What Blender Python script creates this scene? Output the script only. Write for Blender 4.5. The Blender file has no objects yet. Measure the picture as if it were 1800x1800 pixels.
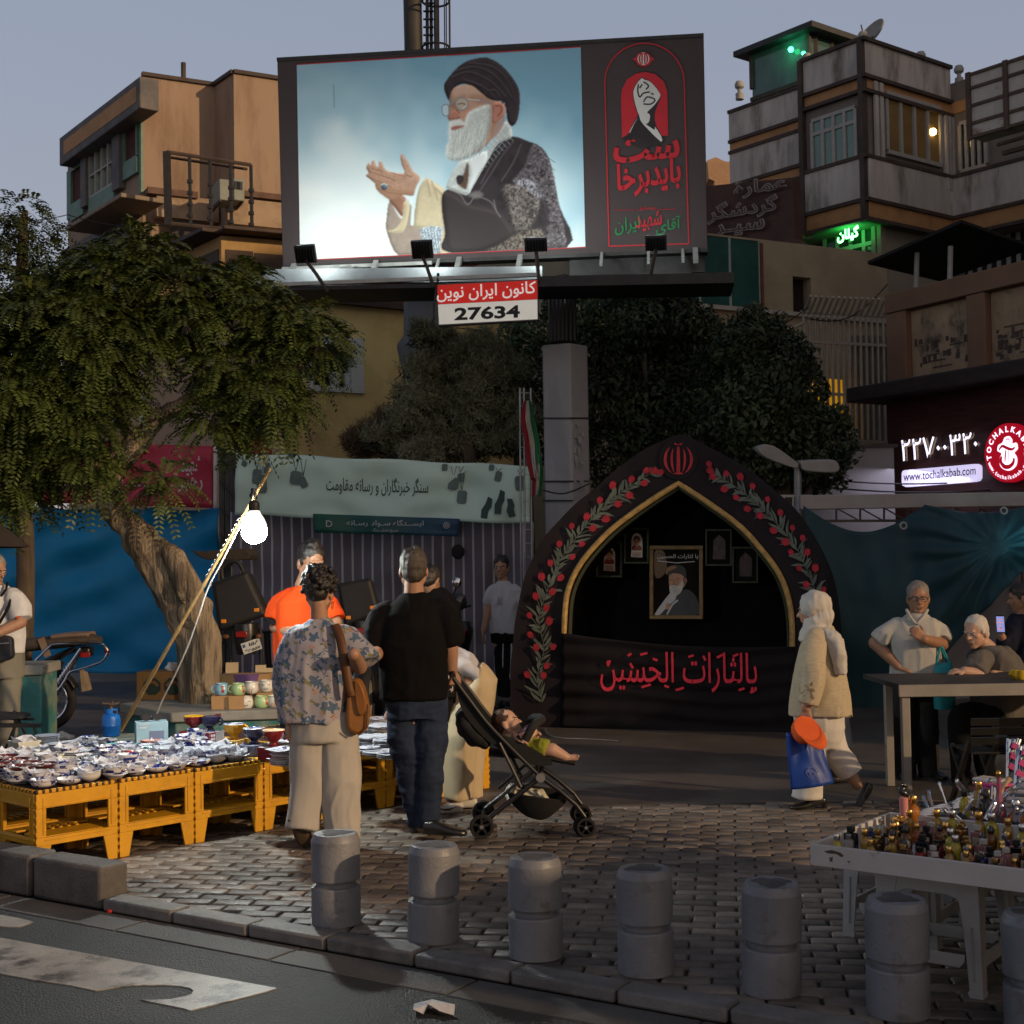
import bpy,bmesh,math,random
import numpy as np
from mathutils import Vector as V3,Matrix as X3,noise as mnoise
random.seed(7)
ru,sn_,cs_,tu_=random.uniform,math.sin,math.cos,math.tau
RNG=np.random.default_rng(7)
S=bpy.context.scene
COL=S.collection
rad=math.radians
CAMH,F=1.65,2400.0
PITCH,ROLL=math.atan(90/F),rad(-0.9)
RC=X3 .Rotation(rad(90)+PITCH,3,'X')@X3 .Rotation(ROLL,3,'Z')
C0=V3((0,0,CAMH))
cd=bpy.data.cameras.new('camera')
cam=bpy.data.objects.new('camera',cd)
COL.objects.link(cam)
cd.sensor_width,cd.sensor_height,cd.sensor_fit=36,36,'HORIZONTAL'
cd.lens=F/1800*36
cd.clip_end=3000
cam.matrix_world=X3 .Translation(C0)@RC.to_4x4()
cd.dof.use_dof=True
cd.dof.focus_distance=8.6
cd.dof.aperture_fstop=9
S.camera=cam
SUN_DIR=V3((-0.80,0.56,-0.26)).normalized()
W=bpy.data.worlds.new('World')
S.world=W
W.use_nodes=True
wt=W.node_tree
wt.nodes.clear()
wo=wt.nodes.new('ShaderNodeOutputWorld')
bg=wt.nodes.new('ShaderNodeBackground')
bg2=wt.nodes.new('ShaderNodeBackground')
ad=wt.nodes.new('ShaderNodeAddShader')
sky=wt.nodes.new('ShaderNodeTexSky')
sky.sky_type='NISHITA'
sky.sun_disc=False
sky.sun_elevation=rad(3)
sky.sun_rotation=math.atan2(-SUN_DIR.x,-SUN_DIR.y)
bg2 .inputs['Strength'].default_value=0.05
wt.links.new(sky.outputs[0],bg2 .inputs['Color'])
tc=wt.nodes.new('ShaderNodeTexCoord')
sx=wt.nodes.new('ShaderNodeSeparateXYZ')
rp=wt.nodes.new('ShaderNodeValToRGB')
wt.links.new(tc.outputs['Generated'],sx.inputs[0])
wt.links.new(sx.outputs['Z'],rp.inputs[0])
e=rp.color_ramp.elements
e[0].position,e[0].color=0.0,(.285,.272,.33,1)
e[1].position,e[1].color=1.0,(.045,.06,.105,1)
for p,c in((.16,(.285,.29,.365)),(.40,(.255,.285,.38)),(.50,(.085,.105,.155))):
 n=e.new(p)
 n.color=(*c,1)
vd=wt.nodes.new('ShaderNodeVectorMath')
vd.operation='DOT_PRODUCT'
wt.links.new(tc.outputs['Generated'],vd.inputs[0])
vd.inputs[1].default_value=(.66,-.75,.05)
mg=wt.nodes.new('ShaderNodeMapRange')
mg.inputs['From Min'].default_value,mg.inputs['From Max'].default_value=.05,1.0
wt.links.new(vd.outputs['Value'],mg.inputs['Value'])
pw=wt.nodes.new('ShaderNodeMath')
pw.operation='POWER'
pw.inputs[1].default_value=1.6
wt.links.new(mg.outputs[0],pw.inputs[0])
mxw=wt.nodes.new('ShaderNodeMix')
mxw.data_type='RGBA'
mxw.inputs['B'].default_value=(.58,.455,.385,1)
wt.links.new(pw.outputs[0],mxw.inputs['Factor'])
wt.links.new(rp.outputs[0],mxw.inputs['A'])
wt.links.new(mxw.outputs['Result'],bg.inputs['Color'])
bg.inputs['Strength'].default_value=1.0
wt.links.new(bg.outputs[0],ad.inputs[0])
wt.links.new(bg2 .outputs[0],ad.inputs[1])
wt.links.new(ad.outputs[0],wo.inputs['Surface'])
sl=bpy.data.lights.new('sun','SUN')
sl.energy,sl.angle,sl.color=2.5,rad(1.0),(1.0,.68,.38)
so=bpy.data.objects.new('sun',sl)
COL.objects.link(so)
so.rotation_euler=SUN_DIR.to_track_quat('-Z','Y').to_euler()
so.location=(20,-10,12)
S.view_settings.view_transform='Standard'
S.view_settings.look='None'
S.view_settings.exposure=0.0
S.view_settings.gamma=1.0
S.view_settings.use_curve_mapping=False
S.cycles.max_bounces=6
S.cycles.diffuse_bounces=3
S.cycles.glossy_bounces=3
S.cycles.transmission_bounces=5
S.cycles.caustics_reflective=False
S.cycles.caustics_refractive=False
S.cycles.sample_clamp_indirect=4
S.cycles.use_denoising=True
def ray(px,py):
 return RC@V3((px-900,900-py,-F))
def at(px,py,Y):
 d=ray(px,py)
 return C0+d*(Y/d.y)
def G(px,py,z=0.0):
 d=ray(px,py)
 return C0+d*((z-CAMH)/d.z)
def sc_at(Y):
 return F/Y
class Plane:
 """a vertical plane through p along the horizontal direction d; n faces the camera"""
 def __init__(s,p,d):
  s.p=V3(p)
  s.d=V3((d[0],d[1],0)).normalized()
  s.n=V3((s.d.y,-s.d.x,0))
  if s.n.dot(C0-s.p)<0:
   s.n=-s.n
  if s.d.x<0:
   s.d=-s.d
 def px(s,x,y,off=0.0):
  d=ray(x,y)
  t=(s.p-C0).dot(s.n)/d.dot(s.n)
  return C0+d*t+s.n*off
 def uz(s,x,y):
  q=s.px(x,y)
  return(q-s.p).dot(s.d),q.z
 def w(s,u,z,off=0.0):
  q=s.p+s.d*u+s.n*off
  return V3((q.x,q.y,z))
 def shift(s,off):
  return Plane(s.p+s.n*off,s.d)
 def box(s,m,x0,x1,ya,yb,xr=None,qf=.02,back=-.05,yr=None):
  xr=xr if xr is not None else(x0+x1)/2
  yr=yr if yr is not None else(ya+yb)/2
  u0,u1=s.uz(x0,yr)[0],s.uz(x1,yr)[0]
  za,zb=s.uz(xr,ya)[1],s.uz(xr,yb)[1]
  s.uzbox(m,u0,u1,za,zb,qf,back)
 def uzbox(s,m,u0,u1,za,zb,qf,back):
  u0,u1=min(u0,u1),max(u0,u1)
  za,zb=min(za,zb),max(za,zb)
  m.obox(s.w(u0,za,qf),s.d*(u1-u0),V3((0,0,zb-za)),-s.n*(qf-back))
 def wall(s,m,u0,u1,z0,z1,holes,t,qf=0.0):
  us=sorted({u0,u1,*[max(u0,min(u1,q))for h in holes for q in h[:2]]})
  zs=sorted({z0,z1,*[max(z0,min(z1,q))for h in holes for q in h[2:]]})
  for a,b in zip(us,us[1:]):
   for c,d in zip(zs,zs[1:]):
    um,zm=(a+b)/2,(c+d)/2
    if any(h[0]<um<h[1]and h[2]<zm<h[3]for h in holes):
     continue
    s.uzbox(m,a,b,c,d,qf,qf-t)
 def hole(s,x0,x1,ya,yb,xr=None):
  xr=xr if xr is not None else(x0+x1)/2
  yr=(ya+yb)/2
  u=sorted((s.uz(x0,yr)[0],s.uz(x1,yr)[0]))
  z=sorted((s.uz(xr,ya)[1],s.uz(xr,yb)[1]))
  return(*u,*z)
def vp_dir(vx):
 return(vx-900,F)
def basis(a,up=V3((0,0,1))):
 a=a.normalized()
 if abs(a.dot(up))>.98:
  up=V3((0,1,0))if abs(a.y)<.9 else V3((1,0,0))
 s=a.cross(up).normalized()
 return s,s.cross(a).normalized()
def ell(c,s,depth=0):
 return c
class MB:
 def __init__(s):
  s.v,s.f,s.mi,s.m=[],[],[],0
 def add(s,vs,fs):
  o=len(s.v)
  s.v+=[V3(q)for q in vs]
  s.f+=[[i+o for i in f]for f in fs]
  s.mi+=[s.m]*len(fs)
  return s
 def obox(s,p,a,b,c):
  p,a,b,c=V3(p),V3(a),V3(b),V3(c)
  vs=[p,p+a,p+a+b,p+b,p+c,p+a+c,p+a+b+c,p+b+c]
  fs=[(0,3,2,1),(4,5,6,7),(0,1,5,4),(1,2,6,5),(2,3,7,6),(3,0,4,7)]
  if a.cross(b).dot(c)<0:
   fs=[f[::-1]for f in fs]
  return s.add(vs,fs)
 def box(s,c,d,R=None):
  c,d=V3(c),V3(d)
  R=R or X3 .Identity(3)
  ax,ay,az=R@V3((d.x,0,0)),R@V3((0,d.y,0)),R@V3((0,0,d.z))
  return s.obox(c-(ax+ay+az)/2,ax,ay,az)
 def bar(s,p0,p1,w,h=None,up=V3((0,0,1))):
  p0,p1=V3(p0),V3(p1)
  h=h or w
  a,b=basis(p1-p0,up)
  return s.obox(p0-a*w/2-b*h/2,a*w,b*h,p1-p0)
 def tube(s,pts,r,n=8,caps=True,qc=False,sq=None):
  pts=[V3(p)for p in pts]
  k=len(pts)
  rs=r if isinstance(r,(list,tuple))else[r]*k
  vs,fs=[],[]
  a=b=None
  for i,p in enumerate(pts):
   if qc:
    t=pts[(i+1)%k]-pts[i-1]
   else:
    t=pts[min(i+1,k-1)]-pts[max(i-1,0)]
   t=t.normalized()if t.length>1e-9 else V3((0,0,1))
   if a is None:
    a,b=basis(t)
   else:
    a=(a-t*a.dot(t))
    a=a.normalized()if a.length>1e-6 else basis(t)[0]
    b=a.cross(t)
   for j in range(n):
    q=2*math.pi*j/n
    vs.append(p+(a*cs_(q)+b*sn_(q))*rs[i])
  for i in range(k if qc else k-1):
   i2=(i+1)%k
   for j in range(n):
    j2=(j+1)%n
    fs.append((i*n+j,i2*n+j,i2*n+j2,i*n+j2))
  if caps and not qc:
   fs.append(tuple(range(n)))
   fs.append(tuple((k-1)*n+j for j in reversed(range(n))))
  return s.add(vs,fs)
 def lathe(s,prof,c=(0,0,0),n=24,T=None,ay=1.0):
  c=V3(c)
  vs,fs=[],[]
  for r,z in prof:
   for j in range(n):
    q=2*math.pi*j/n
    p=V3((r*cs_(q),r*sn_(q)*ay,z))
    vs.append(c+(T@p if T else p))
  k=len(prof)
  for i in range(k-1):
   for j in range(n):
    j2=(j+1)%n
    fs.append((i*n+j,i*n+j2,(i+1)*n+j2,(i+1)*n+j))
  if prof[0][0]>1e-6:
   fs.append(tuple(reversed(range(n))))
  if prof[-1][0]>1e-6:
   fs.append(tuple((k-1)*n+j for j in range(n)))
  return s.add(vs,fs)
 def loft(s,rings,n=20,pw=1.0,caps=True):
  """rings of (centre, half axis a, half axis b)"""
  vs,fs=[],[]
  for c,a,b in rings:
   c,a,b=V3(c),V3(a),V3(b)
   for j in range(n):
    q=2*math.pi*j/n
    cx,sy=cs_(q),sn_(q)
    cx=math.copysign(abs(cx)**pw,cx)
    sy=math.copysign(abs(sy)**pw,sy)
    vs.append(c+a*cx+b*sy)
  k=len(rings)
  for i in range(k-1):
   for j in range(n):
    j2=(j+1)%n
    fs.append((i*n+j,i*n+j2,(i+1)*n+j2,(i+1)*n+j))
  if caps:
   fs.append(tuple(reversed(range(n))))
   fs.append(tuple((k-1)*n+j for j in range(n)))
  return s.add(vs,fs)
 def ball(s,c,r,n=12,T=None):
  r=(r,r,r)if isinstance(r,(int,float))else r
  c=V3(c)
  k=max(4,n//2)
  vs,fs=[],[]
  for i in range(k+1):
   th=math.pi*i/k
   for j in range(n):
    q=2*math.pi*j/n
    p=V3((r[0]*sn_(th)*cs_(q),r[1]*sn_(th)*sn_(q),r[2]*cs_(th)))
    vs.append(c+(T@p if T else p))
  for i in range(k):
   for j in range(n):
    j2=(j+1)%n
    fs.append((i*n+j,(i+1)*n+j,(i+1)*n+j2,i*n+j2))
  return s.add(vs,fs)
 def cone(s,p0,p1,r0,r1,n=12,e0=True,e1=True):
  """a limb with rounded ends"""
  p0,p1=V3(p0),V3(p1)
  t=(p1-p0)
  if t.length<1e-6:
   t=V3((0,0,1e-4))
  t=t.normalized()
  pts,rs=[],[]
  if e0:
   for q in(80,55,28):
    pts.append(p0-t*r0*sn_(rad(q)))
    rs.append(r0*cs_(rad(q)))
  for k in range(5):
   pts.append(p0 .lerp(p1,k/4))
   rs.append(r0+(r1-r0)*k/4)
  if e1:
   for q in(28,55,80):
    pts.append(p1+t*r1*sn_(rad(q)))
    rs.append(r1*cs_(rad(q)))
  return s.tube(pts,rs,n)
 def poly(s,pts):
  return s.add(pts,[tuple(range(len(pts)))])
 def prism(s,pts,vec):
  pts=[V3(p)for p in pts]
  vec=V3(vec)
  n=len(pts)
  nm=V3((0,0,0))
  for i in range(n):
   nm+=pts[i].cross(pts[(i+1)%n])
  if nm.dot(vec)>0:
   pts=pts[::-1]
  vs=pts+[p+vec for p in pts]
  fs=[tuple(range(n)),tuple(reversed(range(n,2*n)))]
  for i in range(n):
   j=(i+1)%n
   fs.append((j,i,i+n,j+n))
  return s.add(vs,fs)
 def mesh(s,name,off=V3((0,0,0))):
  me=bpy.data.meshes.new(name)
  me.from_pydata([tuple(q-off)for q in s.v],[],s.f)
  if s.m or any(s.mi):
   me.polygons.foreach_set('material_index',s.mi)
  return me
 def build(s,name,mats,parent=None,smooth=38,qv=0,seg=2,solid=0,fix=False):
  off=root_off(parent)
  me=s.mesh(name,off)
  return finish(me,name,mats,parent,smooth,qv,seg,solid,fix)
def root_off(parent):
 o,off=parent,V3((0,0,0))
 while o is not None:
  off+=o.location
  o=o.parent
 return off
def finish(me,name,mats,parent=None,smooth=38,qv=0,seg=2,solid=0,fix=False):
 for q in(mats if isinstance(mats,(list,tuple))else[mats]):
  me.materials.append(q)
 if fix:
  b=bmesh.new()
  b.from_mesh(me)
  bmesh.ops.remove_doubles(b,verts=b.verts,dist=1e-5)
  bmesh.ops.recalc_face_normals(b,faces=b.faces)
  b.to_mesh(me)
  b.free()
 if smooth:
  me.polygons.foreach_set('use_smooth',[True]*len(me.polygons))
  me.set_sharp_from_angle(angle=rad(smooth))
 me.update()
 o=bpy.data.objects.new(name,me)
 COL.objects.link(o)
 if parent is not None:
  o.parent=parent
 if qv:
  md=o.modifiers.new('bevel','BEVEL')
  md.width,md.segments,md.limit_method=qv,seg,'ANGLE'
  md.angle_limit=rad(40)
 if solid:
  md=o.modifiers.new('solid','SOLIDIFY')
  md.thickness=solid
  md.offset=0
 return o
def tag(o,label,cat,group=None):
 o['label'],o['category']=label,cat
 if group:
  o['group']=group
 return o
def thing(name,label,cat,loc=(0,0,0),group=None):
 o=bpy.data.objects.new(name,None)
 o.empty_display_size=.1
 COL.objects.link(o)
 o.location=loc
 return tag(o,label,cat,group)
def struct(o):
 o['kind']='structure'
 return o
def dup(o,loc=None,rz=None,label=None,parent=None):
 c=o.copy()
 COL.objects.link(c)
 if parent is not None:
  c.parent=parent
 if loc is not None:
  c.location=loc
 if rz is not None:
  c.rotation_euler=(c.rotation_euler[0],c.rotation_euler[1],rz)
 if label:
  c['label']=label
 for ch in list(o.children):
  dup(ch,parent=c)
 return c
def remesh(m,name,mats,parent,vox=.009,it=3,disp=None):
 off=root_off(parent)
 me=m.mesh('tmp',off)
 o=bpy.data.objects.new('tmp',me)
 COL.objects.link(o)
 md=o.modifiers.new('r','REMESH')
 md.mode,md.voxel_size='VOXEL',vox
 sm=o.modifiers.new('s','SMOOTH')
 sm.factor,sm.iterations=.5,it
 dg=bpy.context.evaluated_depsgraph_get()
 dg.update()
 me2=bpy.data.meshes.new_from_object(o.evaluated_get(dg))
 bpy.data.objects.remove(o)
 bpy.data.meshes.remove(me)
 me2 .name=name
 me2 .materials.clear()
 if disp:
  n=len(me2 .vertices)
  co=np.empty(n*3)
  me2 .vertices.foreach_get('co',co)
  no=np.empty(n*3)
  me2 .vertex_normals.foreach_get('vector',no)
  co,no=co.reshape(-1,3),no.reshape(-1,3)
  co=disp(co,no)
  me2 .vertices.foreach_set('co',co.ravel())
 return finish(me2,name,mats,parent,smooth=80)
def vnoise(co,f,seed=0.0):
 """smooth value noise for arrays, -1..1"""
 p=co*f+seed*17.3
 i=np.floor(p).astype(np.int64)
 fr=p-i
 u=fr*fr*(3-2*fr)
 def h(a,b,c):
  q=(a*374761393+b*668265263+c*2147483647+1013904223)&0xffffffff
  q=((q^(q>>13))*1274126177)&0xffffffff
  return((q^(q>>16))&0xffff)/32767.5-1
 r=0
 for dx in(0,1):
  for dy in(0,1):
   for dz in(0,1):
    wgt=(u[:,0]if dx else 1-u[:,0])*(u[:,1]if dy else 1-u[:,1])*(u[:,2]if dz else 1-u[:,2])
    r=r+wgt*h(i[:,0]+dx,i[:,1]+dy,i[:,2]+dz)
 return r
def SPL(pts,k=6,qc=False):
 pts=[V3(p)for p in pts]
 n=len(pts)
 out=[]
 rng=range(n if qc else n-1)
 for i in rng:
  g=(lambda j:pts[j%n])if qc else(lambda j:pts[max(0,min(n-1,j))])
  p0,p1,p2,p3=g(i-1),g(i),g(i+1),g(i+2)
  for q in range(k):
   t=q/k
   out.append(.5*((2*p1)+(p2-p0)*t+(2*p0-5*p1+4*p2-p3)*t*t+(3*p1-p0-3*p2+p3)*t**3))
 if not qc:
  out.append(pts[-1])
 return out
def sp2(pts,k=5,qc=True):
 return[(q.x,q.y)for q in SPL([(a,b,0)for a,b in pts],k,qc)]
MATS={}
def N(t,ty,**kw):
 n=t.nodes.new(ty)
 for k,v in kw.items():
  setattr(n,k,v)
 return n
def M(key,col=None,qr=.75,var=.15,sc=5.0,qb=.12,bsc=60.0,qt=0.0,spec=.35,qs=None,ssc=1.5,qm=.5,emit=None,es=1.0,qn=0.0,coat=0.0,sheen=0.0,qx=(1,1,1),alpha=1.0,qi=0.0,sss=0.0,ql=.5,qh=.68,transl=None,qd=.006):
 if key in MATS:
  return MATS[key]
 m=bpy.data.materials.new(key)
 m.use_nodes=True
 t=m.node_tree
 L=t.links.new
 b=t.nodes['Principled BSDF']
 tcn=N(t,'ShaderNodeTexCoord')
 mp=N(t,'ShaderNodeMapping')
 mp.inputs['Scale'].default_value=qx
 oi=N(t,'ShaderNodeObjectInfo')
 mo=N(t,'ShaderNodeMath',operation='MULTIPLY')
 mo.inputs[1].default_value=37
 L(oi.outputs['Random'],mo.inputs[0])
 L(mo.outputs[0],mp.inputs['Location'])
 L(tcn.outputs['Object'],mp.inputs[0])
 n1=N(t,'ShaderNodeTexNoise')
 n1 .inputs['Scale'].default_value=sc
 n1 .inputs['Detail'].default_value=5
 n1 .inputs['Roughness'].default_value=.62
 L(mp.outputs[0],n1 .inputs['Vector'])
 rr=N(t,'ShaderNodeValToRGB')
 c=V3(col)
 lo,hi=c*(1-var),c*(1+var)
 rr.color_ramp.elements[0].position,rr.color_ramp.elements[0].color=.3,(*lo,1)
 rr.color_ramp.elements[1].position,rr.color_ramp.elements[1].color=.7,(*[min(1,q)for q in hi],1)
 L(n1 .outputs['Fac'],rr.inputs[0])
 out=rr.outputs[0]
 if qs is not None:
  n3=N(t,'ShaderNodeTexNoise')
  n3 .inputs['Scale'].default_value=ssc
  n3 .inputs['Detail'].default_value=8
  n3 .inputs['Roughness'].default_value=.7
  L(mp.outputs[0],n3 .inputs['Vector'])
  r3=N(t,'ShaderNodeMapRange')
  r3 .inputs['From Min'].default_value,r3 .inputs['From Max'].default_value=ql,qh
  r3 .inputs['To Max'].default_value=qm
  L(n3 .outputs['Fac'],r3 .inputs['Value'])
  mx=N(t,'ShaderNodeMix',data_type='RGBA')
  L(r3 .outputs[0],mx.inputs['Factor'])
  L(out,mx.inputs['A'])
  mx.inputs['B'].default_value=(*qs,1)
  out=mx.outputs['Result']
 if qi:
  ge=N(t,'ShaderNodeNewGeometry')
  hs=N(t,'ShaderNodeHueSaturation')
  mr=N(t,'ShaderNodeMapRange')
  mr.inputs['To Min'].default_value,mr.inputs['To Max'].default_value=1-qi,1+qi
  L(ge.outputs['Random Per Island'],mr.inputs['Value'])
  L(mr.outputs[0],hs.inputs['Value'])
  L(out,hs.inputs['Color'])
  out=hs.outputs[0]
 L(out,b.inputs['Base Color'])
 b.inputs['Roughness'].default_value=qr
 b.inputs['Metallic'].default_value=qt
 b.inputs['Specular IOR Level'].default_value=spec
 b.inputs['Transmission Weight'].default_value=qn
 b.inputs['Coat Weight'].default_value=coat
 b.inputs['Sheen Weight'].default_value=sheen
 b.inputs['Alpha'].default_value=alpha
 if sss:
  b.inputs['Subsurface Weight'].default_value=sss
  b.inputs['Subsurface Radius'].default_value=(.012,.005,.003)
  b.inputs['Subsurface Scale'].default_value=1
 if emit:
  b.inputs['Emission Color'].default_value=(*emit,1)
  b.inputs['Emission Strength'].default_value=es
 if qb:
  n2=N(t,'ShaderNodeTexNoise')
  n2 .inputs['Scale'].default_value=bsc
  n2 .inputs['Detail'].default_value=4
  L(mp.outputs[0],n2 .inputs['Vector'])
  bp=N(t,'ShaderNodeBump')
  bp.inputs['Strength'].default_value=qb
  bp.inputs['Distance'].default_value=qd
  L(n2 .outputs['Fac'],bp.inputs['Height'])
  L(bp.outputs[0],b.inputs['Normal'])
 if transl:
  tr=N(t,'ShaderNodeBsdfTranslucent')
  L(out,tr.inputs['Color'])
  ms=N(t,'ShaderNodeMixShader')
  ms.inputs[0].default_value=transl
  L(b.outputs[0],ms.inputs[1])
  L(tr.outputs[0],ms.inputs[2])
  L(ms.outputs[0],t.nodes['Material Output'].inputs['Surface'])
 MATS[key]=m
 return m
def nodes_of(m):
 t=m.node_tree
 return t,t.links.new,t.nodes['Principled BSDF']
AR={}
def _ar():
 four={'ب':0xFE8F,'ت':0xFE95,'ث':0xFE99,'ج':0xFE9D,'ح':0xFEA1,'خ':0xFEA5,'س':0xFEB1,'ش':0xFEB5,'ص':0xFEB9,'ض':0xFEBD,'ط':0xFEC1,'ع':0xFEC9,'غ':0xFECD,'ف':0xFED1,'ق':0xFED5,'ل':0xFEDD,'م':0xFEE1,'ن':0xFEE5,'ه':0xFEE9,'پ':0xFB56,'چ':0xFB7A,'ک':0xFB8E,'گ':0xFB92,'ی':0xFBFC}
 two={'ا':0xFE8D,'آ':0xFE81,'د':0xFEA9,'ذ':0xFEAB,'ر':0xFEAD,'ز':0xFEAF,'و':0xFEED,'ة':0xFE93}
 for k,v in four.items():
  AR[k]=(v,v+1,v+2,v+3)
 for k,v in two.items():
  AR[k]=(v,v+1)
_ar()
def shape_ar(t):
 out=[]
 for i,ch in enumerate(t):
  if ch in AR:
   p=t[i-1]if i else ' '
   n=t[i+1]if i+1<len(t)else ' '
   jp=(p in AR and len(AR[p])==4)or p=='ـ'
   jn=(n in AR or n=='ـ')and len(AR[ch])==4
   k=3 if jp and jn else 2 if jn else 1 if jp else 0
   out.append(chr(AR[ch][k]))
  else:
   out.append(ch)
 return ''.join(reversed(out))
TXT={}
def text_geo(s,bold=0.0):
 key=(s,bold)
 if key in TXT:
  return TXT[key]
 c=bpy.data.curves.new('t','FONT')
 c.body=shape_ar(s)if any(q in AR for q in s)else s
 c.offset=bold
 c.resolution_u=3
 o=bpy.data.objects.new('t',c)
 COL.objects.link(o)
 dg=bpy.context.evaluated_depsgraph_get()
 dg.update()
 me=bpy.data.meshes.new_from_object(o.evaluated_get(dg))
 vs=[(v.co.x,v.co.y)for v in me.vertices]
 fs=[tuple(p.vertices)for p in me.polygons]
 bpy.data.objects.remove(o)
 bpy.data.curves.remove(c)
 bpy.data.meshes.remove(me)
 TXT[key]=(vs,fs)
 return vs,fs
def TPX(m,pl,s,bl,br,top,off=.01,bold=0.0,fit=None):
 """letters in plane pl, from picture point bl to br along the foot of the word, 'top' px tall"""
 vs,fs=text_geo(s,bold)
 if not vs:
  return
 xs=[q[0]for q in vs]
 ys=[q[1]for q in vs]
 x0,x1,y0,y1=min(xs),max(xs),min(ys),max(ys)
 if fit:
  y0,y1=fit
 w=[]
 for x,y in vs:
  u,v=(x-x0)/(x1-x0),(y-y0)/(y1-y0)
  qx,qy=bl[0]+(br[0]-bl[0])*u,bl[1]+(br[1]-bl[1])*u-v*top
  w.append(pl.px(qx,qy,off(qx,qy)if callable(off)else off))
 if fs:
  a,b,c=w[fs[0][0]],w[fs[0][1]],w[fs[0][2]]
  if(b-a).cross(c-a).dot(pl.n)<0:
   fs=[f[::-1]for f in fs]
 m.add(w,fs)
def text_local(m,s,o,ux,uy,h,w=None,bold=0.0,mid=True):
 """letters at o along ux, up uy (unit vectors)"""
 vs,fs=text_geo(s,bold)
 if not vs:
  return
 xs=[q[0]for q in vs]
 ys=[q[1]for q in vs]
 x0,x1,y0,y1=min(xs),max(xs),min(ys),max(ys)
 k=h/(y1-y0)
 kx=w/(x1-x0)if w else k
 o,ux,uy=V3(o),V3(ux),V3(uy)
 if mid:
  o=o-ux*(x1-x0)*kx/2
 m.add([o+ux*(x-x0)*kx+uy*(y-y0)*k for x,y in vs],fs)
def light(name,ty,loc,power,col=(1,1,1),size=.1,aim=None,spot=None,parent=None):
 d=bpy.data.lights.new(name,ty)
 d.energy,d.color=power,col
 if ty=='AREA':
  d.size=size
 elif ty in('POINT','SPOT'):
  d.shadow_soft_size=size
 if spot:
  d.spot_size,d.spot_blend=rad(spot),.8
 o=bpy.data.objects.new(name,d)
 COL.objects.link(o)
 loc=V3(loc)
 if parent is not None:
  o.parent=parent
  loc=loc-root_off(parent)
 o.location=loc
 if aim is not None:
  o.rotation_euler=(V3(aim)-loc-root_off(parent)).to_track_quat('-Z','Y').to_euler()
 return o
asphalt=M('asphalt',(.021,.020,.019),qr=.55,var=.5,sc=1.6,qb=1.0,bsc=110,qd=.012,qs=(.085,.08,.075),ssc=75,qm=.6,ql=.59,qh=.66,spec=.5)
plaza_m=M('plaza_asphalt',(.088,.074,.064),qr=.5,var=.4,sc=1.3,qb=.5,bsc=120,qs=(.09,.075,.06),ssc=.6,qm=.6)
stone_m=M('paver_stone',(.155,.128,.106),qr=.46,var=.3,sc=9,qb=.6,bsc=130,qs=(.038,.031,.027),ssc=1.1,qm=.85,qi=.42,spec=.5)
joint_m=M('joint_sand',(.035,.03,.026),qr=.95,var=.3,sc=20,qb=.5,bsc=100)
kerb_m=M('kerb_concrete',(.15,.142,.135),qr=.6,var=.25,sc=6,qb=.5,bsc=90,qs=(.05,.042,.037),ssc=2.4,qm=.8,spec=.5,qi=.15)
kerb_d=M('kerb_block_concrete',(.10,.092,.088),qr=.75,var=.25,sc=5,qb=.6,bsc=70,qs=(.035,.032,.03),ssc=1.6,qm=.8)
ROADZ=-.055
K0,K1=G(175,1583),G(1000,1728)
KD=(K1-K0).normalized()
KN=V3((KD.y,-KD.x,0))
if KN.y>0:
 KN=-KN
FAR=9.35
m=MB()
m.obox((-260,-60,ROADZ-.2),(520,0,0),(0,420,0),(0,0,.2))
struct(m.build('road',asphalt,smooth=0))
m=MB()
m.obox((-160,FAR,ROADZ+.004),(320,0,0),(0,150,0),(0,0,-ROADZ-.004-.003))
struct(m.build('plaza',plaza_m,smooth=0))
ka,kb=K0-KD*4.5-KN*.06,K0+KD*7.5-KN*.06
m=MB()
m.prism([V3((ka.x,ka.y,ROADZ+.004)),V3((kb.x,kb.y,ROADZ+.004)),V3((kb.x,FAR,ROADZ+.004)),V3((ka.x,FAR,ROADZ+.004))],(0,0,-ROADZ-.004-.014))
struct(m.build('paving_bed',joint_m,smooth=0))
m=MB()
rot=X3 .Rotation(rad(-9),3,'Z')
bw,bh,ch=.205,.102,.006
for i in range(-40,60):
 for j in range(-30,95):
  x,y=i*bw+(j%2)*bw*.5+ru(-.004,.004),j*bh+ru(-.003,.003)
  c=rot@V3((x,y+1,0))
  if c.y>FAR-.02 or c.y<2.5 or abs(c.x)>c.y*.46+.5 or(c-K0).dot(KN)>-.13:
   continue
  lx,ly=bw*.5-.004,bh*.5-.004
  z=random.gauss(0,.0016)
  tx,ty=random.gauss(0,.007),random.gauss(0,.011)
  Rr=rot@X3 .Rotation(random.gauss(0,.012),3,'Z')
  vs=[]
  for k,(a,b,zz)in enumerate([(-lx,-ly,-.016),(lx,-ly,-.016),(lx,ly,-.016),(-lx,ly,-.016),(-lx+ch*.5,-ly+ch*.5,-.005),(lx-ch*.5,-ly+ch*.5,-.005),(lx-ch*.5,ly-ch*.5,-.005),(-lx+ch*.5,ly-ch*.5,-.005),(-lx+ch*1.6,-ly+ch*1.6,0),(lx-ch*1.6,-ly+ch*1.6,0),(lx-ch*1.6,ly-ch*1.6,0),(-lx+ch*1.6,ly-ch*1.6,0)]):
   q=Rr@V3((a,b,0))
   vs.append((c.x+q.x,c.y+q.y,zz+z+(tx*a+ty*b if k>3 else 0)))
  fs=[(8,9,10,11)]
  for a in range(4):
   b=(a+1)%4
   fs+=[(a,b,b+4,a+4),(a+4,b+4,b+8,a+8)]
  m.add(vs,fs)
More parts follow.
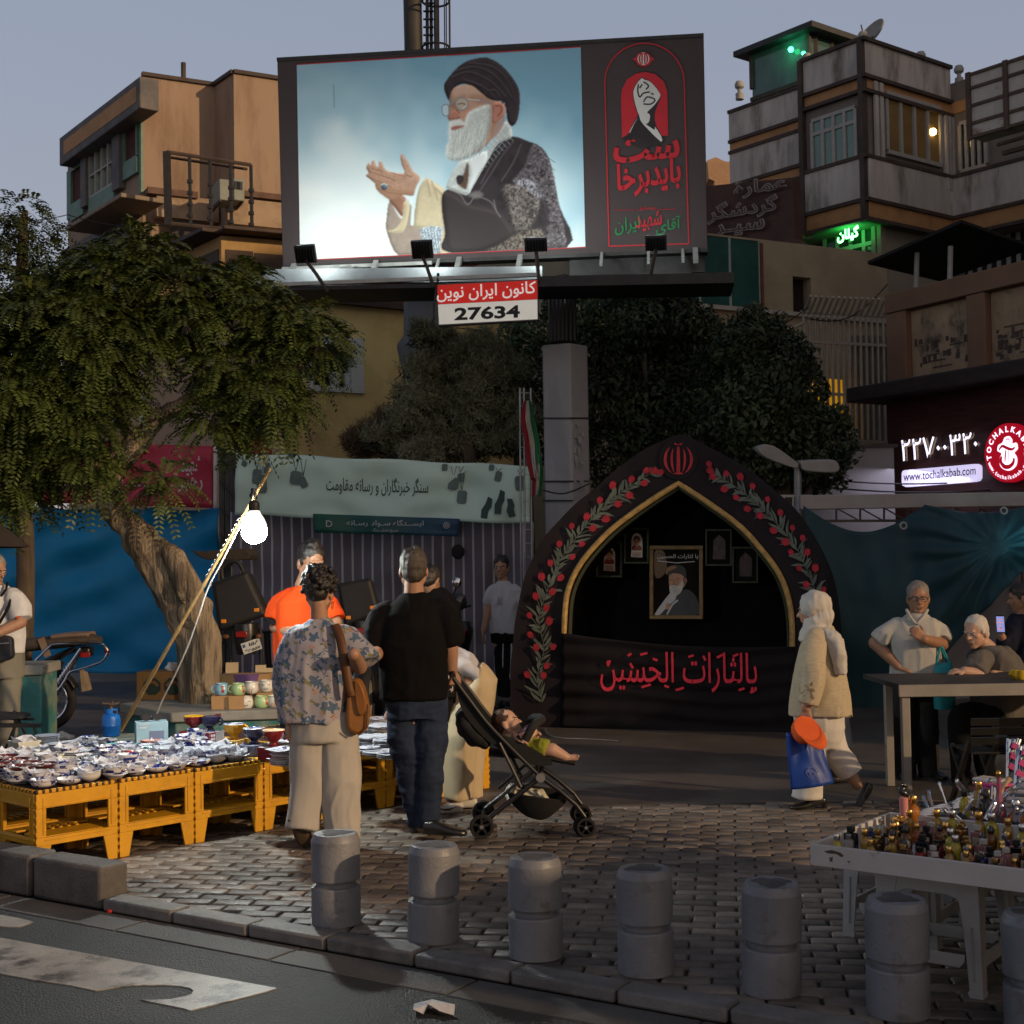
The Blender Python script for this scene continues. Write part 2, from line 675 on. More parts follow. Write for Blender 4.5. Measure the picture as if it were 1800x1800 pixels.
struct(m.build('pavement',stone_m,smooth=50))
m=MB()
t=.02
while t<7.3:
 ln=.475+ru(-.02,.02)
 p=K0+KD*t-KN*.135
 p.z=ROADZ+.004
 dz=ru(-.004,.004)
 m.obox(p,KD*(ln-.012),KN*(.135+ru(-.004,.004)),V3((0,0,-ROADZ+.004+dz)))
 t+=ln
struct(m.build('kerb',kerb_m,qv=.012,smooth=40))
m=MB()
for a,b in((-.52,.0),(-1.06,-.545),(-1.6,-1.08),(-2.15,-1.62),(-2.7,-2.17)):
 p=K0+KD*a-KN*.19
 p.z=ROADZ+.004
 m.obox(p,KD*(b-a),KN*.185,V3((0,0,.215+ru(-.004,.004))))
struct(m.build('raised_kerb',kerb_d,qv=.022,seg=3))
m=MB()
t=-2.6
while t<7:
 ln=1.0+ru(-.1,.1)
 p=K0+KD*t+KN*.006
 p.z=ROADZ-.02
 m.obox(p,KD*(ln-.015),KN*(.22+ru(-.01,.01)),V3((0,0,.026)))
 t+=ln
struct(m.build('gutter',M('gutter_concrete',(.085,.08,.076),qr=.65,var=.35,sc=3,qb=.5,bsc=80,qs=(.035,.03,.028),ssc=1.5,qm=.85),qv=.004))
paint=M('road_paint',(.33,.31,.28),qr=.36,var=.3,sc=6,qb=.5,bsc=120,qs=(.045,.04,.036),ssc=5,qm=.95,ql=.5,qh=.62,spec=.6)
def ground_poly(pts,z,k=1):
 return[G(x,y,z)for x,y in pts]
m=MB()
edge=[(-30,1640),(486,1736)]
outl=[(-60,1637),(486,1736.5),(470,1742),(420,1755),(335,1776),(322,1772),(246,1757),(270,1757),(300,1756),(325,1751),(337,1747),(340,1741),(335,1737),(318,1733),(290,1731),(250,1731),(215,1733),(190,1738),(168,1741),(120,1731),(60,1722),(-60,1699)]
m.prism([G(x,y,ROADZ+.005)for x,y in outl],(0,0,-.004))
m.prism([G(x,y,ROADZ+.005)for x,y in[(-40,1601),(30,1613),(60,1620),(34,1629),(-40,1628)]],(0,0,-.004))
struct(m.build('crosswalk_marking',paint,smooth=0))
lit=M('litter_paper',(.6,.56,.53),qr=.6,var=.12,sc=30,qb=.3,bsc=60)
m=MB()
pts=[(728,1764),(760,1762),(800,1777),(798,1784),(772,1782),(752,1775),(744,1782),(726,1779)]
w=[G(x,y,ROADZ+.012)for x,y in pts]
for i,q in enumerate(w):
 q.z+=.012*((i*7)%3)
m.prism(w,(0,0,-.002))
tag(m.build('paper_scrap',lit,smooth=0),'crumpled white paper scrap lying on the dark road','litter')
p=G(194,1603,ROADZ+.006)
m=MB()
m.lathe([(.016,0),(.018,.004),(.017,.012),(.012,.014)],p,14)
tag(m.build('bottle_cap',M('red_plastic',(.5,.03,.03),qr=.4,qb=0)),'small red bottle cap lying in the gutter by the raised kerb','bottle cap')
def cloth(name,pl,TL,TR,BR,BL,nu,nv,fold,mat,parent=None,uv=False,solid=.006,edge=None):
 vs,fs=[],[]
 for j in range(nv+1):
  v=j/nv
  for i in range(nu+1):
   u=i/nu
   x=(TL[0]*(1-u)+TR[0]*u)*(1-v)+(BL[0]*(1-u)+BR[0]*u)*v
   y=(TL[1]*(1-u)+TR[1]*u)*(1-v)+(BL[1]*(1-u)+BR[1]*u)*v
   if edge:
    x,y=edge(u,v,x,y)
   vs.append(pl.px(x,y,fold(u,v)))
 for j in range(nv):
  for i in range(nu):
   a=j*(nu+1)+i
   fs.append((a,a+1,a+nu+2,a+nu+1))
 m=MB()
 m.add(vs,fs)
 return m.build(name,mat,parent,smooth=180,solid=solid)
def pn(x,y,z=0.0):
 return mnoise.noise((x,y,z))
def dist_pl(Y,vx=None):
 return Plane((0,Y,0),(1,0)if vx is None else vp_dir(vx))
tarp_b=M('blue_tarp_plastic',(.006,.24,.52),qr=.5,var=.12,sc=2,qb=.35,bsc=260,qs=(.012,.28,.58),ssc=.9,qm=.6,spec=.35)
PB=dist_pl(20.5)
cloth('blue_tarp',PB,(-120,888),(386,892),(382,1186),(-120,1180),70,50,lambda u,v:.05*sn_(u*26+2.2*v+3*pn(u*3,v*2))*(.35+v*.3)+.10*pn(u*5,v*5)+.05*sn_((u*.8+v)*22)*(1-v)+.06*sn_(9*u-14*v)*max(0,u-.5),tarp_b,edge=lambda u,v,x,y:(x,y+(6*abs(sn_(u*16))if v<.01 else 0)))
tag(bpy.data.objects['blue_tarp'],'large bright blue plastic tarp hung as a wall behind the leaning tree','tarp')
pinkm=M('pink_banner_vinyl',(.42,.035,.075),qr=.5,var=.1,sc=2,qb=.1,bsc=30)
whitem=M('white_print',(.62,.6,.6),qr=.6,var=.06,qb=0)
PP=dist_pl(20.2)
t_=thing('pink_banner','crimson vinyl banner with white calligraphy above the blue tarp','banner',PP.px(200,890))
cloth('sheet',PP,(20,770),(376,785),(374,893),(24,882),40,12,lambda u,v:.03*sn_(u*14+v*4)+.05*pn(u*6,v*3),pinkm,t_)
cloth('white_hem',PP,(376.5,785),(383,785),(381,894),(374.5,893),2,8,lambda u,v:.03*sn_(14+v*4)+.02,whitem,t_)
m=MB()
pf=lambda x,y:.03*sn_((x-20)/356*14+(y-775)/110*4)+.05*pn((x-20)/356*6,(y-775)/110*3)+.02
TPX(m,PP,'شهید',(318,838),(357,836),34,pf,.012)
TPX(m,PP,'رهبر',(314,866),(356,864),26,pf,.012)
for x in range(60,330,5):
 m.bar(PP.px(x,852+x*.008,pf(x,853)),PP.px(x+5.2,852+(x+5)*.008,pf(x+5,853)),.012,.004,up=PP.n)
m.build('lettering',whitem,t_,smooth=0)
tealm=M('teal_banner_vinyl',(.50,.68,.63),qr=.55,var=.06,sc=1.5,qb=.12,bsc=14,qs=(.56,.72,.68),ssc=.7,qm=.6)
PT=dist_pl(18.0)
t_=thing('teal_banner','pale teal vinyl banner with a line of dark script and hanging dog tags','banner',PT.px(670,915))
def tfold(u,v):
 return.02*sn_(u*20+v*3)+.05*pn(u*7,v*3,2)+.035*sn_(u*34-v*8)*abs(pn(u*4,3))
cloth('sheet',PT,(415,796),(931,819),(932,920),(413,905),80,18,tfold,tealm,t_,edge=lambda u,v,x,y:(x,y+3*sn_(u*20)*(.5-v)))
m=MB()
tf=lambda x,y,e=.014:tfold((x-415)/517,(y-796-(x-415)*.038)/105)+e
TPX(m,PT,'سنگر خبرنگاران و رسانه مقاومت',(574,869),(753,874),33,tf,.006)
m.build('lettering',M('dark_ink',(.03,.055,.055),qr=.6,qb=0),t_,smooth=0)
tagm=M('printed_grey',(.10,.15,.15),qr=.6,var=.25,sc=14,qb=0)
tagd=M('printed_dark',(.025,.05,.055),qr=.6,var=.2,qb=0)
m,m2=MB(),MB()
for x,y,w_,h_,a in((452,838,16,26,.1),(460,850,18,34,-.05),(470,823,12,20,0),(520,840,20,24,.1),(533,848,13,20,-.4),(512,800,12,8,.1),(797,850,18,22,.15),(810,838,12,18,0),(812,874,17,24,.1),(876,838,12,18,.2),(914,850,17,26,-.1),(782,822,10,12,0),(430,815,10,9,.2),(864,822,9,11,.1)):
 q=[(x+(cx*w_*cs_(a)-cy*h_*sn_(a))/2,y+(cx*w_*sn_(a)+cy*h_*cs_(a))/2)for cx,cy in((-.7,-1),(.7,-1),(1,-.7),(1,.7),(.7,1),(-.7,1),(-1,.7),(-1,-.7))]
 m.poly([PT.px(a_,b_,tf(x,y,.020+.002*(x%5)))for a_,b_ in reversed(q)])
 for dx in(-2,3):
  y2_=max(802+(x-415)*.045,y-h_/2-34)
  m2 .tube([PT.px(x,y-h_/2,tf(x,y,.022)),PT.px(x+dx*2,y2_,tf(x,y2_,.022))],.004,4)
for x,y,a,ln in((855,893,.35,40),(878,883,.25,44),(897,893,-.1,34),(446,868,0,20)):
 q=[(x+cx*8*cs_(a)-cy*ln*sn_(a)/2,y+cx*8*sn_(a)+cy*ln*cs_(a)/2)for cx,cy in((-.5,-1),(.6,-.9),(1,-.2),(.7,.2),(1,.9),(-.4,1),(-.9,.3),(-.5,-.3))]
 m2 .poly([PT.px(a_,b_,tf(x,y,.03))for a_,b_ in reversed(q)])
m.build('dog_tag_print',tagm,t_,smooth=0)
m2 .build('camera_print',tagd,t_,smooth=0)
sm=M('striped_tarp',(.12,.11,.145),qr=.65,var=.12,sc=2,qb=.25,bsc=160)
t,L,b=nodes_of(sm)
tcn=N(t,'ShaderNodeTexCoord')
sp=N(t,'ShaderNodeSeparateXYZ')
L(tcn.outputs['Object'],sp.inputs[0])
mu=N(t,'ShaderNodeMath',operation='MULTIPLY')
mu.inputs[1].default_value=1/.135
L(sp.outputs['X'],mu.inputs[0])
fr=N(t,'ShaderNodeMath',operation='FRACT')
L(mu.outputs[0],fr.inputs[0])
lt=N(t,'ShaderNodeMath',operation='LESS_THAN')
lt.inputs[1].default_value=.20
L(fr.outputs[0],lt.inputs[0])
mx=N(t,'ShaderNodeMix',data_type='RGBA')
L(lt.outputs[0],mx.inputs['Factor'])
src=b.inputs['Base Color'].links[0].from_socket
L(src,mx.inputs['A'])
mx.inputs['B'].default_value=(.40,.385,.42,1)
L(mx.outputs['Result'],b.inputs['Base Color'])
PS=dist_pl(18.3)
def sfold(u,v):
 return.06*sn_(u*40+2*v)*(.3+.7*v)+.16*pn(u*5,v*2.4,5)+.05*pn(u*16,v*6,1)
cloth('striped_tarp',PS,(405,900),(938,918),(936,1216),(405,1203),120,40,sfold,sm)
tag(bpy.data.objects['striped_tarp'],'dark purple tarpaulin wall with thin white vertical stripes under the teal banner','tarp')
gm=M('small_banner_vinyl',(.02,.12,.10),qr=.5,var=.08,sc=2,qb=.1,bsc=20)
t,L,b=nodes_of(gm)
tcn=N(t,'ShaderNodeTexCoord')
sp=N(t,'ShaderNodeSeparateXYZ')
L(tcn.outputs['Object'],sp.inputs[0])
mr=N(t,'ShaderNodeMapRange')
mr.inputs['From Min'].default_value,mr.inputs['From Max'].default_value=-.9,.9
L(sp.outputs['X'],mr.inputs['Value'])
mx=N(t,'ShaderNodeMix',data_type='RGBA')
L(mr.outputs[0],mx.inputs['Factor'])
mx.inputs['A'].default_value=(.012,.09,.06,1)
mx.inputs['B'].default_value=(.015,.05,.115,1)
L(mx.outputs['Result'],b.inputs['Base Color'])
PQ=dist_pl(17.85)
t_=thing('small_banner','narrow dark banner shading from green to blue, hung under the teal banner','banner',PQ.px(680,940))
cloth('sheet',PQ,(550,903),(808,912),(806,943),(553,936),30,5,lambda u,v:.02*sn_(u*17)+.02*pn(u*6,v*2),gm,t_)
m=MB()
TPX(m,PQ,'ایســتگاه سـواد رسـانه',(610,926),(745,927),13,.05,.006)
TPX(m,PQ,'بسیج تهران بزرگ',(655,936),(700,937),8,.05,.002)
TPX(m,PQ,'D',(574,926),(585,926.3),11,.05)
ring=[(785+5*cs_(a*.52),924+5*sn_(a*.52))for a in range(12)]
m.tube([PQ.px(x,y,.05)for x,y in ring],.006,4,qc=True)
ring=[(785+2*cs_(a*.52),924+2*sn_(a*.52))for a in range(12)]
m.tube([PQ.px(x,y,.05)for x,y in ring],.006,4,qc=True)
m.build('lettering',M('dim_white',(.42,.44,.46),qr=.6,qb=0),t_,smooth=0)
steel=M('galvanised',(.28,.29,.30),qr=.5,var=.2,sc=8,qb=.1,qt=.6)
dsteel=M('dark_steel',(.035,.034,.035),qr=.5,var=.25,sc=8,qb=.1,qt=.3)
rust=M('rusted_steel',(.11,.075,.055),qr=.85,var=.35,sc=6,qb=.3,qs=(.045,.03,.025),ssc=3,qm=.8)
woodg=M('grey_timber',(.10,.092,.085),qd=.02,qr=.9,var=.35,sc=4,qb=.5,bsc=40,qx=(6,6,.8))
t_=thing('timber_post','weathered grey board post standing between the blue tarp and the striped wall','post',V3((PB.px(400,1190).x,19.2,0)))
PO=dist_pl(19.2)
m=MB()
for x0,x1 in((386,395),(396,404),(405,415)):
 PO.box(m,x0,x1,778,1197,qf=ru(0,.03),back=-.05)
m.build('board',woodg,t_,qv=.004)
m=MB()
for y in range(800,1180,46):
 m.bar(PO.px(387,y,.04),PO.px(414,y+30,.04),.02)
m.build('lattice',dsteel,t_)
flagm=M('flag_cloth',(.02,.16,.06),qr=.7,var=.12,qb=.1)
fgw=M('flag_white',(.45,.43,.40),qr=.7,var=.1,qb=.1)
fgr=M('flag_red',(.30,.02,.03),qr=.7,var=.1,qb=.1)
PF=dist_pl(17.4)
t_=thing('flag_mast','thin steel lattice flag mast beside the square billboard column','mast',PF.px(922,1205))
m=MB()
for x in(914,921,933):
 m.tube([PF.px(x+3,1205),PF.px(x,682)],.012,6)
for y in range(690,1200,24):
 m.bar(PF.px(914,y),PF.px(933,y+1),.008)
m.build('lattice',steel,t_)
def flag(name,xs,lab):
 r=thing(name,lab,'flag',PF.px(xs[0][0],xs[0][1]),'flags on the lattice mast')
 for nm,mt,k0,k1 in(('red_band',fgr,0,1),('white_band',fgw,1,2),('green_band',flagm,2,3)):
  a0=SPL([PF.px(x[0]+(x[2]-x[0])*k0/3,x[1],.10+.05*sn_(x[1]*.06+k0))for x in xs],5)
  a1=SPL([PF.px(x[0]+(x[2]-x[0])*k1/3,x[1],.10+.05*sn_(x[1]*.06+k1))for x in xs],5)
  m=MB()
  nn=len(a0)
  vs=[]
  for i in range(nn):
   for q in range(7):
    f=q/6
    p=a0[i].lerp(a1[i],f)+PF.n*.03*sn_(q*2.2+i*.3)
    vs.append(p)
  m.add(vs,[(i*7+q,i*7+q+1,(i+1)*7+q+1,(i+1)*7+q)for i in range(nn-1)for q in range(6)])
  m.build(nm,mt,r,smooth=180,solid=.004)
flag('national_flag',[(921,706,932),(916,740,940),(922,775,948),(925,810,950),(934,845,952)],'drooping green white and red flag, upper one on the lattice mast')
flag('national_flag',[(937,800,950),(938,830,954),(936,855,953),(934,872,951)],'small folded green white and red flag, lower one on the lattice mast')
conc=M('concrete_panel',(.52,.49,.455),qr=.85,var=.22,sc=2.2,qb=.35,bsc=30,qs=(.13,.105,.085),ssc=1.5,qm=.85,qx=(1,1,.22))
beige=M('beige_render',(.33,.24,.175),qr=.9,var=.1,sc=.8,qb=.3,bsc=25,qs=(.19,.125,.085),ssc=1.0,qm=.8,qx=(1,1,.2))
pinkw=M('pinkish_render',(.38,.25,.165),qr=.9,var=.08,sc=.9,qb=.2,bsc=30,qs=(.30,.19,.13),ssc=.6,qm=.5)
ochre=M('ochre_render',(.62,.48,.21),qr=.9,var=.12,sc=1.0,qb=.25,bsc=30,qs=(.32,.22,.09),ssc=.6,qm=.6)
cream=M('cream_render',(.34,.29,.20),qr=.9,var=.12,sc=1.0,qb=.25,bsc=30,qs=(.22,.18,.12),ssc=.8,qm=.6)
tan=M('tan_cladding',(.46,.25,.11),qr=.75,var=.12,sc=1.5,qb=.15,bsc=30,qs=(.24,.12,.055),ssc=1.2,qm=.6)
slate=M('slate_trim',(.125,.125,.135),qr=.8,var=.2,sc=2,qb=.2,qs=(.28,.20,.13),ssc=1.0,qm=.5)
ironb=M('iron_brown',(.06,.045,.04),qr=.7,var=.3,sc=3,qb=.2,qs=(.11,.06,.04),ssc=2,qm=.6)
greenp=M('green_metal_panel',(.14,.25,.20),qr=.6,var=.15,sc=3,qb=.15,qs=(.08,.14,.11),ssc=2,qm=.5)
glassg=M('green_glass',(.14,.24,.20),qr=.12,var=.15,sc=1.2,qb=.03,bsc=8,spec=.6)
glassd=M('dark_glass',(.02,.022,.024),qr=.1,var=.3,sc=1.5,qb=.02,bsc=6,spec=.6)
glasst=M('teal_glass',(.02,.085,.075),qr=.18,var=.5,sc=.7,qb=.02,bsc=5,spec=.5)
wframe=M('pale_frame',(.38,.37,.35),qr=.6,var=.12,sc=5,qb=.1)
dred=M('dark_red_blind',(.075,.02,.016),qr=.8,var=.25,sc=3,qb=.2)
roofm=M('rusty_roof',(.12,.07,.055),qr=.85,var=.3,sc=2,qb=.3,qs=(.2,.15,.12),ssc=1.5,qm=.5)
def WDW(pl,parent,x0,x1,ya,yb,xr,nx=3,nz=1,fr=wframe,gl=glassg,fw=.05,qf=.04,qn=None,rec=.02):
 u0,u1,za,zb=pl.hole(x0,x1,ya,yb,xr)
 m=MB()
 zs=[za,zb]
 for z in(za,zb):
  pl.uzbox(m,u0,u1,z-fw/2,z+fw/2,qf,-.02)
 for i in range(nx+1):
  u=u0+(u1-u0)*i/nx
  pl.uzbox(m,u-fw/2,u+fw/2,za+fw/2,zb-fw/2,qf-.003,-.02)
 if qn:
  z=za+(zb-za)*qn
  pl.uzbox(m,u0+fw/2,u1-fw/2,z-fw/2,z+fw/2,qf-.006,-.02)
 for i in range(1,nz):
  z=za+(zb-za)*i/nz
  pl.uzbox(m,u0+fw/2,u1-fw/2,z-fw/3,z+fw/3,qf-.008,-.02)
 w=m.build('window',fr,parent,smooth=0)
 g=MB()
 pl.uzbox(g,u0+fw/3,u1-fw/3,za+fw/3,zb-fw/3,rec,rec-.03)
 g.build('pane',gl,w,smooth=0)
 return w
def mass(parent,pts,z0,z1,mat,name='wall',extra=None):
 m=MB()
 m.prism([V3((p.x,p.y,z0))for p in pts],(0,0,z1-z0))
 return m.build(name,mat,parent,smooth=0,fix=True)
A=at(250,300,36)
LR,LL=Plane(A,vp_dir(5600)),Plane(A,vp_dir(-900))
p378=LR.px(378,300)
LRet=Plane(p378,LL.d)
p411=LRet.px(412,300)
LR2=Plane(p411,LR.d)
ztop=LR.px(247,133).z
lb=thing('apartment_block','beige rendered apartment block with slate parapet and green balcony panels, above the leaning tree','building',(A.x,A.y,0))
pl_=LL.px(119,300)
back=V3((.35,1,0)).normalized()
pr_=LR2 .px(560,300)
mass(lb,[pl_,A,p378,p411,pr_,pr_+back*14,pl_+back*14],0,ztop,beige)
m=MB()
q=LL.shift(.5)
q.box(m,104,246,134,190,245,0,-.52,yr=215)
pb=m.build('parapet',slate,lb,qv=.03)
m=MB()
q.box(m,112,240,148,176,244,.012,-.001,yr=215)
m.build('parapet_panel',tan,pb,smooth=0)
m=MB()
zc=ztop
for a,b_ in((A,p378),(p378,p411),(p411,pr_)):
 m.bar(V3((a.x,a.y,zc+.05)),V3((b_.x,b_.y,zc+.05)),.16,.1)
m.build('coping',ironb,lb)
m=MB()
q=LR.px(332,150,-.6)
m.tube([V3((q.x,q.y,zc-.2)),V3((q.x,q.y,zc+.75))],.07,8)
m.build('vent_pipe',ironb,lb)
WDW(LL,lb,163,207,243,322,207,4,2,wframe,glassg,.07,.12)
WDW(LL,lb,222,245,212,276,245,1,1,greenp,dred,.08,.1)
WDW(LL,lb,129,152,287,350,150,1,1,greenp,dred,.08,.1)
m=MB()
LL.box(m,163,208,323,349,208,.13,-.01)
LL.box(m,222,247,277,304,246,.11,-.01)
LL.box(m,129,152,351,378,150,.11,-.01)
LL.box(m,120,127,300,385,124,.05,-.01)
LL.box(m,247.5,251,210,340,250,.05,-.01)
m.build('balcony_panel',greenp,lb,smooth=0)
m=MB()
LL.box(m,153,162,262,365,158,.2,-.01)
LL.box(m,208.5,221,220,335,215,.2,-.01)
m.build('pier',slate,lb,smooth=0)
m=MB()
q=LL.shift(1.15)
q.box(m,114,213,338,346,213,0,-1.17,yr=372)
m.build('ledge',M('ledge_board',(.25,.20,.15),qr=.8,var=.2),lb,qv=.02)
m=MB()
LL.box(m,122,250,372,500,250,.25,-.02,yr=420)
m.build('lower_wall',M('grey_sheet',(.13,.115,.11),qr=.8,var=.3,sc=4,qb=.4,bsc=20,qx=(8,8,1)),lb,smooth=0)
m=MB()
LR.box(m,253,340,341,352,300,.5,-.02)
LR2 .box(m,420,500,343,353,450,.35,-.02)
m.build('roof_strip',roofm,lb,smooth=0)
m=MB()
LR.box(m,270,378,353,392,330,.4,-.02)
LR2 .box(m,395,500,357,402,450,.3,-.02)
m.build('lower_front',M('stained_cream',(.36,.27,.19),qr=.9,var=.2,sc=1.2,qb=.3,qs=(.16,.10,.07),ssc=1.4,qm=.8),lb,smooth=0)
m=MB()
LR.box(m,296,352,396,425,330,.41,.3)
m.build('dark_shutter',M('dark_shutter',(.05,.04,.042),qr=.7,var=.3),lb,smooth=0)
q=LR2 .shift(.9)
ac=thing('air_cooler','boxy pale green evaporative air cooler bracketed to the beige block','air cooler',q.px(408,355))
m=MB()
q.box(m,386,407,315,352,396,0,-.8)
q.box(m,408,429,314,353,418,.05,-.8)
m.build('case',M('cooler_paint',(.24,.27,.25),qr=.6,var=.15),ac,qv=.02)
m=MB()
q.box(m,411,425,320,334,418,.07,.051)
m.build('louvre',glassd,ac,smooth=0)
m=MB()
m.bar(q.px(388,353),q.px(388,358,-.9),.05)
m.bar(q.px(427,354),q.px(427,359,-.9),.05)
m.build('bracket',ironb,ac)
q=Plane(at(295,340,33.5),vp_dir(5200))
sf=thing('sign_frame','empty rusty steel sign frame of five posts in front of the beige block','sign frame',q.px(360,412))
m=MB()
m.bar(q.px(293,267),q.px(296,398),.16)
m.build('post',dsteel,sf)
for x,y0,y1 in((333,274,396),(369,279,402),(405,285,404),(441,290,408)):
 m=MB()
 m.tube([q.px(x,y0),q.px(x+2,y1)],.045,6)
 for k in range(4):
  y=y0+42+k*20
  m.tube([q.px(x+.5,y),q.px(x+.8,y+6)],.075,6)
 m.build('post',dsteel,sf)
m=MB()
m.tube([q.px(293,267),q.px(441,290)],.05,6)
m.tube([q.px(293,269,-.3),q.px(441,292,-.3)],.04,6)
m.tube([q.px(291,392),q.px(490,412)],.05,6)
m.build('rail',ironb,sf)
A=at(389,430,31)
HR,HL=Plane(A,vp_dir(6200)),Plane(A,vp_dir(-900))
hb=thing('tan_house','low tan house with dark eaves between the leaning tree and the billboard','house',(A.x,A.y,0))
a,b_=HL.px(322,430),HR.px(600,430)
mass(hb,[a,A,b_,b_+V3((0,6,0)),a+V3((2,6,0))],0,HR.px(389,414).z,M('tan_render',(.42,.27,.12),qr=.85,var=.1,qb=.15))
m=MB()
HL.box(m,314,391,404,412,389,.5,-.3,yr=420)
HR.box(m,385,600,404,411,389,.5,-.3,yr=420)
m.build('roof',ironb,hb,qv=.02)
m=MB()
HL.box(m,326,385,436,480,389,.03,-.02,yr=445)
HR.box(m,397,445,438,520,389,.03,-.02)
HR.box(m,448,600,440,520,389,.03,-.02)
m.build('window',M('brown_shutter',(.06,.04,.03),qr=.7,var=.3),hb,smooth=0)
hb=thing('brick_building','dark red brick wall seen through the billboard catwalk','building',at(640,545,33))
q=dist_pl(33)
m=MB()
q.box(m,500,880,452,800,640,0,-5)
m.build('wall',M('dark_brick',(.15,.06,.045),qr=.9,var=.3,sc=6,qb=.3),hb,smooth=0)
m=MB()
q.box(m,492,888,445,455,640,.3,-5.2)
m.build('roof',roofm,hb,smooth=0)
A=at(496,640,25)
OR,OL=Plane(A,vp_dir(4600)),Plane(A,vp_dir(-700))
hb=thing('ochre_house','ochre and pink rendered house with a white framed window behind the teal banner','house',(A.x,A.y,0))
zt=OR.px(600,536).z
h=OR.hole(545,634,597,683,590)
ur=OR.uz(900,640)[0]
m=MB()
OR.wall(m,0,ur,0,zt,[h],.3)
m.build('wall',ochre,hb,smooth=0)
m=MB()
OL.box(m,150,495.5,528,1200,480,0,-.3,yr=700)
m.build('wall',pinkw,hb,smooth=0)
m=MB()
OR.uzbox(m,0,ur,0,zt-.02,-.31,-5)
OR.uzbox(m,-.1,ur,zt+.003,zt+.12,.15,-5)
m.build('roof',ironb,hb,smooth=0)
m=MB()
f_=.22
OR.uzbox(m,h[0]-.06,h[1]+.05,h[3]-f_*.5,h[3]+.06,.05,-.28)
OR.uzbox(m,h[0]-.06,h[1]+.05,h[2]-.08,h[2]+.03,.09,-.28)
OR.uzbox(m,h[0]-.06,h[0]+.05,h[2]+.035,h[3]-f_*.5-.003,.045,-.28)
OR.uzbox(m,h[1]-f_,h[1]+.05,h[2]+.035,h[3]-f_*.5-.003,.045,-.28)
wi=m.build('window',M('white_window_paint',(.40,.42,.42),qr=.6,var=.08),hb,qv=.01)
m=MB()
OR.uzbox(m,h[0],h[1],h[2],h[3],-.285,-.3)
m.build('pane',glassd,wi,smooth=0)
m=MB()
OL.box(m,246,256,690,766,251,.02,-.02)
m.build('slit_window',glassd,hb,smooth=0)
potm=M('white_pot',(.45,.47,.5),qr=.5,var=.06)
leafd=M('pot_plant_leaf',(.03,.07,.02),qr=.6,qi=.4,qb=0)
for x,y,lab in((594,684,'white plant pot on the window sill of the ochre house, further left'),(619,686,'white plant pot on the window sill of the ochre house, next to the frame')):
 b0=OR.px(x,y,-.14)
 b0 .z=h[2]+.032
 t_=thing('plant_pot',lab,'plant pot',b0,'plant pots in the window')
 m=MB()
 m.lathe([(.07,0),(.085,.02),(.11,.24),(.125,.25),(.125,.28),(.1,.28),(.09,.25)],b0,20)
 m.build('pot',potm,t_)
 m=MB()
 for k in range(70):
  a_,r_,z_=ru(0,6.3),ru(0,.17),ru(.28,.62)
  p=b0+V3((r_*cs_(a_),r_*sn_(a_)*.6,z_))
  d1=V3((random.gauss(0,1),random.gauss(0,1),random.gauss(0,1))).normalized()*.07
  d2=d1 .cross(V3((random.gauss(0,1),random.gauss(0,1),1))).normalized()*.025
  m.add([p-d1,p+d2,p+d1,p-d2],[(0,1,2,3)])
 m.build('foliage',leafd,t_,smooth=0)
A=at(1338,500,27.5)
q=Plane(A,vp_dir(5600))
cb=thing('cream_building','cream rendered building with a wide teal glass front behind the dark round trees','building',(A.x,A.y,0))
m=MB()
u0,u1=q.uz(1020,500)[0],q.uz(1560,500)[0]
hg=q.hole(1060,1336,424,542,1336)
hw=q.hole(1394,1426,487,556,1410)
q.wall(m,u0,u1,0,q.px(1400,428).z,[hg,hw],.4)
m.build('wall',cream,cb,smooth=0)
m=MB()
q.uzbox(m,hg[0],hg[1],hg[2],hg[3],-.02,-.06)
gl=m.build('window',glasst,cb,smooth=0)
m=MB()
for k in range(6):
 u=hg[0]+(hg[1]-hg[0])*k/5
 q.uzbox(m,u-.025,u+.025,hg[2],hg[3],.0,-.018)
m.build('mullion',M('pale_green_frame',(.3,.36,.33),qr=.5),gl,smooth=0)
m=MB()
q.uzbox(m,hw[0],hw[1],hw[2],hw[3],-.25,-.3)
m.build('window',M('black_opening',(.015,.011,.01),qr=.9),cb,smooth=0)
m=MB()
q.box(m,1336.5,1341,428,545,1338,.03,-.02)
m.build('brick_pilaster',M('dark_brick'),cb,smooth=0)
m=MB()
q.uzbox(m,u0,u1,q.px(1338,543).z-.1,q.px(1338,543).z-.02,.1,-.02)
m.build('sill',wframe,cb,smooth=0)
m=MB()
q.uzbox(m,u0,u1,0,q.px(1400,428).z,-.41,-6)
m.build('rear_mass',cream,cb,smooth=0)
t_=thing('far_house','tan rooftop wall with a stepped cornice just right of the billboard','building',at(1265,500,46))
q=dist_pl(46)
m=MB()
m.prism([q.px(x,y)for x,y in((1243,282),(1258,276),(1275,284),(1292,284),(1292,420),(1256,420),(1256,318),(1246,314))],(0,4,0))
m.build('wall',M('far_tan',(.40,.25,.15),qr=.9,var=.1),t_,smooth=0)
A=at(1392,360,29)
BS=Plane(A,vp_dir(-1020))
t_=thing('rooftop_sign','large brown rooftop sign board with three lines of hollow metal letters','sign',BS.px(1330,440))
m=MB()
us=sorted((BS.uz(1215,370)[0],BS.uz(1393,370)[0]))
m.prism([BS.px(1215,330),BS.px(1393,312),BS.px(1398,420),BS.px(1432,447),BS.px(1215,405)],-BS.n*.25)
m.build('board',M('brown_board',(.075,.038,.03),qr=.7,var=.2,sc=1.5,qb=.2),t_,smooth=0)
lm,dm=MB(),MB()
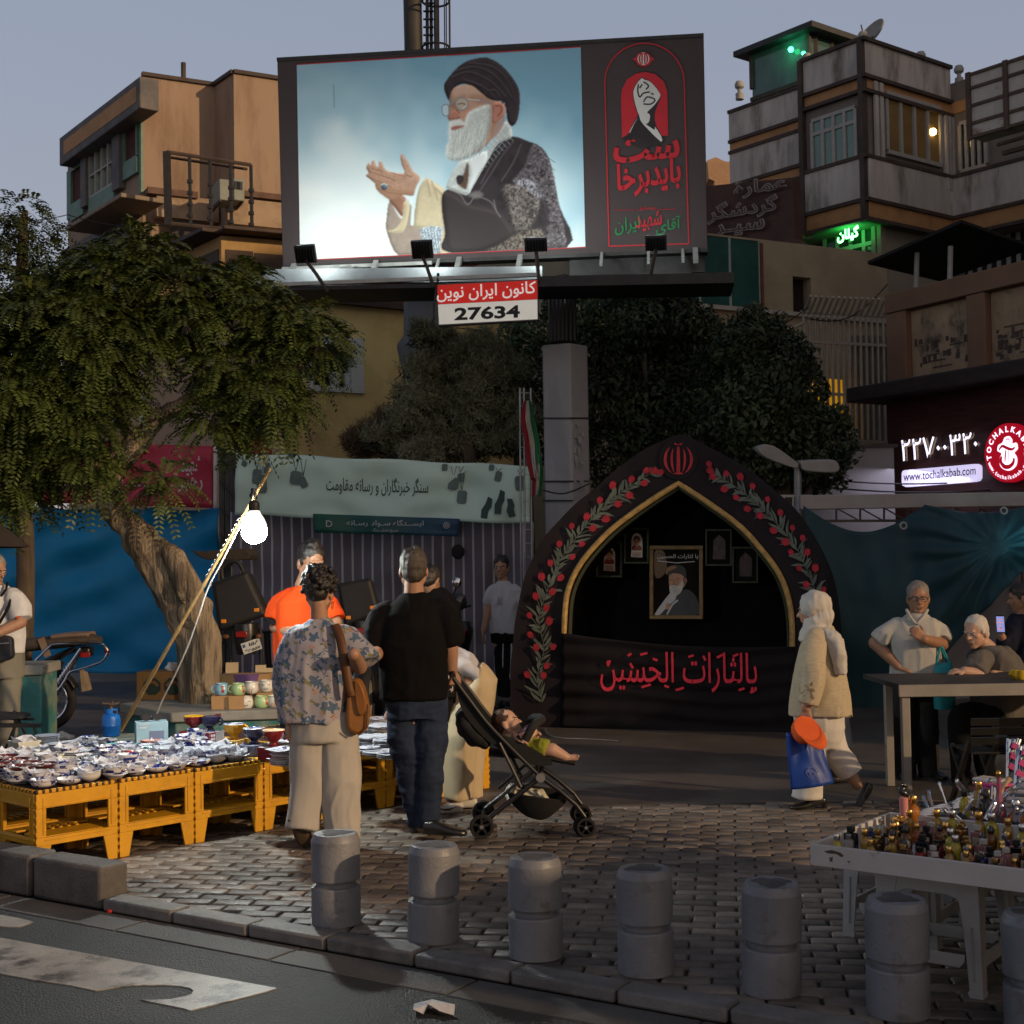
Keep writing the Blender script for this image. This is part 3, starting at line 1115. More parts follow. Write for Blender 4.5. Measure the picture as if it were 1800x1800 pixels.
for s_,l,r,h_ in(('عمارة',(1296,353),(1390,340),32),('گردشگر',(1249,397),(1374,378),37),('سیـر',(1260,421),(1351,412),27)):
 TPX(lm,BS,s_,l,r,h_,.12,.035)
 TPX(dm,BS,s_,(l[0]+2,l[1]-2),(r[0]-2,r[1]-2),h_-4,.125,-.004)
lt_=lm.build('lettering',M('dull_letter',(.30,.28,.26),qr=.6,var=.2),t_,smooth=0)
dm.build('letter_inset',M('letter_inset',(.10,.055,.045),qr=.7),lt_,smooth=0)
A=at(1520,200,30)
RL,RR=Plane(A,vp_dir(-1020)),Plane(A,vp_dir(4100))
rb=thing('concrete_building','grey concrete panel building with tan bands and stepped corners at upper right','building',(A.x,A.y,0))
Z=lambda y:RR.px(1519,y).z
p_in=RR.px(1672,300)
RL2=Plane(p_in,RL.d)
pL=RL.px(1412,200)
pL2=RL.px(1284,250,-.35)
pR2=RL2 .px(1990,300)
bk=(RR.d+V3((.2,.6,0))).normalized()
body=[A,p_in,pR2,pR2+bk*9,pL2+bk*9,pL2,pL-RL.n*.35,pL]
ins=lambda d:body
core=M('wall_core',(.20,.175,.15),qr=.9,var=.15,sc=1.5,qb=.2)
mass(rb,body,Z(385),Z(100),core)
mass(rb,[p-V3((0,0,0))+bk*.9 for p in body],0,Z(385),M('lower_render',(.27,.25,.20),qr=.9,var=.15,sc=1.2,qb=.2,qs=(.17,.15,.11),ssc=1,qm=.6))
def band(ya,yb,mat,name,fr,seg=('L','W','R','I'),bev=.02):
 o=[]
 for s_ in seg:
  m=MB()
  za,zb=Z(ya),Z(yb)
  if s_=='L':
   u0=RL.uz(1413,200)[0]
   RL.uzbox(m,u0,0,zb,za,fr,-.02)
  elif s_=='W':
   q=RL.shift(-.35)
   q.uzbox(m,q.uz(1284,250)[0],q.uz(1411.5,200)[0],zb,za,fr,-.02)
  elif s_=='R':
   RR.uzbox(m,0 if fr<.05 else-.0,RR.uz(1672,300)[0]+(-.0),zb,za,fr,-.02)
  elif s_=='I':
   RL2 .uzbox(m,0.02,RL2 .uz(1990,300)[0],zb,za,fr,-.02)
  o.append(m.build(name,mat,rb,qv=bev))
 return o
band(72,133,conc,'parapet_panel',.06,('L','R'))
band(105,160,conc,'parapet_panel',.06,('W',))
band(136,158,tan,'tan_band',.04,('L','R','I'))
band(163,181,tan,'tan_band',.04,('W',))
band(184,245,conc,'wall_panel',.06,('W',))
band(248,268,tan,'tan_band',.04,('W',))
band(277,348,conc,'wall_panel',.10)
band(352,383,tan,'tan_band',.07)
m=MB()
for y in(70.5,134.5,160,274.5,350,384.5):
 z=Z(y)
 RL.uzbox(m,RL.uz(1413,200)[0],.12,z-.04,z+.04,.13,-.02)
 RR.uzbox(m,0,RR.uz(1672,300)[0],z-.045,z+.035,.125,-.02)
 if y>200:
  RL2 .uzbox(m,.02,RL2 .uz(1990,300)[0],z-.04,z+.04,.13,-.02)
q=RL.shift(-.35)
for y in(103.5,161.5,182.5,246.5,270):
 q.uzbox(m,q.uz(1284,250)[0],q.uz(1411.5,200)[0],Z(y)-.04,Z(y)+.04,.10,-.02)
for x,pl in((1413,RL),(1519,RL)):
 u=pl.uz(x,200)[0]
 pl.uzbox(m,u-.06,u+.06,Z(384),Z(70),.14,-.05)
m.build('rusty_trim',ironb,rb,smooth=0)
WDW(RL,rb,1429,1506,188,278,1506,4,1,wframe,glassg,.08,.06,.72)
inl=M('lit_room',(.10,.075,.035),qr=.3,var=.5,sc=1.2,qb=0,emit=(1,.5,.12),es=.018)
w_=WDW(RR,rb,1556,1650,165,268,1560,4,1,wframe,inl,.09,.08)
m=MB()
m.ball(RR.px(1636,233,.06),.085,12)
m.ball(RR.px(1706,252,.04),.05,10)
warm=M('warm_lamp',(1,.7,.3),emit=(1,.62,.2),es=14,qb=0)
m.build('room_lamp',warm,rb)
m=MB()
for x in(1533,1542):
 m=MB()
 RR.box(m,x,x+6,140,275,1519,.1,.045)
 m.build('pier',conc,rb,smooth=0)
for x in(1655,1661,1667):
 m=MB()
 RR.box(m,x,x+4,160,300,1519,.12,.02)
 m.build('pier',conc,rb,smooth=0)
WDW(RL2,rb,1690,1735,215,300,1700,4,1,wframe,glassd,.08,.08)
t_=thing('roof_room','glass walled roof hut with a dark flat roof and a small green lamp','roof hut',RL.px(1400,110,-2.5))
q=RL.shift(-1.2)
q2=RR.shift(-.4)
gl_=M('hut_glass',(.05,.10,.09),qr=.1,var=.4,sc=1.2,qb=.02,spec=.5)
m=MB()
a,b_=q.px(1322,130),q.px(1422,100)
zr,zf=q.px(1422,58).z,q.px(1422,118).z
c_=b_+RR.d*2.0
m.prism([V3((p.x,p.y,zf-1.2))for p in(a,b_,c_,a+RR.d*2)],(0,0,zr-zf+1.2))
m.build('glazing',gl_,t_,smooth=0)
m=MB()
q.box(m,1319,1326,56,120,1422,.04,-.04,yr=140)
q.box(m,1419,1425,56,120,1422,.04,-.04,yr=110)
q.uzbox(m,q.uz(1320,135)[0],q.uz(1424,100)[0],zf-.35,zf-.25,.05,-.03)
for k in range(3):
 pp=b_+RR.d*(.25+k*.6)
 m.bar(V3((pp.x,pp.y,zf-1)),V3((pp.x,pp.y,zr)),.09)
m.build('frame',ironb,t_,smooth=0)
m=MB()
e0=RL.d*.35
rf=[a-e0+RL.n*.3,b_+e0+RL.n*.3,c_+RR.d*.6+e0,a+RR.d*2.6-e0]
m.prism([V3((p.x,p.y,zr))for p in rf],(0,0,.14))
m.build('roof',dsteel,t_,smooth=0)
m=MB()
m.ball(q.px(1396,89,.12),.07,10)
grn=M('green_lamp',(.1,1,.4),emit=(.05,1,.35),es=9,qb=0)
m.build('lamp',grn,t_)
light('lamp_light','POINT',q.px(1396,88,.35),9,(.1,1,.45),.05,parent=t_)
dc=RR.px(1541,62,-.1)
t_=thing('satellite_dish','grey satellite dish tilted on the parapet of the concrete building','satellite dish',dc-V3((0,0,.3)))
T=V3((-.75,-.35,.55)).to_track_quat('Z','Y').to_matrix()
m=MB()
prof=[(0.001,0)]+[(r_,r_*r_*.55)for r_ in(.1,.2,.3,.4)]+[(.4,.42*.4*.55+.03),(.3,.03),(.001,-.03)]
m.lathe(prof,dc,24,T)
m.build('dish',M('dish_grey',(.30,.28,.26),qr=.6,var=.15),t_)
m=MB()
m.tube([dc,dc-V3((0,0,.45))],.04,8)
m.tube([dc-T@V3((0,.35,0)),dc+T@V3((0,0,.4))],.015,6)
m.build('mount',ironb,t_)
for x,y,lab in((1295,152,'small pale finial at the far left end of the grey parapet'),(1414,104,'small pale finial at the step of the grey parapet'),(1512,66,'small pale finial at the parapet corner beside the dish'),(1625,100,'small pale finial halfway along the right parapet'),(1692,124,'small pale finial at the right end of the grey parapet')):
 q=RL if x<1519 else RR
 p=q.px(x,y+4,-.1)
 m=MB()
 m.lathe([(.10,-.25),(.10,-.1),(.05,-.08),(.05,0),(.11,.05),(.12,.12),(.08,.2),(.001,.22)],p,14)
 tag(m.build('parapet_finial',M('finial_white',(.36,.34,.31),qr=.7)),lab,'finial','finials on the concrete parapet')
LP=RL.shift(-.75)
WDW(LP,rb,1452,1545,402,505,1500,4,1,wframe,M('green_dark_glass',(.012,.05,.025),qr=.15,var=.5,sc=2,qb=0),.09,.06,.68)
m=MB()
q=LP.shift(.35)
for x in range(1475,1513,6):
 m.bar(q.px(x,462),q.px(x,492),.03)
for y in(461,477,492):
 m.bar(q.px(1473,y),q.px(1513,y-3),.04)
m.build('balcony_rail',ironb,rb)
m=MB()
for x in(1540,1550):
 LP.box(m,x,x+7,388,560,1545,.15,-.02)
RR.shift(-.6).box(m,1556,1700,400,560,1560,.0,-.1)
m.build('pier',M('lower_render'),rb,smooth=0)
WDW(RR.shift(-.55),rb,1565,1620,405,470,1570,3,1,wframe,glassd,.08,.06)
q=RL2 .shift(-.75)
WDW(q,rb,1690,1810,410,480,1740,7,1,wframe,glassd,.10,.06)
WDW(q,rb,1812,1900,400,480,1860,5,1,wframe,glassd,.10,.06)
PN=LP.shift(.55)
t_=thing('neon_sign','glowing green neon script sign over the balcony window of the concrete building','neon sign',PN.px(1490,430))
m=MB()
neon=M('neon_green',(.3,1,.5),emit=(.30,1.0,.42),es=5,qb=0)
TPX(m,PN,'گیلان',(1473,429),(1511,421),26,.03,.035)
m.build('lettering',neon,t_,smooth=0)
m=MB()
PN.box(m,1474,1510,416,418,1492,.0,-.03)
PN.box(m,1474,1510,427,429,1492,.0,-.03)
m.build('rail',dsteel,t_,smooth=0)
light('sign_light','AREA',PN.px(1492,420,.10),9,(.02,1,.12),.5,aim=PN.px(1490,385,-.05),parent=t_)
A=at(1600,480,25.5)
q=Plane(A,vp_dir(-800))
t_=thing('roof_sunshade','black flat sunshade on thin poles standing on the restaurant roof terrace','sunshade',q.px(1640,500))
bkm=M('black_sheet',(.014,.013,.014),qr=.8,var=.3)
m=MB()
za=q.px(1580,446).z
o_=q.px(1525,455)
d2=V3((q.d.y,-q.d.x,0))
if d2 .y<0:
 d2=-d2
e1=V3((o_.x,o_.y,za))
e2=q.px(1690,407)
e2=V3((e2 .x,e2 .y,za+.35))
e3=e2+d2*2.2
e4=e1+d2*2.2
e4 .z,e3 .z=za-.1,za+.15
m.prism([e1,e2,e3,e4],(0,0,-.06))
m.build('canopy',bkm,t_,smooth=0)
m=MB()
for x,y in((1586,500),(1645,497)):
 m.tube([q.px(x,y+20,-.4),q.px(x+2,440-(x-1586)*.2,-.4)],.05,8)
m.build('pole',wframe,t_)
A=at(1566,600,21.5)
KR=Plane(A,vp_dir(-420))
kb_=thing('restaurant_building','brown restaurant front with mural panels over dark wood cladding at right edge','building',(A.x,A.y,0))
browns=M('brown_frame_render',(.19,.105,.065),qr=.8,var=.1,sc=2,qb=.15)
ZK=lambda y:KR.px(1566,y).z
ue=KR.uz(1995,600)[0]
m=MB()
KR.uzbox(m,0,ue,ZK(553),ZK(519),.12,-3)
for x0,x1 in((1566,1600),(1708,1741),(1850,1880)):
 u=sorted((KR.uz(x0,600)[0],KR.uz(x1,600)[0]))
 KR.uzbox(m,u[0],u[1],ZK(680),ZK(553)-.003,.10,-.3)
m.build('frame',browns,kb_,qv=.015)
m=MB()
KR.uzbox(m,.02,ue,0,ZK(552),-.05,-3)
m.build('wall',M('mural_back',(.21,.15,.10),qr=.85,var=.15),kb_,smooth=0)
mur=M('mural_paint',(.31,.215,.135),qr=.8,var=.3,sc=2.2,qb=.15,qs=(.10,.075,.055),ssc=2.6,qm=.9,qx=(1,1,.7),ql=.52,qh=.62)
for x0,x1 in((1601,1707),(1742,1849),(1881,1990)):
 u=sorted((KR.uz(x0,600)[0],KR.uz(x1,600)[0]))
 m=MB()
 KR.uzbox(m,u[0],u[1],ZK(672),ZK(556),-.02,-.045)
 p_=m.build('mural_panel',mur,kb_,smooth=0)
 m=MB()
 rr_=random.Random(x0)
 wd=u[1]-u[0]
 for k in range(26):
  uu,zz=u[0]+wd*rr_.uniform(.05,.9),ZK(672)+(ZK(556)-ZK(672))*rr_.uniform(.05,.5)
  KR.uzbox(m,uu,uu+rr_.uniform(.03,.09),zz,zz+rr_.uniform(.04,.13),-.0185+.0002*k,-.03)
 for k in range(5):
  uu=u[0]+wd*rr_.uniform(.05,.7)
  KR.uzbox(m,uu,uu+rr_.uniform(.15,.5),ZK(660)+.1*k,ZK(660)+.1*k+.02,-.0125+.0004*k,-.03)
 m.build('mural_drawing',M('mural_ink',(.075,.055,.045),qr=.85,var=.3,sc=8),p_,smooth=0)
m=MB()
KR.uzbox(m,-.45,ue,ZK(706),ZK(680),.55,-.3)
m.build('canopy',M('dark_beam',(.035,.024,.022),qr=.6,var=.3,sc=3,qx=(1,1,6)),kb_,qv=.02)
m=MB()
KR.uzbox(m,.02,ue,.5,ZK(706)-.003,.14,-.045)
wood=M('dark_red_wood',(.055,.017,.012),qr=.45,var=.45,sc=2.2,qb=.2,bsc=30,qx=(1,1,9),spec=.4)
m.build('wood_cladding',wood,kb_,smooth=0)
glow=M('sign_white',(.9,.9,1),emit=(.86,.82,1),es=1.5,qb=0)
KS=KR.shift(.30)
t_=thing('phone_sign','white lit phone numerals on the dark wood restaurant wall','sign',KS.px(1650,810))
m=MB()
TPX(m,KS,'۲۲۷۰۰۳۲۰',(1584,811),(1718,796),38,0,.0)
m.build('numerals',glow,t_,smooth=0)
m=MB()
TPX(m,KS,'۲۲۷۰۰۳۲۰',(1585,811.5),(1719,796.5),38,-.05,.0)
m.build('numeral_side',M('sign_side',(.35,.25,.15),qr=.5),t_,smooth=0)
t_=thing('web_sign','white lit oblong sign with the dark web address under the phone numerals','sign',KS.px(1650,860))
m=MB()
m.prism([KS.px(x,y)for x,y in[(1590,826.5),(1714,815.5),(1719,818),(1720,822),(1720,840),(1717,845),(1710,847),(1592,856),(1586,853),(1585,848),(1585,832),(1586.5,828)]],-KS.n*.08)
m.build('light_box',M('box_white',(.8,.78,.9),emit=(.72,.66,1),es=.85,qb=0,var=.2,sc=3),t_,smooth=0)
m=MB()
TPX(m,KS,'www.tochalkabab.com',(1589,846),(1716,834),15,.012,.008)
m.build('lettering',M('dark_purple',(.05,.035,.09),qr=.5),t_,smooth=0)
t_=thing('round_sign','round red lit sign with a white swirling letter and ring of lettering','sign',KS.px(1775,850))
cx,cy=1775,796
cr=KS.px(cx,cy,.04)
Rm=(KS.px(cx,cy-52,.04)-cr).length
m=MB()
disc=[cr+KS.d*Rm*cs_(a)+V3((0,0,Rm*sn_(a)))for a in[k*tu_/48 for k in range(48)]]
m.prism(disc,-KS.n*.1)
m.build('disc',M('sign_red',(.45,.01,.02),emit=(.55,.004,.02),es=.55,qb=0),t_,smooth=0)
m=MB()
def arc_text(m,s_,c,pl,r,a0,a1,h,inside=False,bold=.03):
 n_=len(s_)
 for k,ch_ in enumerate(s_):
  a=rad(a0+(a1-a0)*k/(n_-1))
  rd=pl.d*cs_(a)+V3((0,0,sn_(a)))
  tg=-pl.d*sn_(a)+V3((0,0,cs_(a)))
  if not inside:
   text_local(m,ch_,c+rd*r+pl.n*.006,-tg,rd,h*(.72 if ch_.islower()or ch_=='.' else 1)*(.25 if ch_=='.' else 1),None,bold)
  else:
   text_local(m,ch_,c+rd*r+pl.n*.006,tg,-rd,h*(.25 if ch_=='.' else.85 if ch_ in 'wcoa' and False else 1 if ch_ in 'thlkb' else.72),None,bold)
arc_text(m,'TOCHALKABAB',cr,KS,Rm*.70,188,-8,Rm*.2)
arc_text(m,'www.tochalkabab.com',cr,KS,Rm*.90,203,337,Rm*.13,True,.02)
m.build('lettering',glow,t_,smooth=0)
m=MB()
def ribbon(m,pl,c,pts,w,off):
 pts=SPL([(x,z,0)for x,z in pts],6)
 n_=len(pts)
 L_,R_=[],[]
 for i,p in enumerate(pts):
  t1=(pts[min(i+1,n_-1)]-pts[max(i-1,0)]).normalized()
  ww=w*(.45+.55*sn_(math.pi*(i+.6)/(n_+.2)))
  L_.append(p+V3((-t1 .y,t1 .x,0))*ww)
  R_.append(p-V3((-t1 .y,t1 .x,0))*ww)
 q=[c+pl.d*p.x+V3((0,0,p.y))+pl.n*off for p in L_+R_]
 m.add(q,[(i,i+1,n_+i+1,n_+i)for i in range(n_-1)])
blob=sp2([(-.42,.1),(-.38,.28),(-.2,.36),(-.1,.52),(.1,.55),(.22,.42),(.22,.3),(.4,.3),(.44,.1),(.3,-.02),(.4,-.2),(.36,-.45),(.12,-.6),(-.15,-.56),(-.33,-.4),(-.32,-.15),(-.25,0)],4)
m.poly([cr+KS.d*x*Rm+V3((0,0,z*Rm))+KS.n*.008 for x,z in blob][::-1])
m.build('swirl',glow,t_,smooth=0)
m=MB()
for pts,w_ in(([(-.34,.12),(-.2,.24),(0,.16),(.2,.1),(.34,.16)],.035),([(-.24,-.1),(-.27,-.3),(-.12,-.46),(.08,-.47),(.24,-.36),(.28,-.2)],.05),([(-.05,.1),(-.08,-.1),(-.1,-.3)],.02),([(.06,.12),(.04,-.3)],.008),([(-.05,.36),(.0,.46),(.1,.44),(.08,.32)],.012)):
 ribbon(m,KS,cr,[(a_*Rm,b_*Rm)for a_,b_ in pts],w_*1.5*Rm,.014)
m.build('letter_strokes',M('sign_red'),t_,smooth=0)
light('sign_light','AREA',KS.px(1650,832,.5),10,(.8,.75,1),1.2,aim=KS.px(1640,930,.5))
A=at(1410,620,24.5)
q=Plane(A,vp_dir(4600))
t_=thing('bar_fence','tall fence of pale steel bars with bent tops beside the restaurant','fence',(A.x,A.y,0))
barm=M('pale_bar_paint',(.34,.31,.27),qr=.6,var=.15,qb=.1)
m=MB()
for k in range(16):
 x=1412+k*10
 yt=552+(k*.4)
 m.tube([q.px(x+6,850),q.px(x,yt),q.px(x-12,yt-26,.35)],.028,6)
m.build('bars',barm,t_)
m=MB()
for y in(548,600,690,770):
 m.bar(q.px(1408,y),q.px(1566,y+8),.05)
m.tube([q.px(1355,595),q.px(1412,568)],.03,6)
m.build('rail',barm,t_)
t_=thing('yellow_gate','bright yellow metal gate behind the pale bars','gate',q.px(1475,850,-.4))
m=MB()
q.box(m,1436,1504,662,850,1475,-.3,-.36)
m.build('panel',M('yellow_paint_glow',(.55,.27,.01),qr=.5,var=.15,qb=.1,emit=(.6,.28,.01),es=.55),t_,smooth=0)  # emission puts the light falling on the gate into its paint
m=MB()
for y in(684,720,757):
 q.box(m,1436,1504,y,y+3,1475,-.27,-.3)
m.build('rib',M('yellow_paint_glow'),t_,smooth=0)
t_=thing('corrugated_wall','weathered grey corrugated sheet wall beside the dark wood restaurant','wall',q.px(1535,850,-.2))
m=MB()
n_=40
vs=[]
for k in range(n_+1):
 x=1504+74*k/n_
 for y in(588,776):
  vs.append(q.px(x+(y-588)*.04,y,-.15+.035*(k%2)))
m.add(vs,[(2*k,2*k+1,2*k+3,2*k+2)for k in range(n_)])
m.build('sheet',M('corrugated',(.22,.20,.165),qr=.7,var=.2,sc=2,qs=(.12,.10,.08),ssc=1.2,qm=.7),t_,smooth=0,solid=.02)
t_=thing('boundary_wall','plain grey rendered boundary wall left of the lit web sign','wall',at(1520,1000,20.5))
q=dist_pl(20.6)
m=MB()
q.box(m,1395,1576,787,1180,1500,0,-.3)
m.build('wall',M('grey_render',(.26,.25,.25),qr=.85,var=.12,sc=1.5,qb=.2,qs=(.18,.17,.165),ssc=1,qm=.5),t_,smooth=0)
m=MB()
q.box(m,1390,1577,782,787,1500,.05,-.35)
m.build('coping',ironb,t_,smooth=0)
A=at(1704,190,27)
q=Plane(A,vp_dir(-1000))
t_=thing('hoarding_back','white rust stained sheet metal back of a hoarding in the top right corner','hoarding',q.px(1750,262))
m=MB()
zt_,zb_=q.px(1704,132).z,q.px(1704,243).z
q.uzbox(m,0,q.uz(1960,190)[0],zb_,zt_,0,-.5)
m.build('sheet',M('rusty_white',(.50,.46,.40),qr=.7,var=.15,sc=2,qb=.15,qs=(.16,.085,.05),ssc=2.2,qm=.85,ql=.55,qh=.66),t_,smooth=0)
m=MB()
for x in(1704,1770,1836,1900):
 u=q.uz(x,190)[0]
 q.uzbox(m,u-.05,u+.05,zb_-.05,zt_+.05,.05,-.02)
for f_ in(0,.22,.5,.78,1):
 z=zb_+(zt_-zb_)*f_
 q.uzbox(m,0,q.uz(1960,190)[0],z-.03,z+.03,.035,-.02)
m.bar(q.px(1738,262,-.5),q.px(1860,228,-.5),.08)
m.bar(q.px(1738,250,-.3),q.px(1860,214,-.3),.06)
m.build('frame',rust,t_,smooth=0)
PR=dist_pl(15.4)
t_=thing('stall_truss','pale fascia and light steel truss above the dark teal tarp','stall frame',PR.px(1600,1290))
m=MB()
PR.box(m,1405,1900,868,893,1600,.05,-.05)
m.build('fascia',M('fascia_white',(.33,.31,.30),qr=.75,var=.15,sc=2),t_,qv=.01)
m=MB()
q=PR.shift(-.35)
m.bar(q.px(1410,916),q.px(1900,914),.03)
for k in range(10):
 x=1470+k*42
 m.bar(q.px(x,893),q.px(x,915),.02)
 m.bar(q.px(x,893),q.px(x+40,915),.015)
for x in(1420,1800):
 m.bar(q.px(x,880),q.px(x,1300),.05)
m.build('truss',M('truss_steel',(.12,.11,.10),qr=.6,qt=.3),t_)
tealc=M('dark_teal_fabric',(.004,.042,.060),qr=.6,var=.15,sc=2,qb=.15,bsc=150,sheen=.2)
PRT=dist_pl(15.2)
nu,nv=90,60
vs,fs=[],[]
for j in range(nv+1):
 v=j/nv
 for i in range(nu+1):
  u=i/nu
  x=1412+408*u
  yt=889+46*sn_(min(1,u/.52)*math.pi)*(1 if u<.52 else 0)+(0 if u<.52 else-2+14*sn_((u-.52)/.48*math.pi))
  yb=1285 if u<.36 else 1285-(u-.36)/.64*306-14*sn_((u-.36)/.64*math.pi)
  y=yt+(yb-yt)*v
  gx,gy=1745,960
  ang=math.atan2(y-gy,x-gx)
  dd=math.hypot(x-gx,y-gy)
  fo=.028*sn_(ang*17+3*pn(dd*.01,ang))*math.exp(-((dd-110)/100)**2)*max(0,min(1,(u-.3)*4))+.10*pn(u*4,v*3,8)+.03*pn(u*14,v*4,3)
  vs.append(PRT.px(x,y,fo+.15*sn_(v*3)))
for j in range(nv):
 for i in range(nu):
  a=j*(nu+1)+i
  fs.append((a,a+1,a+nu+2,a+nu+1))
m=MB()
m.add(vs,fs)
tag(m.build('teal_tarp',tealc,smooth=180,solid=.006),'dark teal fabric tarp with gathered folds hung behind the black table','tarp')
for x,y,lab in((1578,925,'metal eyelet at the sagging middle of the dark teal tarp'),(1752,899,'metal eyelet near the right end of the dark teal tarp')):
 m=MB()
 c=PRT.px(x,y,.22)
 m.tube([c+V3((.035*cs_(a),0,.035*sn_(a)))for a in[k*tu_/16 for k in range(16)]],.012,6,qc=True)
 tag(m.build('eyelet',steel),lab,'eyelet','eyelets of the teal tarp')
t_=thing('backdrop_sheet','plain pale grey sheet behind the seated old man','sheet',dist_pl(15.8).px(1760,1290))
q=dist_pl(15.9)
cloth('sheet',q,(1630,960),(1900,960),(1900,1290),(1630,1290),20,16,lambda u,v:.05*sn_(u*18),M('grey_sheet_cloth',(.20,.19,.20),qr=.8,var=.08),t_)
c=PRT.px(1797,941,.35)
t_=thing('cyan_lamp','small glowing cyan lamp at the right edge below the teal tarp','lamp',c)
m=MB()
m.ball(c,.055,12)
m.build('bulb',M('cyan_glow',(.4,1,1),emit=(.3,.95,1),es=12,qb=0),t_)
m=MB()
m.tube([c+V3((0,0,.04)),c+V3((.02,.1,.3))],.012,6)
m.build('cable',dsteel,t_)
light('lamp_light','POINT',c+V3((0,-.06,-.02)),1.1,(.1,.85,1),.05,parent=t_)
t_=thing('wicker_screen','narrow woven straw screen just right of the arch','screen',dist_pl(15.0).px(1402,1290))
m=MB()
q=dist_pl(15.05)
q.box(m,1360,1412,903,1290,1400,0,-.03)
m.build('panel',M('straw',(.17,.12,.07),qr=.85,var=.3,sc=3,qb=.6,bsc=18,qx=(1,1,7)),t_,smooth=0)
q=dist_pl(16.5)
t_=thing('street_light','twin headed grey street light behind the right shoulder of the arch','street light',q.px(1402,1230))
m=MB()
m.tube([q.px(1404,1230),q.px(1402,815)],.045,10)
m.build('pole',steel,t_)
hd=M('lamp_head_grey',(.30,.285,.27),qr=.6,var=.15)
for pts in([(1400,820),(1392,824),(1345,807),(1329,793),(1334,786),(1356,785),(1395,812)],[(1404,818),(1408,812),(1452,810),(1466,812),(1472,824),(1462,832),(1412,829)]):
 m=MB()
 m.prism([q.px(x,y,.12)for x,y in sp2(pts,3)],(0,.26,.03))
 m.build('lamp_head',hd,t_,qv=.02)
m=MB()
for x in(1362,1378,1394,1410,1424):
 m.bar(q.px(x,872),q.px(x,895),.02)
m.bar(q.px(1358,872),q.px(1428,872),.03)
m.bar(q.px(1358,893),q.px(1428,893),.03)
tag(m.build('white_railing',wframe),'short white railing behind the right shoulder of the arch','railing')
t_=thing('sun_blocker_building','plain apartment block added out of view at right to keep sun off far facades','building',(20,22,0))  # unseen block, added to keep the low sun off the far facades
m=MB()
m.box((20,22.5,8),(6,40,16))
m.build('wall',beige,t_,smooth=0)
for j in range(4):
 for i in range(7):
  m=MB()
  m.box((17.0,6+5.5*i,2.6+3.6*j),(.08,1.9,1.5))
  m.build('window',glassd,t_,smooth=0)
m=MB()
m.box((20,22.5,16.1),(6.5,40.5,.2))
m.build('roof',ironb,t_,smooth=0)
va,vb=V3((3.6,3.3,0)),V3((6.0,4.35,0))
vn_=V3((.5,-.8,0))
t_=thing('sun_blocker_stall','grey sheeted stall added out of view at right to shade the near pavement','stall',(va+vb)/2)  # unseen stall, added so that the near pavement lies in shade
m=MB()
m.prism([va,vb,vb+vn_,va+vn_],(0,0,1.5))
m.build('sheeting',M('grey_sheet_cloth'),t_,qv=.08,seg=3)
m=MB()
m.bar(va+vn_*.5+V3((0,0,1.5)),vb+vn_*.5+V3((0,0,1.5)),.12,.2)
m.build('ridge',woodg,t_)
pa,pb=at(487,288,19.4),at(1241,250,18.75)
BP=Plane(pa,(pb-pa))
bb=thing('billboard','huge floodlit hoarding of a turbaned bearded man with raised hands, on a square column','billboard',V3((at(990,1100,19.2).x,19.2,0)))
plast=M('hoarding_vinyl',(.055,.04,.042),qr=.6,var=.08,sc=1,qb=.05,bsc=20)
m=MB()
frame=[(487,105),(1237,62),(1244,440),(497,470)]
m.prism([BP.px(x,y)for x,y in frame],-BP.n*.22)
m.build('panel',plast,bb,qv=.01)
nX,nY=440,330
U_,V_=np.meshgrid(np.linspace(0,1,nX),np.linspace(0,1,nY))
X=522+499*U_+V_*(6+2*U_)
Y_=(115-31*U_)*(1-V_)+(457-23*U_)*V_
zx,zy=(X-620)*4.39,(Y_-90)*4.39
co3=np.stack([X.ravel(),Y_.ravel(),0*X.ravel()],1)
nzf=lambda fq,sd=0:vnoise(co3,fq,sd).reshape(X.shape)
f_=(445-Y_)/350+.40*((X-525)/500-.35)+.16*nzf(.014,2)+.08*nzf(.035,4)
CV=np.stack([np.interp(f_,(.08,.34,.58,1.0),q)for q in((.86,.66,.40,.20),(.90,.79,.60,.40),(.90,.84,.71,.54))],2)
def blur(a,n):
 for _ in range(n):
  a=(np.roll(a,1,0)+a*2+np.roll(a,-1,0))/4
  a=(np.roll(a,1,1)+a*2+np.roll(a,-1,1))/4
 return a
def inside(poly):
 px_,py_=[p[0]for p in poly],[p[1]for p in poly]
 sel=(zx>min(px_))&(zx<max(px_))&(zy>min(py_))&(zy<max(py_))
 xs,ys=zx[sel],zy[sel]
 ins_=np.zeros(xs.shape,bool)
 for a in range(len(poly)):
  (x0,y0),(x1,y1)=poly[a-1],poly[a]
  if y0!=y1:
   ins_^=((y0>ys)!=(y1>ys))&(xs<(x1-x0)*(ys-y0)/(y1-y0)+x0)
 out=np.zeros(X.shape)
 out[sel]=ins_
 return out
def PT_(poly,col,soft=1,pil=0,R=14,lx=.5,ly=-.8,nz=0,nf=.15,k=4,a=1):
 """one printed shape with soft edge, rounded shading of the photo and mottling"""
 m_=inside(sp2(poly,k))
 c=np.ones(X.shape+(3,))*np.array(col)
 if pil:
  h_=blur(m_,R)
  gy,gx=np.gradient(h_)
  c=c*(1+pil*np.clip(-(gx*lx+gy*ly)*R*1.2,-1,1))[...,None]
 if nz:
  c=c*np.clip(1+nz*(nzf(nf,len(poly))+.6*nzf(nf*2.7,3)),.15,3)[...,None]
 m_=(blur(m_,soft)*a)[...,None]
 CV[:]=CV*(1-m_)+c*m_
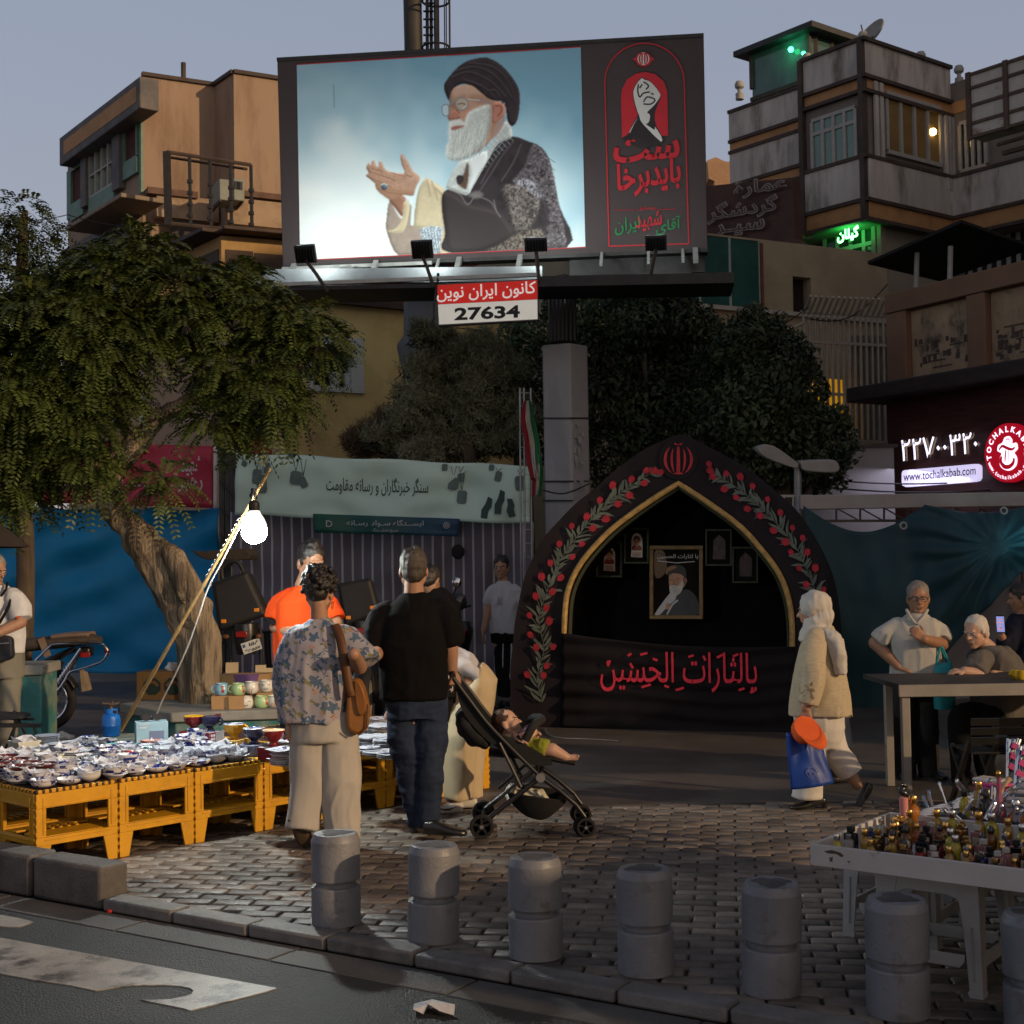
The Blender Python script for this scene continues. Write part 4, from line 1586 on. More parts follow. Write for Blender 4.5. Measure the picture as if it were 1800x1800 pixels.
def LN(lines,col,w=5,a=1.0):
 for pts in lines:
  q=SPL([(x,y,0)for x,y in pts],5)
  xs,ys=[p.x for p in q],[p.y for p in q]
  sel=(zx>min(xs)-3*w)&(zx<max(xs)+3*w)&(zy>min(ys)-3*w)&(zy<max(ys)+3*w)
  gx,gy=zx[sel],zy[sel]
  d=np.full(gx.shape,1e9)
  for p,r in zip(q,q[1:]):
   vx,vy=r.x-p.x,r.y-p.y
   t_=np.clip(((gx-p.x)*vx+(gy-p.y)*vy)/(vx*vx+vy*vy+1e-9),0,1)
   d=np.minimum(d,np.hypot(gx-p.x-t_*vx,gy-p.y-t_*vy))
  m_=(np.clip(1.4-d/w,0,1)*a)[:,None]
  CV[sel]=CV[sel]*(1-m_)+np.array(col)*m_
SK,SD,CR,WH,BK,LT=(.46,.27,.19),(.24,.11,.07),(.55,.46,.31),(.66,.67,.66),(.028,.020,.024),(.10,.085,.095)
PT_([(290,1150),(262,1290),(262,1390),(350,1575),(560,1560),(640,1380),(440,1180),(400,1130)],(.33,.26,.22),1,.3,nz=.12)
PT_([(300,1170),(380,1300),(440,1180),(415,1140),(380,1270),(330,1190)],WH)
PT_([(280,1150),(330,1215),(385,1275),(405,1170),(395,1120),(300,1080)],(.30,.15,.10),1,.4)
PT_([(395,1170),(440,1180),(420,1330),(375,1405),(265,1392),(330,1370),(385,1290)],CR,1,.2)
PT_([(105,905),(125,940),(105,965),(170,1020),(190,1075),(300,1150),(380,1110),(480,1110),(520,980),(470,930),(430,860),(390,800),(370,810),(380,880),(405,935),(380,945),(300,935),(250,910),(225,855),(200,860),(200,895),(180,880),(165,845),(148,855),(145,880),(125,865),(112,880)],SK,1,.45,8,nz=.12,nf=.3)
PT_([(190,1010),(300,1060),(470,1080),(480,1112),(380,1112),(300,1148),(200,1080)],(.34,.18,.11),6,a=.7)
PT_([(380,815),(400,850),(440,930),(500,970),(470,1000),(420,960)],(.58,.38,.27),5,a=.6)
LN([[(120,930),(220,960),(330,1000)],[(108,968),(200,1005),(300,1050)],[(400,940),(450,975)],[(300,940),(380,962),(460,965)],[(190,1062),(280,1092),(380,1105)],[(150,905),(230,930)]],SD,4,.7)
LN([[(160,850),(168,880)],[(208,862),(214,890)],[(380,808),(392,830)]],(.70,.40,.33),7,.6)
PT_([(222,1030),(262,1032),(270,1060),(240,1076),(220,1058)],(.10,.14,.19),1,.5)
LN([[(222,1032),(245,1024),(266,1036)]],WH,4)
PT_([(550,975),(500,1060),(470,1345),(480,1370),(700,1370),(720,1100),(640,1020)],CR,1,.35,20,nz=.06)
LN([[(548,978),(500,1060),(470,1200),(460,1335)]],(.66,.78,.82),13)
LN([[(610,1010),(640,1090),(655,1150)],[(575,1000),(600,1120)],[(640,1060),(690,1110)]],(.36,.28,.18),9,.6)
PT_([(515,1378),(705,1370),(690,1560),(620,1565)],(.36,.41,.46),1,nz=.7,nf=.5)
LN([[(530+24*q,1380),(560+20*q,1470),(600+14*q,1560)]for q in range(7)],(.10,.13,.17),3,.8)
PT_([(700,1370),(760,1400),(745,1560),(680,1560)],CR)
PT_([(1240,660),(1120,700),(1050,820),(930,1040),(880,1110),(820,1080),(740,1065),(690,1120),(690,1230),(715,1400),(760,1560),(1648,1522),(1590,1180),(1520,850),(1450,740),(1340,690)],BK,1,.5,12,nz=.35,nf=.05)
PT_([(1400,720),(1470,770),(1530,880),(1590,1180),(1645,1520),(1480,1530),(1500,1300),(1460,1150),(1330,1080),(1240,1010),(1320,900),(1370,760)],LT,3,.5,16,nz=1.0,nf=.3)
PT_([(1150,1050),(1280,1040),(1420,1100),(1430,1240),(1340,1390),(1230,1370),(1190,1200)],(.115,.095,.09),7,.6,16,nz=.9,nf=.3)
PT_([(1250,1420),(1340,1390),(1460,1380),(1480,1480),(1460,1530),(1050,1540),(1120,1500)],(.13,.105,.09),6,nz=.9,nf=.35)
PT_([(1250,990),(1380,1000),(1450,1100),(1440,1140),(1340,1060),(1260,1030)],(.22,.21,.24),4,nz=1.1,nf=.4)
PT_([(690,1120),(760,1090),(900,1180),(1100,1230),(1180,1300),(1230,1420),(1000,1540),(760,1555),(715,1400)],(.036,.027,.028),8,.5,22)
LN([[(1380-12*q,780+50*q),(1470-8*q,800+55*q),(1560,860+60*q)]for q in range(9)],(.045,.04,.05),4,.6)
LN([[(740,1068),(830,1110),(870,1170),(900,1180),(940,1120)],[(940,1110),(1060,1160),(1100,1220),(1140,1280)],[(1090,1150),(1110,1240)]],(.17,.145,.155),5,.7)
LN([[(1240,700),(1160,800),(1060,960),(980,1080)],[(1180,720),(1080,860),(990,1020)],[(1380,760),(1330,900),(1260,1010)],[(1300,720),(1240,860),(1150,1000)]],(.10,.085,.10),7,.6)
PT_([(890,1110),(960,1080),(1010,1110),(960,1140),(920,1130)],(.20,.18,.18),5,a=.7)
PT_([(1200,540),(1230,660),(1120,720),(1040,850),(930,1040),(880,1110),(740,1065),(720,1060),(760,950),(830,850),(900,830),(1040,760),(1130,600)],(.55,.57,.56),1,.4,12,nz=.1)
LN([[(780+q*24,980-q*26),(850+q*26,1070-q*25)]for q in range(16)]+[[(745+d,1050-d*.3),(880+d,890-d*.2),(1060+d,740),(1180+d*.5,590)]for d in(0,22,44,66)],(.27,.32,.34),2.5,.8)
PT_([(895,850),(905,960),(880,1080),(910,1060),(960,960),(1030,850),(1030,770)],(.70,.72,.74),1,.3)
PT_([(885,860),(900,930),(880,1060),(850,1060),(805,1020),(810,970),(850,960)],(.11,.06,.04),2)
PT_([(805,965),(850,960),(856,1000),(830,1030),(806,1010)],BK,1)
PT_([(760,300),(745,420),(735,500),(740,530),(760,560),(760,620),(900,800),(1060,700),(1110,560),(1170,500),(1175,420),(1130,385),(1060,330),(950,270),(850,262)],SK,1,.45,14,nz=.10,nf=.25)
PT_([(770,300),(850,268),(960,290),(1040,345),(940,345),(850,330),(780,350)],(.62,.42,.32),7,a=.55)
PT_([(980,330),(1070,390),(1060,430),(960,400),(900,350)],(.33,.18,.13),8,a=.6)
PT_([(752,400),(800,380),(850,385),(880,440),(840,465),(775,450)],(.26,.13,.09),5,a=.75)
PT_([(860,460),(930,440),(990,470),(900,520),(860,510)],(.55,.24,.17),8,a=.7)
PT_([(738,500),(760,470),(800,460),(835,500),(815,528),(770,532),(742,526)],(.42,.17,.12),3,.4,6,a=.9)
LN([[(775,520),(800,525),(825,512)],[(800,455),(822,480)]],(.16,.05,.035),5,.8)
PT_([(1085,405),(1150,400),(1172,440),(1165,500),(1100,560),(1075,540),(1080,470)],(.46,.19,.14),1,.5,6)
LN([[(1105,425),(1140,425),(1150,460),(1120,500)]],(.22,.07,.05),7,.8)
PT_([(1080,560),(1130,540),(1180,500),(1150,600),(1080,680),(1060,640)],(.36,.18,.12),3,a=.8)
BD=[(1060,420),(1066,560),(1030,690),(960,770),(880,830),(790,850),(725,815),(722,740),(745,680),(742,560),(780,535),(835,530),(860,560),(890,480),(960,440)]
PT_(BD,(.52,.54,.52),4,.35,18,-.4,-.7,nz=.16,nf=.35)
rb_=random.Random(3)
LN([[(x0:=rb_.uniform(745,1040),y0:=rb_.uniform(560,760)-max(0,x0-960)*.8),(x0-8,y0+40),(x0-22+rb_.uniform(-14,14),y0+85)]for q in range(90)],(.70,.71,.69),2.2,.5)
LN([[(x0:=rb_.uniform(750,1040),y0:=rb_.uniform(580,770)-max(0,x0-960)*.8),(x0-8,y0+40),(x0-18+rb_.uniform(-14,14),y0+80)]for q in range(60)],(.30,.31,.30),2.2,.5)
LN([[(728+30*q+rb_.uniform(-9,9),800),(722+30*q,850+12*sn_(q))]for q in range(9)],(.62,.64,.63),3,.6)
PT_([(762,592),(800,577),(860,575),(850,590),(800,606),(768,613)],(.34,.11,.09),2)
LN([[(765,562),(800,548),(850,552),(870,575)],[(775,572),(830,562)]],(.66,.66,.64),7,.8)
PT_([(798,388),(830,366),(872,372),(890,410),(870,448),(832,456),(800,425)],(.50,.46,.38),1,a=.65)
PT_([(690,430),(708,415),(738,425),(740,490),(715,500),(692,480)],(.52,.62,.68),1,a=.7)
LN([[(815,412),(840,405),(868,412)]],(.07,.04,.03),5,.8)
LN([[(798,388),(830,366),(872,372),(890,410),(870,448),(832,456),(800,425),(798,388)],[(740,425),(770,400),(798,390)],[(885,378),(980,385),(1075,402)],[(690,430),(708,415),(738,420),(742,490),(714,502),(692,480),(690,430)]],(.22,.24,.27),4.5)
LN([[(850,440),(880,425)],[(890,374),(980,381)]],(.75,.76,.75),3,.7)
LN([[(765,388),(800,368),(865,348)]],(.30,.24,.20),8,.7)
PT_([(742,388),(706,300),(710,250),(760,180),(830,110),(900,72),(1000,50),(1060,58),(1150,110),(1230,200),(1285,300),(1290,420),(1270,540),(1228,580),(1195,540),(1170,400),(1090,385),(1020,350),(940,280),(850,255),(780,290),(752,350)],(.032,.022,.026),1,.6,14,nz=.25,nf=.08)
for o_ in(0,14):
 LN([[(770,200+o_),(900,160+o_),(1060,230+o_),(1180,350+o_)],[(800,150+o_),(960,120+o_),(1110,200+o_),(1230,360+o_)],[(860,220+o_),(1000,270+o_),(1120,380)],[(900,90+o_),(1080,120+o_),(1200,230+o_),(1260,400+o_)],[(1020,330),(1100,300+o_),(1160,400)],[(1180,420),(1230,480),(1250,540)]],(.085,.066,.08)if o_==0 else(.014,.009,.012),8,.65)
CV[:]=np.clip(CV*(1+.02*nzf(1.1,6))[...,None],0,1)
LN([[((587-620)*4.39,(150-90)*4.39),((588-620)*4.39,(190-90)*4.39)]],(.14,.2,.25),4,.7)
D_=np.stack([X-900,900-Y_,np.full(X.shape,-F)],-1).reshape(-1,3)@np.array(RC).T
nn_=np.array(BP.n)
VV=np.array(C0)+D_*(float((BP.p-C0).dot(BP.n))/(D_@nn_))[:,None]+nn_*.012-np.array(bb.location)
me=bpy.data.meshes.new('picture')
ix=np.arange(nX*nY).reshape(nY,nX)
me.from_pydata(VV.tolist(),[],np.stack([ix[1:,:-1],ix[1:,1:],ix[:-1,1:],ix[:-1,:-1]],-1).reshape(-1,4).tolist())
ca=me.color_attributes.new('print','FLOAT_COLOR','POINT')
ca.data.foreach_set('color',np.concatenate([CV.reshape(-1,3),np.ones((nX*nY,1))],1).astype(np.float32).ravel())
skym=M('printed_picture',(.3,.5,.62),qr=.55,var=0,qb=.03,bsc=15)
t,L,b=nodes_of(skym)
at_n=N(t,'ShaderNodeAttribute',attribute_name='print')
L(at_n.outputs['Color'],b.inputs['Base Color'])
pict=finish(me,'picture',skym,bb,smooth=0)
printr=M('print_red',(.50,.022,.035),qr=.6,var=.06,qb=0)
printg=M('print_green',(.02,.20,.07),qr=.6,var=.06,qb=0)
printw=M('print_white',(.62,.62,.60),qr=.6,var=.05,qb=0)
printk=M('print_black',(.028,.022,.026),qr=.6,var=.3,sc=3,qb=0)
OFF=[.012]
def pp(pts,mat,name,parent=pict,k=5,pl=BP,step=.0006,raw=False,base=None):
 OFF[0]+=step
 o_=OFF[0]if base is None else base
 m=MB()
 q=pts if raw else sp2(pts,k)
 w_=[pl.px(x,y,o_)for x,y in q]
 m.poly(w_)
 me=m.build(name,mat,parent,smooth=0)
 b_=bmesh.new()
 b_.from_mesh(me.data)
 b_.normal_update()
 for f in b_.faces:
  if f.normal.dot(pl.n)<0:
   f.normal_flip()
 bmesh.ops.triangulate(b_,faces=b_.faces)
 b_.to_mesh(me.data)
 b_.free()
 return me
def strokes(lines,mat,name,wpx,parent=pict,pl=BP,off=None):
 OFF[0]+=.0006
 o_=OFF[0]if off is None else off
 m=MB()
 for pts in lines:
  q=SPL([(x,y,0)for x,y in pts],5)
  n_=len(q)
  for i in range(n_-1):
   t1=(q[i+1]-q[i])
   if t1 .length<1e-6:
    continue
   t1=t1 .normalized()
   s_=V3((-t1 .y,t1 .x,0))*wpx/2
   v_=[pl.px(p.x,p.y,o_)for p in(q[i]+s_+t1*-.2,q[i+1]+s_+t1*.2,q[i+1]-s_+t1*.2,q[i]-s_-t1*.2)]
   if(v_[1]-v_[0]).cross(v_[2]-v_[0]).dot(pl.n)<0:
    v_=v_[::-1]
   m.add(v_,[(0,1,2,3)])
 return m.build(name,mat,parent,smooth=0)
Zc=lambda x,y:(620+x/4.39,90+y/4.39)
zz=lambda L_:[Zc(a,b_)for a,b_ in L_]
strokes([[(522,114),(1021,83)],[(528,458),(1029,435)]],printr,'picture_edge',1.3,parent=bb)
Zd=lambda x,y:(1020+x/4.5,60+y/4.5)
zd=lambda L_:[Zd(a,b_)for a,b_ in L_]
arch=[Zd(228,1680)]+[Zd(200,600)]+[Zd(508+314*cs_(rad(a)),385-310*sn_(rad(a)))for a in range(180,-1,-12)]+[Zd(828,600),Zd(858,1660),Zd(228,1680)]
OFF[0]=.012
m=MB()
def line_px(m,pts,w_,off,pl=BP):
 for p,q in zip(pts,pts[1:]):
  m.bar(pl.px(*p,off),pl.px(*q,off),w_,.004,up=pl.n)
line_px(m,arch,.016,.014)
m.build('red_outline',printr,bb,smooth=0)
pp(zd([(330,820),(322,500),(330,440),(370,360),(440,315),(510,302),(590,318),(660,375),(688,450),(695,805)]),printr,'red_niche',parent=bb,raw=True)
pp(zd([(340,830),(380,790),(420,700),(455,640),(440,600),(415,470),(440,400),(480,345),(500,350),(560,380),(620,450),(637,500),(610,570),(590,640),(600,720),(640,800),(660,860),(500,900)]),printk,'arm_shadow',parent=bb,k=4)
pp(zd([(485,352),(445,400),(420,470),(445,590),(465,640),(480,690),(520,712),(545,690),(550,640),(530,620),(580,570),(630,500),(622,460),(560,385),(505,362)]),printw,'raised_fist',parent=bb,k=4)
strokes([zd(q)for q in([(500,380),(540,410),(520,440)],[(460,400),(455,450),(470,500),(500,470),(550,460)],[(500,540),(530,500),(590,520),(560,555),(500,555)],[(560,470),(580,480)],[(490,400),(470,430)])],printk,'fist_lines',2.6,parent=bb)
pp(zd([(455,665),(430,700),(390,775),(395,778),(425,715)]),printw,'cuff',parent=bb,k=2)
pp(zd([(480,690),(540,760),(640,855),(640,810),(590,735),(585,760)]),printw,'cuff',parent=bb,k=2)
def crest(pl,cx,cy,r,mat,parent,off,name='crest'):
 """four crescents round an upright sword, with a small mark above"""
 m=MB()
 for sg in(1,-1):
  for ra,rb,sh,am in((.95,.82,.17,58),(.50,.42,.13,50)):
   o_,i_=[],[]
   for a_ in range(-8,9):
    a=a_*am/8-4
    t_=rad(a)
    o_.append((cx+sg*r*ra*cs_(t_),cy-r*.98*sn_(t_)))
    i_.append((cx+sg*(r*ra*cs_(t_)-r*sh*(1-(a_/8.2)**2)-.015*r),cy-r*.97*sn_(t_)))
   q=[pl.px(x,y,off)for x,y in o_+i_]
   n_=len(o_)
   m.add(q,[((i,i+1,n_+i+1,n_+i)if sg<0 else(n_+i,n_+i+1,i+1,i))for i in range(n_-1)])
 pts=[(cx-r*.09,cy-r*.75),(cx,cy-r*.9),(cx+r*.09,cy-r*.75),(cx+r*.12,cy+r*.75),(cx,cy+r*1.0),(cx-r*.12,cy+r*.75)]
 m.poly([pl.px(x,y,off)for x,y in pts][::-1])
 m.poly([pl.px(x,y,off+.001)for x,y in[(cx-r*.28,cy-r*1.1),(cx,cy-r*.98),(cx+r*.28,cy-r*1.1),(cx+r*.2,cy-r*.95),(cx-r*.2,cy-r*.95)]][::-1])
 m.poly([pl.px(x,y,off+.001)for x,y in[(cx-r*.4,cy+r*.92),(cx,cy+r*.8),(cx+r*.4,cy+r*.92),(cx,cy+r*.98)]][::-1])
 return m.build(name,mat,parent,smooth=0,solid=.002)
pp(zd([(415,200),(440,185),(455,160),(495,147),(545,160),(560,182),(585,200),(560,222),(545,245),(500,262),(455,245),(440,220)]),printr,'crest_ground',parent=bb,k=2)
crest(BP,*Zd(500,202),11,printw,bb,.03)
m=MB()
TPX(m,BP,'ست',Zd(262,1030),Zd(785,985),40,.02,.03)
TPX(m,BP,'بایدبرخا',Zd(290,1310),Zd(795,1235),62,.02,.028)
TPX(m,BP,'به‌عشق'.replace('\u200c',''),Zd(455,1400),Zd(600,1395),7,.02,.01)
TPX(m,BP,'شهید',Zd(440,1575),Zd(645,1545),34,.022,.018)
m.build('lettering',printr,bb,smooth=0)
m=MB()
TPX(m,BP,'آقای',Zd(600,1600),Zd(795,1560),28,.02,.012)
TPX(m,BP,'ایران',Zd(275,1600),Zd(470,1570),30,.02,.012)
m.build('lettering',printg,bb,smooth=0)
m=MB()
line_px(m,[Zd(270,1395),Zd(430,1393)],.006,.014)
line_px(m,[Zd(620,1390),Zd(760,1386)],.006,.014)
m.build('rule',printr,bb,smooth=0)
m=MB()
for p,q in(((497,470),(1244,440)),((487,105),(1237,62))):
 m.bar(BP.px(*p,-.1),BP.px(*q,-.1),.05,.24,up=BP.n)
m.build('rim',dsteel,bb)
alum=M('pale_steel',(.40,.41,.40),qr=.45,var=.2,sc=5,qb=.1,qt=.2)
m=MB()
m.bar(BP.px(497,474,.03),BP.px(760,463,.03),.05)
m.build('edge_strip',alum,bb)
m=MB()
CW=.95
m.obox(BP.shift(CW).px(475,504),BP.shift(CW).px(1291,490)-BP.shift(CW).px(475,504),-BP.n*.95,(0,0,-.05))
m.build('catwalk',dsteel,bb,smooth=0)
m=MB()
m.bar(BP.shift(CW+.01).px(477,501),BP.shift(CW+.01).px(945,483),.06,.05)
m.build('catwalk_edge',alum,bb)  # floodlit left stretch: lamp light put into a paler steel
m=MB()
m.bar(BP.shift(CW).px(945,496),BP.shift(CW).px(1290,489),.10,.14)
m.build('catwalk_edge',dsteel,bb)
m=MB()
m.tube([BP.px(440,517,.3),BP.px(770,517,.3)],.07,10)
m.bar(BP.px(470,503,.6),BP.px(960,498,.6),.12,.2)
m.build('tube_beam',M('beam_grey',(.24,.26,.28),qr=.5,var=.15,qt=.3),bb)
m=MB()
for x in(518,662,772,808,915,1058,1140,1200,1222):
 yb_=470-(x-497)*.040
 m.bar(BP.px(x,yb_-2,.02),BP.px(x,yb_+26,.3),.07 if x in(518,662,808,915,1222)else.04)
m.build('bracket',alum,bb)
m=MB()
m.bar(BP.px(1000,452,-.3),BP.px(1240,445,-.3),.25,.45)
m.bar(BP.px(1060,505,.1),BP.px(1215,500,.1),.4,.22)
m.build('girder',dsteel,bb)
m=MB()
pts=SPL([BP.px(560,492,.6),BP.px(585,488,.4),BP.px(600,481,.3),BP.px(623,472,.2)],5)
m.tube(pts,.018,6)
m.tube([BP.px(592,484,.35),BP.px(606,479,.3)],.045,8)
m.build('turnbuckle',alum,bb)
flm=M('lamp_case',(.03,.03,.032),qr=.5,var=.2,qb=.1)
BQ=lambda x,y,o_:BP.shift(o_).px(x,y)
for x,y,fx,fy,wd,hg_,tl in((537,446,575,505,36,28,0),(742,438,762,498,36,28,.05),(942,430,948,492,38,20,.25),(1153,427,1143,482,36,22,.1)):
 c=BQ(x,y,1.35)
 m=MB()
 m.tube([BQ(fx,fy+6,CW),BQ((x+fx)/2,(y+fy)/2+6,1.2),c-V3((0,0,.08))],.025,8)
 fa=m.build('floodlight',M('lamp_arm',(.20,.19,.18),qr=.5,qt=.4),bb)
 up=(V3((0,0,1))*.55-BP.n*.83).normalized()
 T=X3((BP.d,BP.d.cross(up),up)).transposed()
 m=MB()
 hw,hh=wd/2/130,hg_/130
 m.box(c,(hw*2,hh*1.1,.08),T)
 for k in range(7):
  m.box(c-up*.06+BP.d*(k-3)*hw*.28,(.012,hh*.95,.05),T)
 m.build('lamp_head',flm,fa,qv=.006)
 m=MB()
 m.box(c+up*.043,(hw*1.8,hh*.9,.006),T)
 m.build('lamp_glass',M('lamp_lens',(.9,.95,.9),emit=(.9,1,.92),es=6,qb=0),fa,smooth=0)
 tgt=BP.px(x+(10 if x<1000 else-10),250)
 light('floodlight_beam','AREA',c+up*.06,(32 if x<800 else 30)if x<1000 else 11,(.90,1,.95),.25,aim=tgt,parent=bb)
colm=M('column_paint',(.31,.31,.325),qr=.65,var=.12,sc=1.2,qb=.15,bsc=30,qs=(.30,.30,.29),ssc=2.2,qm=.5,ql=.6,qh=.66)
def column(x0,xm,x1,y0,y1,Y,mat,name):
 m=MB()
 a,b_,c=at(x0,700,Y+.18),at(xm,700,Y),at(x1,700,Y+.28)
 zt,zb=at(xm,y0,Y).z,at(xm,y1,Y).z
 dd=V3((.02,.6,0))
 pts=[V3((p.x,p.y,zb))for p in(a,b_,c,c+dd,a+dd)]
 m.prism(pts,(0,0,zt-zb))
 return m.build(name,mat,bb,qv=.03)
column(955,1003,1034,602,1230,19.0,colm,'column')
column(966,998,1016,480,600,19.15,dsteel,'column_head')
m=MB()
for y in(735,846,880):
 a,b_,c=at(954.5,y,19.17),at(1003,y,18.985),at(1035,y,19.27)
 m.bar(a,b_,.012,.02)
 m.bar(b_,c,.012,.02)
for k in range(7):
 a=at(968+k*7,510,18.95)
 m.bar(a,at(968+k*7,598,18.95),.02)
m.build('seam',dsteel,bb)
m=MB()
for k in range(22):
 p=at(1016+ru(-10,12),ru(745,860),19.04)
 m.box(p,(ru(.02,.06),.02,ru(.03,.12)),X3 .Rotation(rad(41),3,'Z'))
m.build('peeling_paper',M('peeling_paper',(.33,.32,.30),qr=.8),bb,smooth=0)
m=MB()
m.tube(SPL([at(955,862,18.9),at(985,868,18.8),at(1010,862,18.8),at(1036,850,19)],6),.012,6)
m.build('wire',dsteel,bb)
q=Plane(BP.p+BP.n*1.05,BP.d)
t_=thing('number_sign','red and white number board reading 27634, hung under the billboard','sign',q.px(857,572))
qq=[(767,499),(945,490),(946.5,563),(770,573)]
m=MB()
m.prism([q.px(x,y)for x,y in qq],-BP.n*.10)
m.build('board',M('sign_case',(.10,.10,.10),qr=.5),t_,qv=.006)
sw=M('sign_lit_white',(.66,.64,.58),qr=.5,var=.05,emit=(.9,.86,.76),es=.32,qb=0)
sr=M('sign_lit_red',(.62,.028,.02),qr=.5,var=.06,emit=(.8,.02,.015),es=.3,qb=0)
m=MB()
m.prism([q.px(x,y,.006)for x,y in[(770,535.5),(944.5,526.5),(945,561),(772,570.5)]],-BP.n*.004)
m.build('number_panel',sw,t_,smooth=0)
m=MB()
m.prism([q.px(x,y,.006)for x,y in[(769,501.5),(944,492.5),(944.5,526),(770,535)]],-BP.n*.004)
m.build('name_panel',sr,t_,smooth=0)
m=MB()
TPX(m,q,'27634',(799,564),(914,559),23,.012,.035)
m.build('numerals',M('ink_black',(.015,.015,.017),qr=.5,qb=0),t_,smooth=0)
m=MB()
TPX(m,q,'کانون ایران نوین',(768,532),(942,522),28,.012,.012)
m.build('lettering',M('sign_ink_white',(.8,.78,.74),qr=.5,emit=(1,.96,.9),es=.35,qb=0),t_,smooth=0)
m=MB()
for x in(768,945):
 m.tube([q.px(x,497,-.05),q.px(x,478,-.1)],.02,6)
m.tube(SPL([q.px(768,500,.02),q.px(764,530,.02),q.px(762,560,.02),q.px(757,575,.02),q.px(762,572,.02),q.px(764,556,.02)],5),.012,5)
m.build('hanger',dsteel,t_)
ms=thing('steel_mast','tall dark steel mast with a caged ladder rising behind the billboard','mast',V3((at(740,1100,24).x,24,0)))
c=lambda y:at(740-(975-y)*.012 if y>300 else 724,y,24)
m=MB()
xm=at(750,640,24).x
prof=[(.42,0),(.42,at(750,615,24).z-.45),(.52,at(750,612,24).z),(.52,at(750,606,24).z),(.40,at(750,590,24).z),(.37,at(740,300,24).z),(.16,at(740,300,24).z+.01),(.16,at(724,-160,24).z)]
x2=at(724,60,24).x
vs_=MB()
vs_.lathe(prof[:6],(xm,24,0),24)
vs_.build('shaft',M('mast_grey',(.10,.10,.108),qr=.6,var=.2,sc=1.5),ms)
m=MB()
m.tube([V3((x2+.05,24,at(740,320,24).z)),V3((x2,24,at(724,-200,24).z))],.165,16)
m.build('shaft',M('mast_dark',(.04,.038,.036),qr=.6,var=.3,sc=1.5),ms)
m=MB()
for x in(750,757):
 m.tube([at(x+2,300,24),at(x,-200,24)],.03,6)
for k in range(-8,20):
 m.tube([at(744,20+k*14,23.95),at(762,20+k*14,23.95)],.02,5)
m.tube([at(768,100,23.9),at(766,-100,23.9)],.05,6)
m.build('ladder',dsteel,ms)
m=MB()
for y in(-60,2,84,160):
 cc=at(766,y,23.8)
 m.tube([cc+V3((.24*cs_(a),.24*sn_(a),0))for a in[k*tu_/20 for k in range(20)]],.02,5,qc=True)
for a in(0,.8,1.6,2.4,5.4,6.0):
 cc,c2=at(766,-160,23.8),at(768,240,23.8)
 dv=V3((.24*cs_(a),.24*sn_(a),0))
 m.tube([cc+dv,c2+dv],.012,5)
m.build('cage',dsteel,ms)
bark=M('bark',(.24,.185,.125),qd=.035,qr=.95,var=.35,sc=5,qb=1.0,bsc=16,qx=(3.2,3.2,.45),qs=(.065,.048,.034),ssc=3.0,qm=.85,ql=.46,qh=.56)
barkd=M('bark_dark',(.085,.065,.048),qr=.95,var=.35,sc=5,qb=.8,bsc=18,qx=(3,3,.5))
def np_mesh(name,V,Fq,mat,parent,nv=4):
 V=np.asarray(V,dtype=np.float32).reshape(-1,3)
 off=root_off(parent)
 V=V-np.array(off,dtype=np.float32)
 nf=len(V)//nv if Fq is None else len(Fq)
 me=bpy.data.meshes.new(name)
 me.vertices.add(len(V))
 me.vertices.foreach_set('co',V.ravel())
 idx=np.arange(len(V),dtype=np.int32)if Fq is None else np.asarray(Fq,dtype=np.int32).ravel()
 me.loops.add(len(idx))
 me.loops.foreach_set('vertex_index',idx)
 me.polygons.add(nf)
 me.polygons.foreach_set('loop_start',np.arange(nf,dtype=np.int32)*nv)
 me.update(calc_edges=True)
 me.materials.append(mat)
 o=bpy.data.objects.new(name,me)
 COL.objects.link(o)
 o.parent=parent
 return o
def unit(a):
 return a/np.maximum(np.linalg.norm(a,axis=-1,keepdims=True),1e-9)
def fronds(centers,dirs,ln,nl,lw,ll,rng):
 """pinnate drooping leaves: centers (n,3), dirs (n,3) -> quads"""
 n=len(centers)
 down=np.array([0,0,-1.0])
 out=[]
 side=unit(np.cross(dirs,down+rng.normal(0,.25,(n,3))))
 L_=ln*rng.uniform(.65,1.25,(n,1))
 for k in range(nl):
  f=(k+.6)/nl
  p=centers+dirs*L_*f+down*L_*(.62*f*f)
  tg=unit(dirs+down*1.1*f)
  for sg in(1,-1):
   a=unit(side*sg+tg*.45+rng.normal(0,.06,(n,3))+down*.25)
   nrm=unit(np.cross(a,tg)+rng.normal(0,.10,(n,3)))
   b=unit(np.cross(nrm,a))
   l_=ll*(1-.35*abs(f-.45))*rng.uniform(.8,1.15,(n,1))
   q=np.stack([p,p+a*l_*.45+b*lw,p+a*l_,p+a*l_*.45-b*lw],1)
   out.append(q)
 return np.concatenate(out,0).reshape(-1,3)
def clump_pts(c,r,n,rng,flat=.8):
 d=unit(rng.normal(0,1,(n,3)))
 rr=r*rng.uniform(.45,1.02,(n,1))**.6
 s_=np.array([1,1,flat])
 return np.array(c)[None]+d*rr*s_,d
leaf=M('locust_leaf',(.060,.082,.020),qr=.45,var=.45,sc=1.2,qb=0,qi=.38,spec=.35,transl=.18)
rng=np.random.default_rng(11)
YT=12.4
tr=thing('leaning_tree','leaning locust tree with a hollow gnarled trunk and drooping feathery leaves, left of the bulb','tree',V3((at(347,1235,12.5).x,12.5,.42)))
path=[(350,1246,62,12.5),(347,1215,56,12.5),(344,1165,58,12.5),(341,1128,62,12.5),(330,1092,70,12.5),(316,1060,74,12.5),(294,1017,70,12.45),(274,985,66,12.45),(256,958,62,12.4),(228,926,50,12.4),(204,902,42,12.4),(186,874,38,12.35),(184,850,36,12.3)]
pts=SPL([at(x,y,Y)for x,y,w_,Y in path],6)
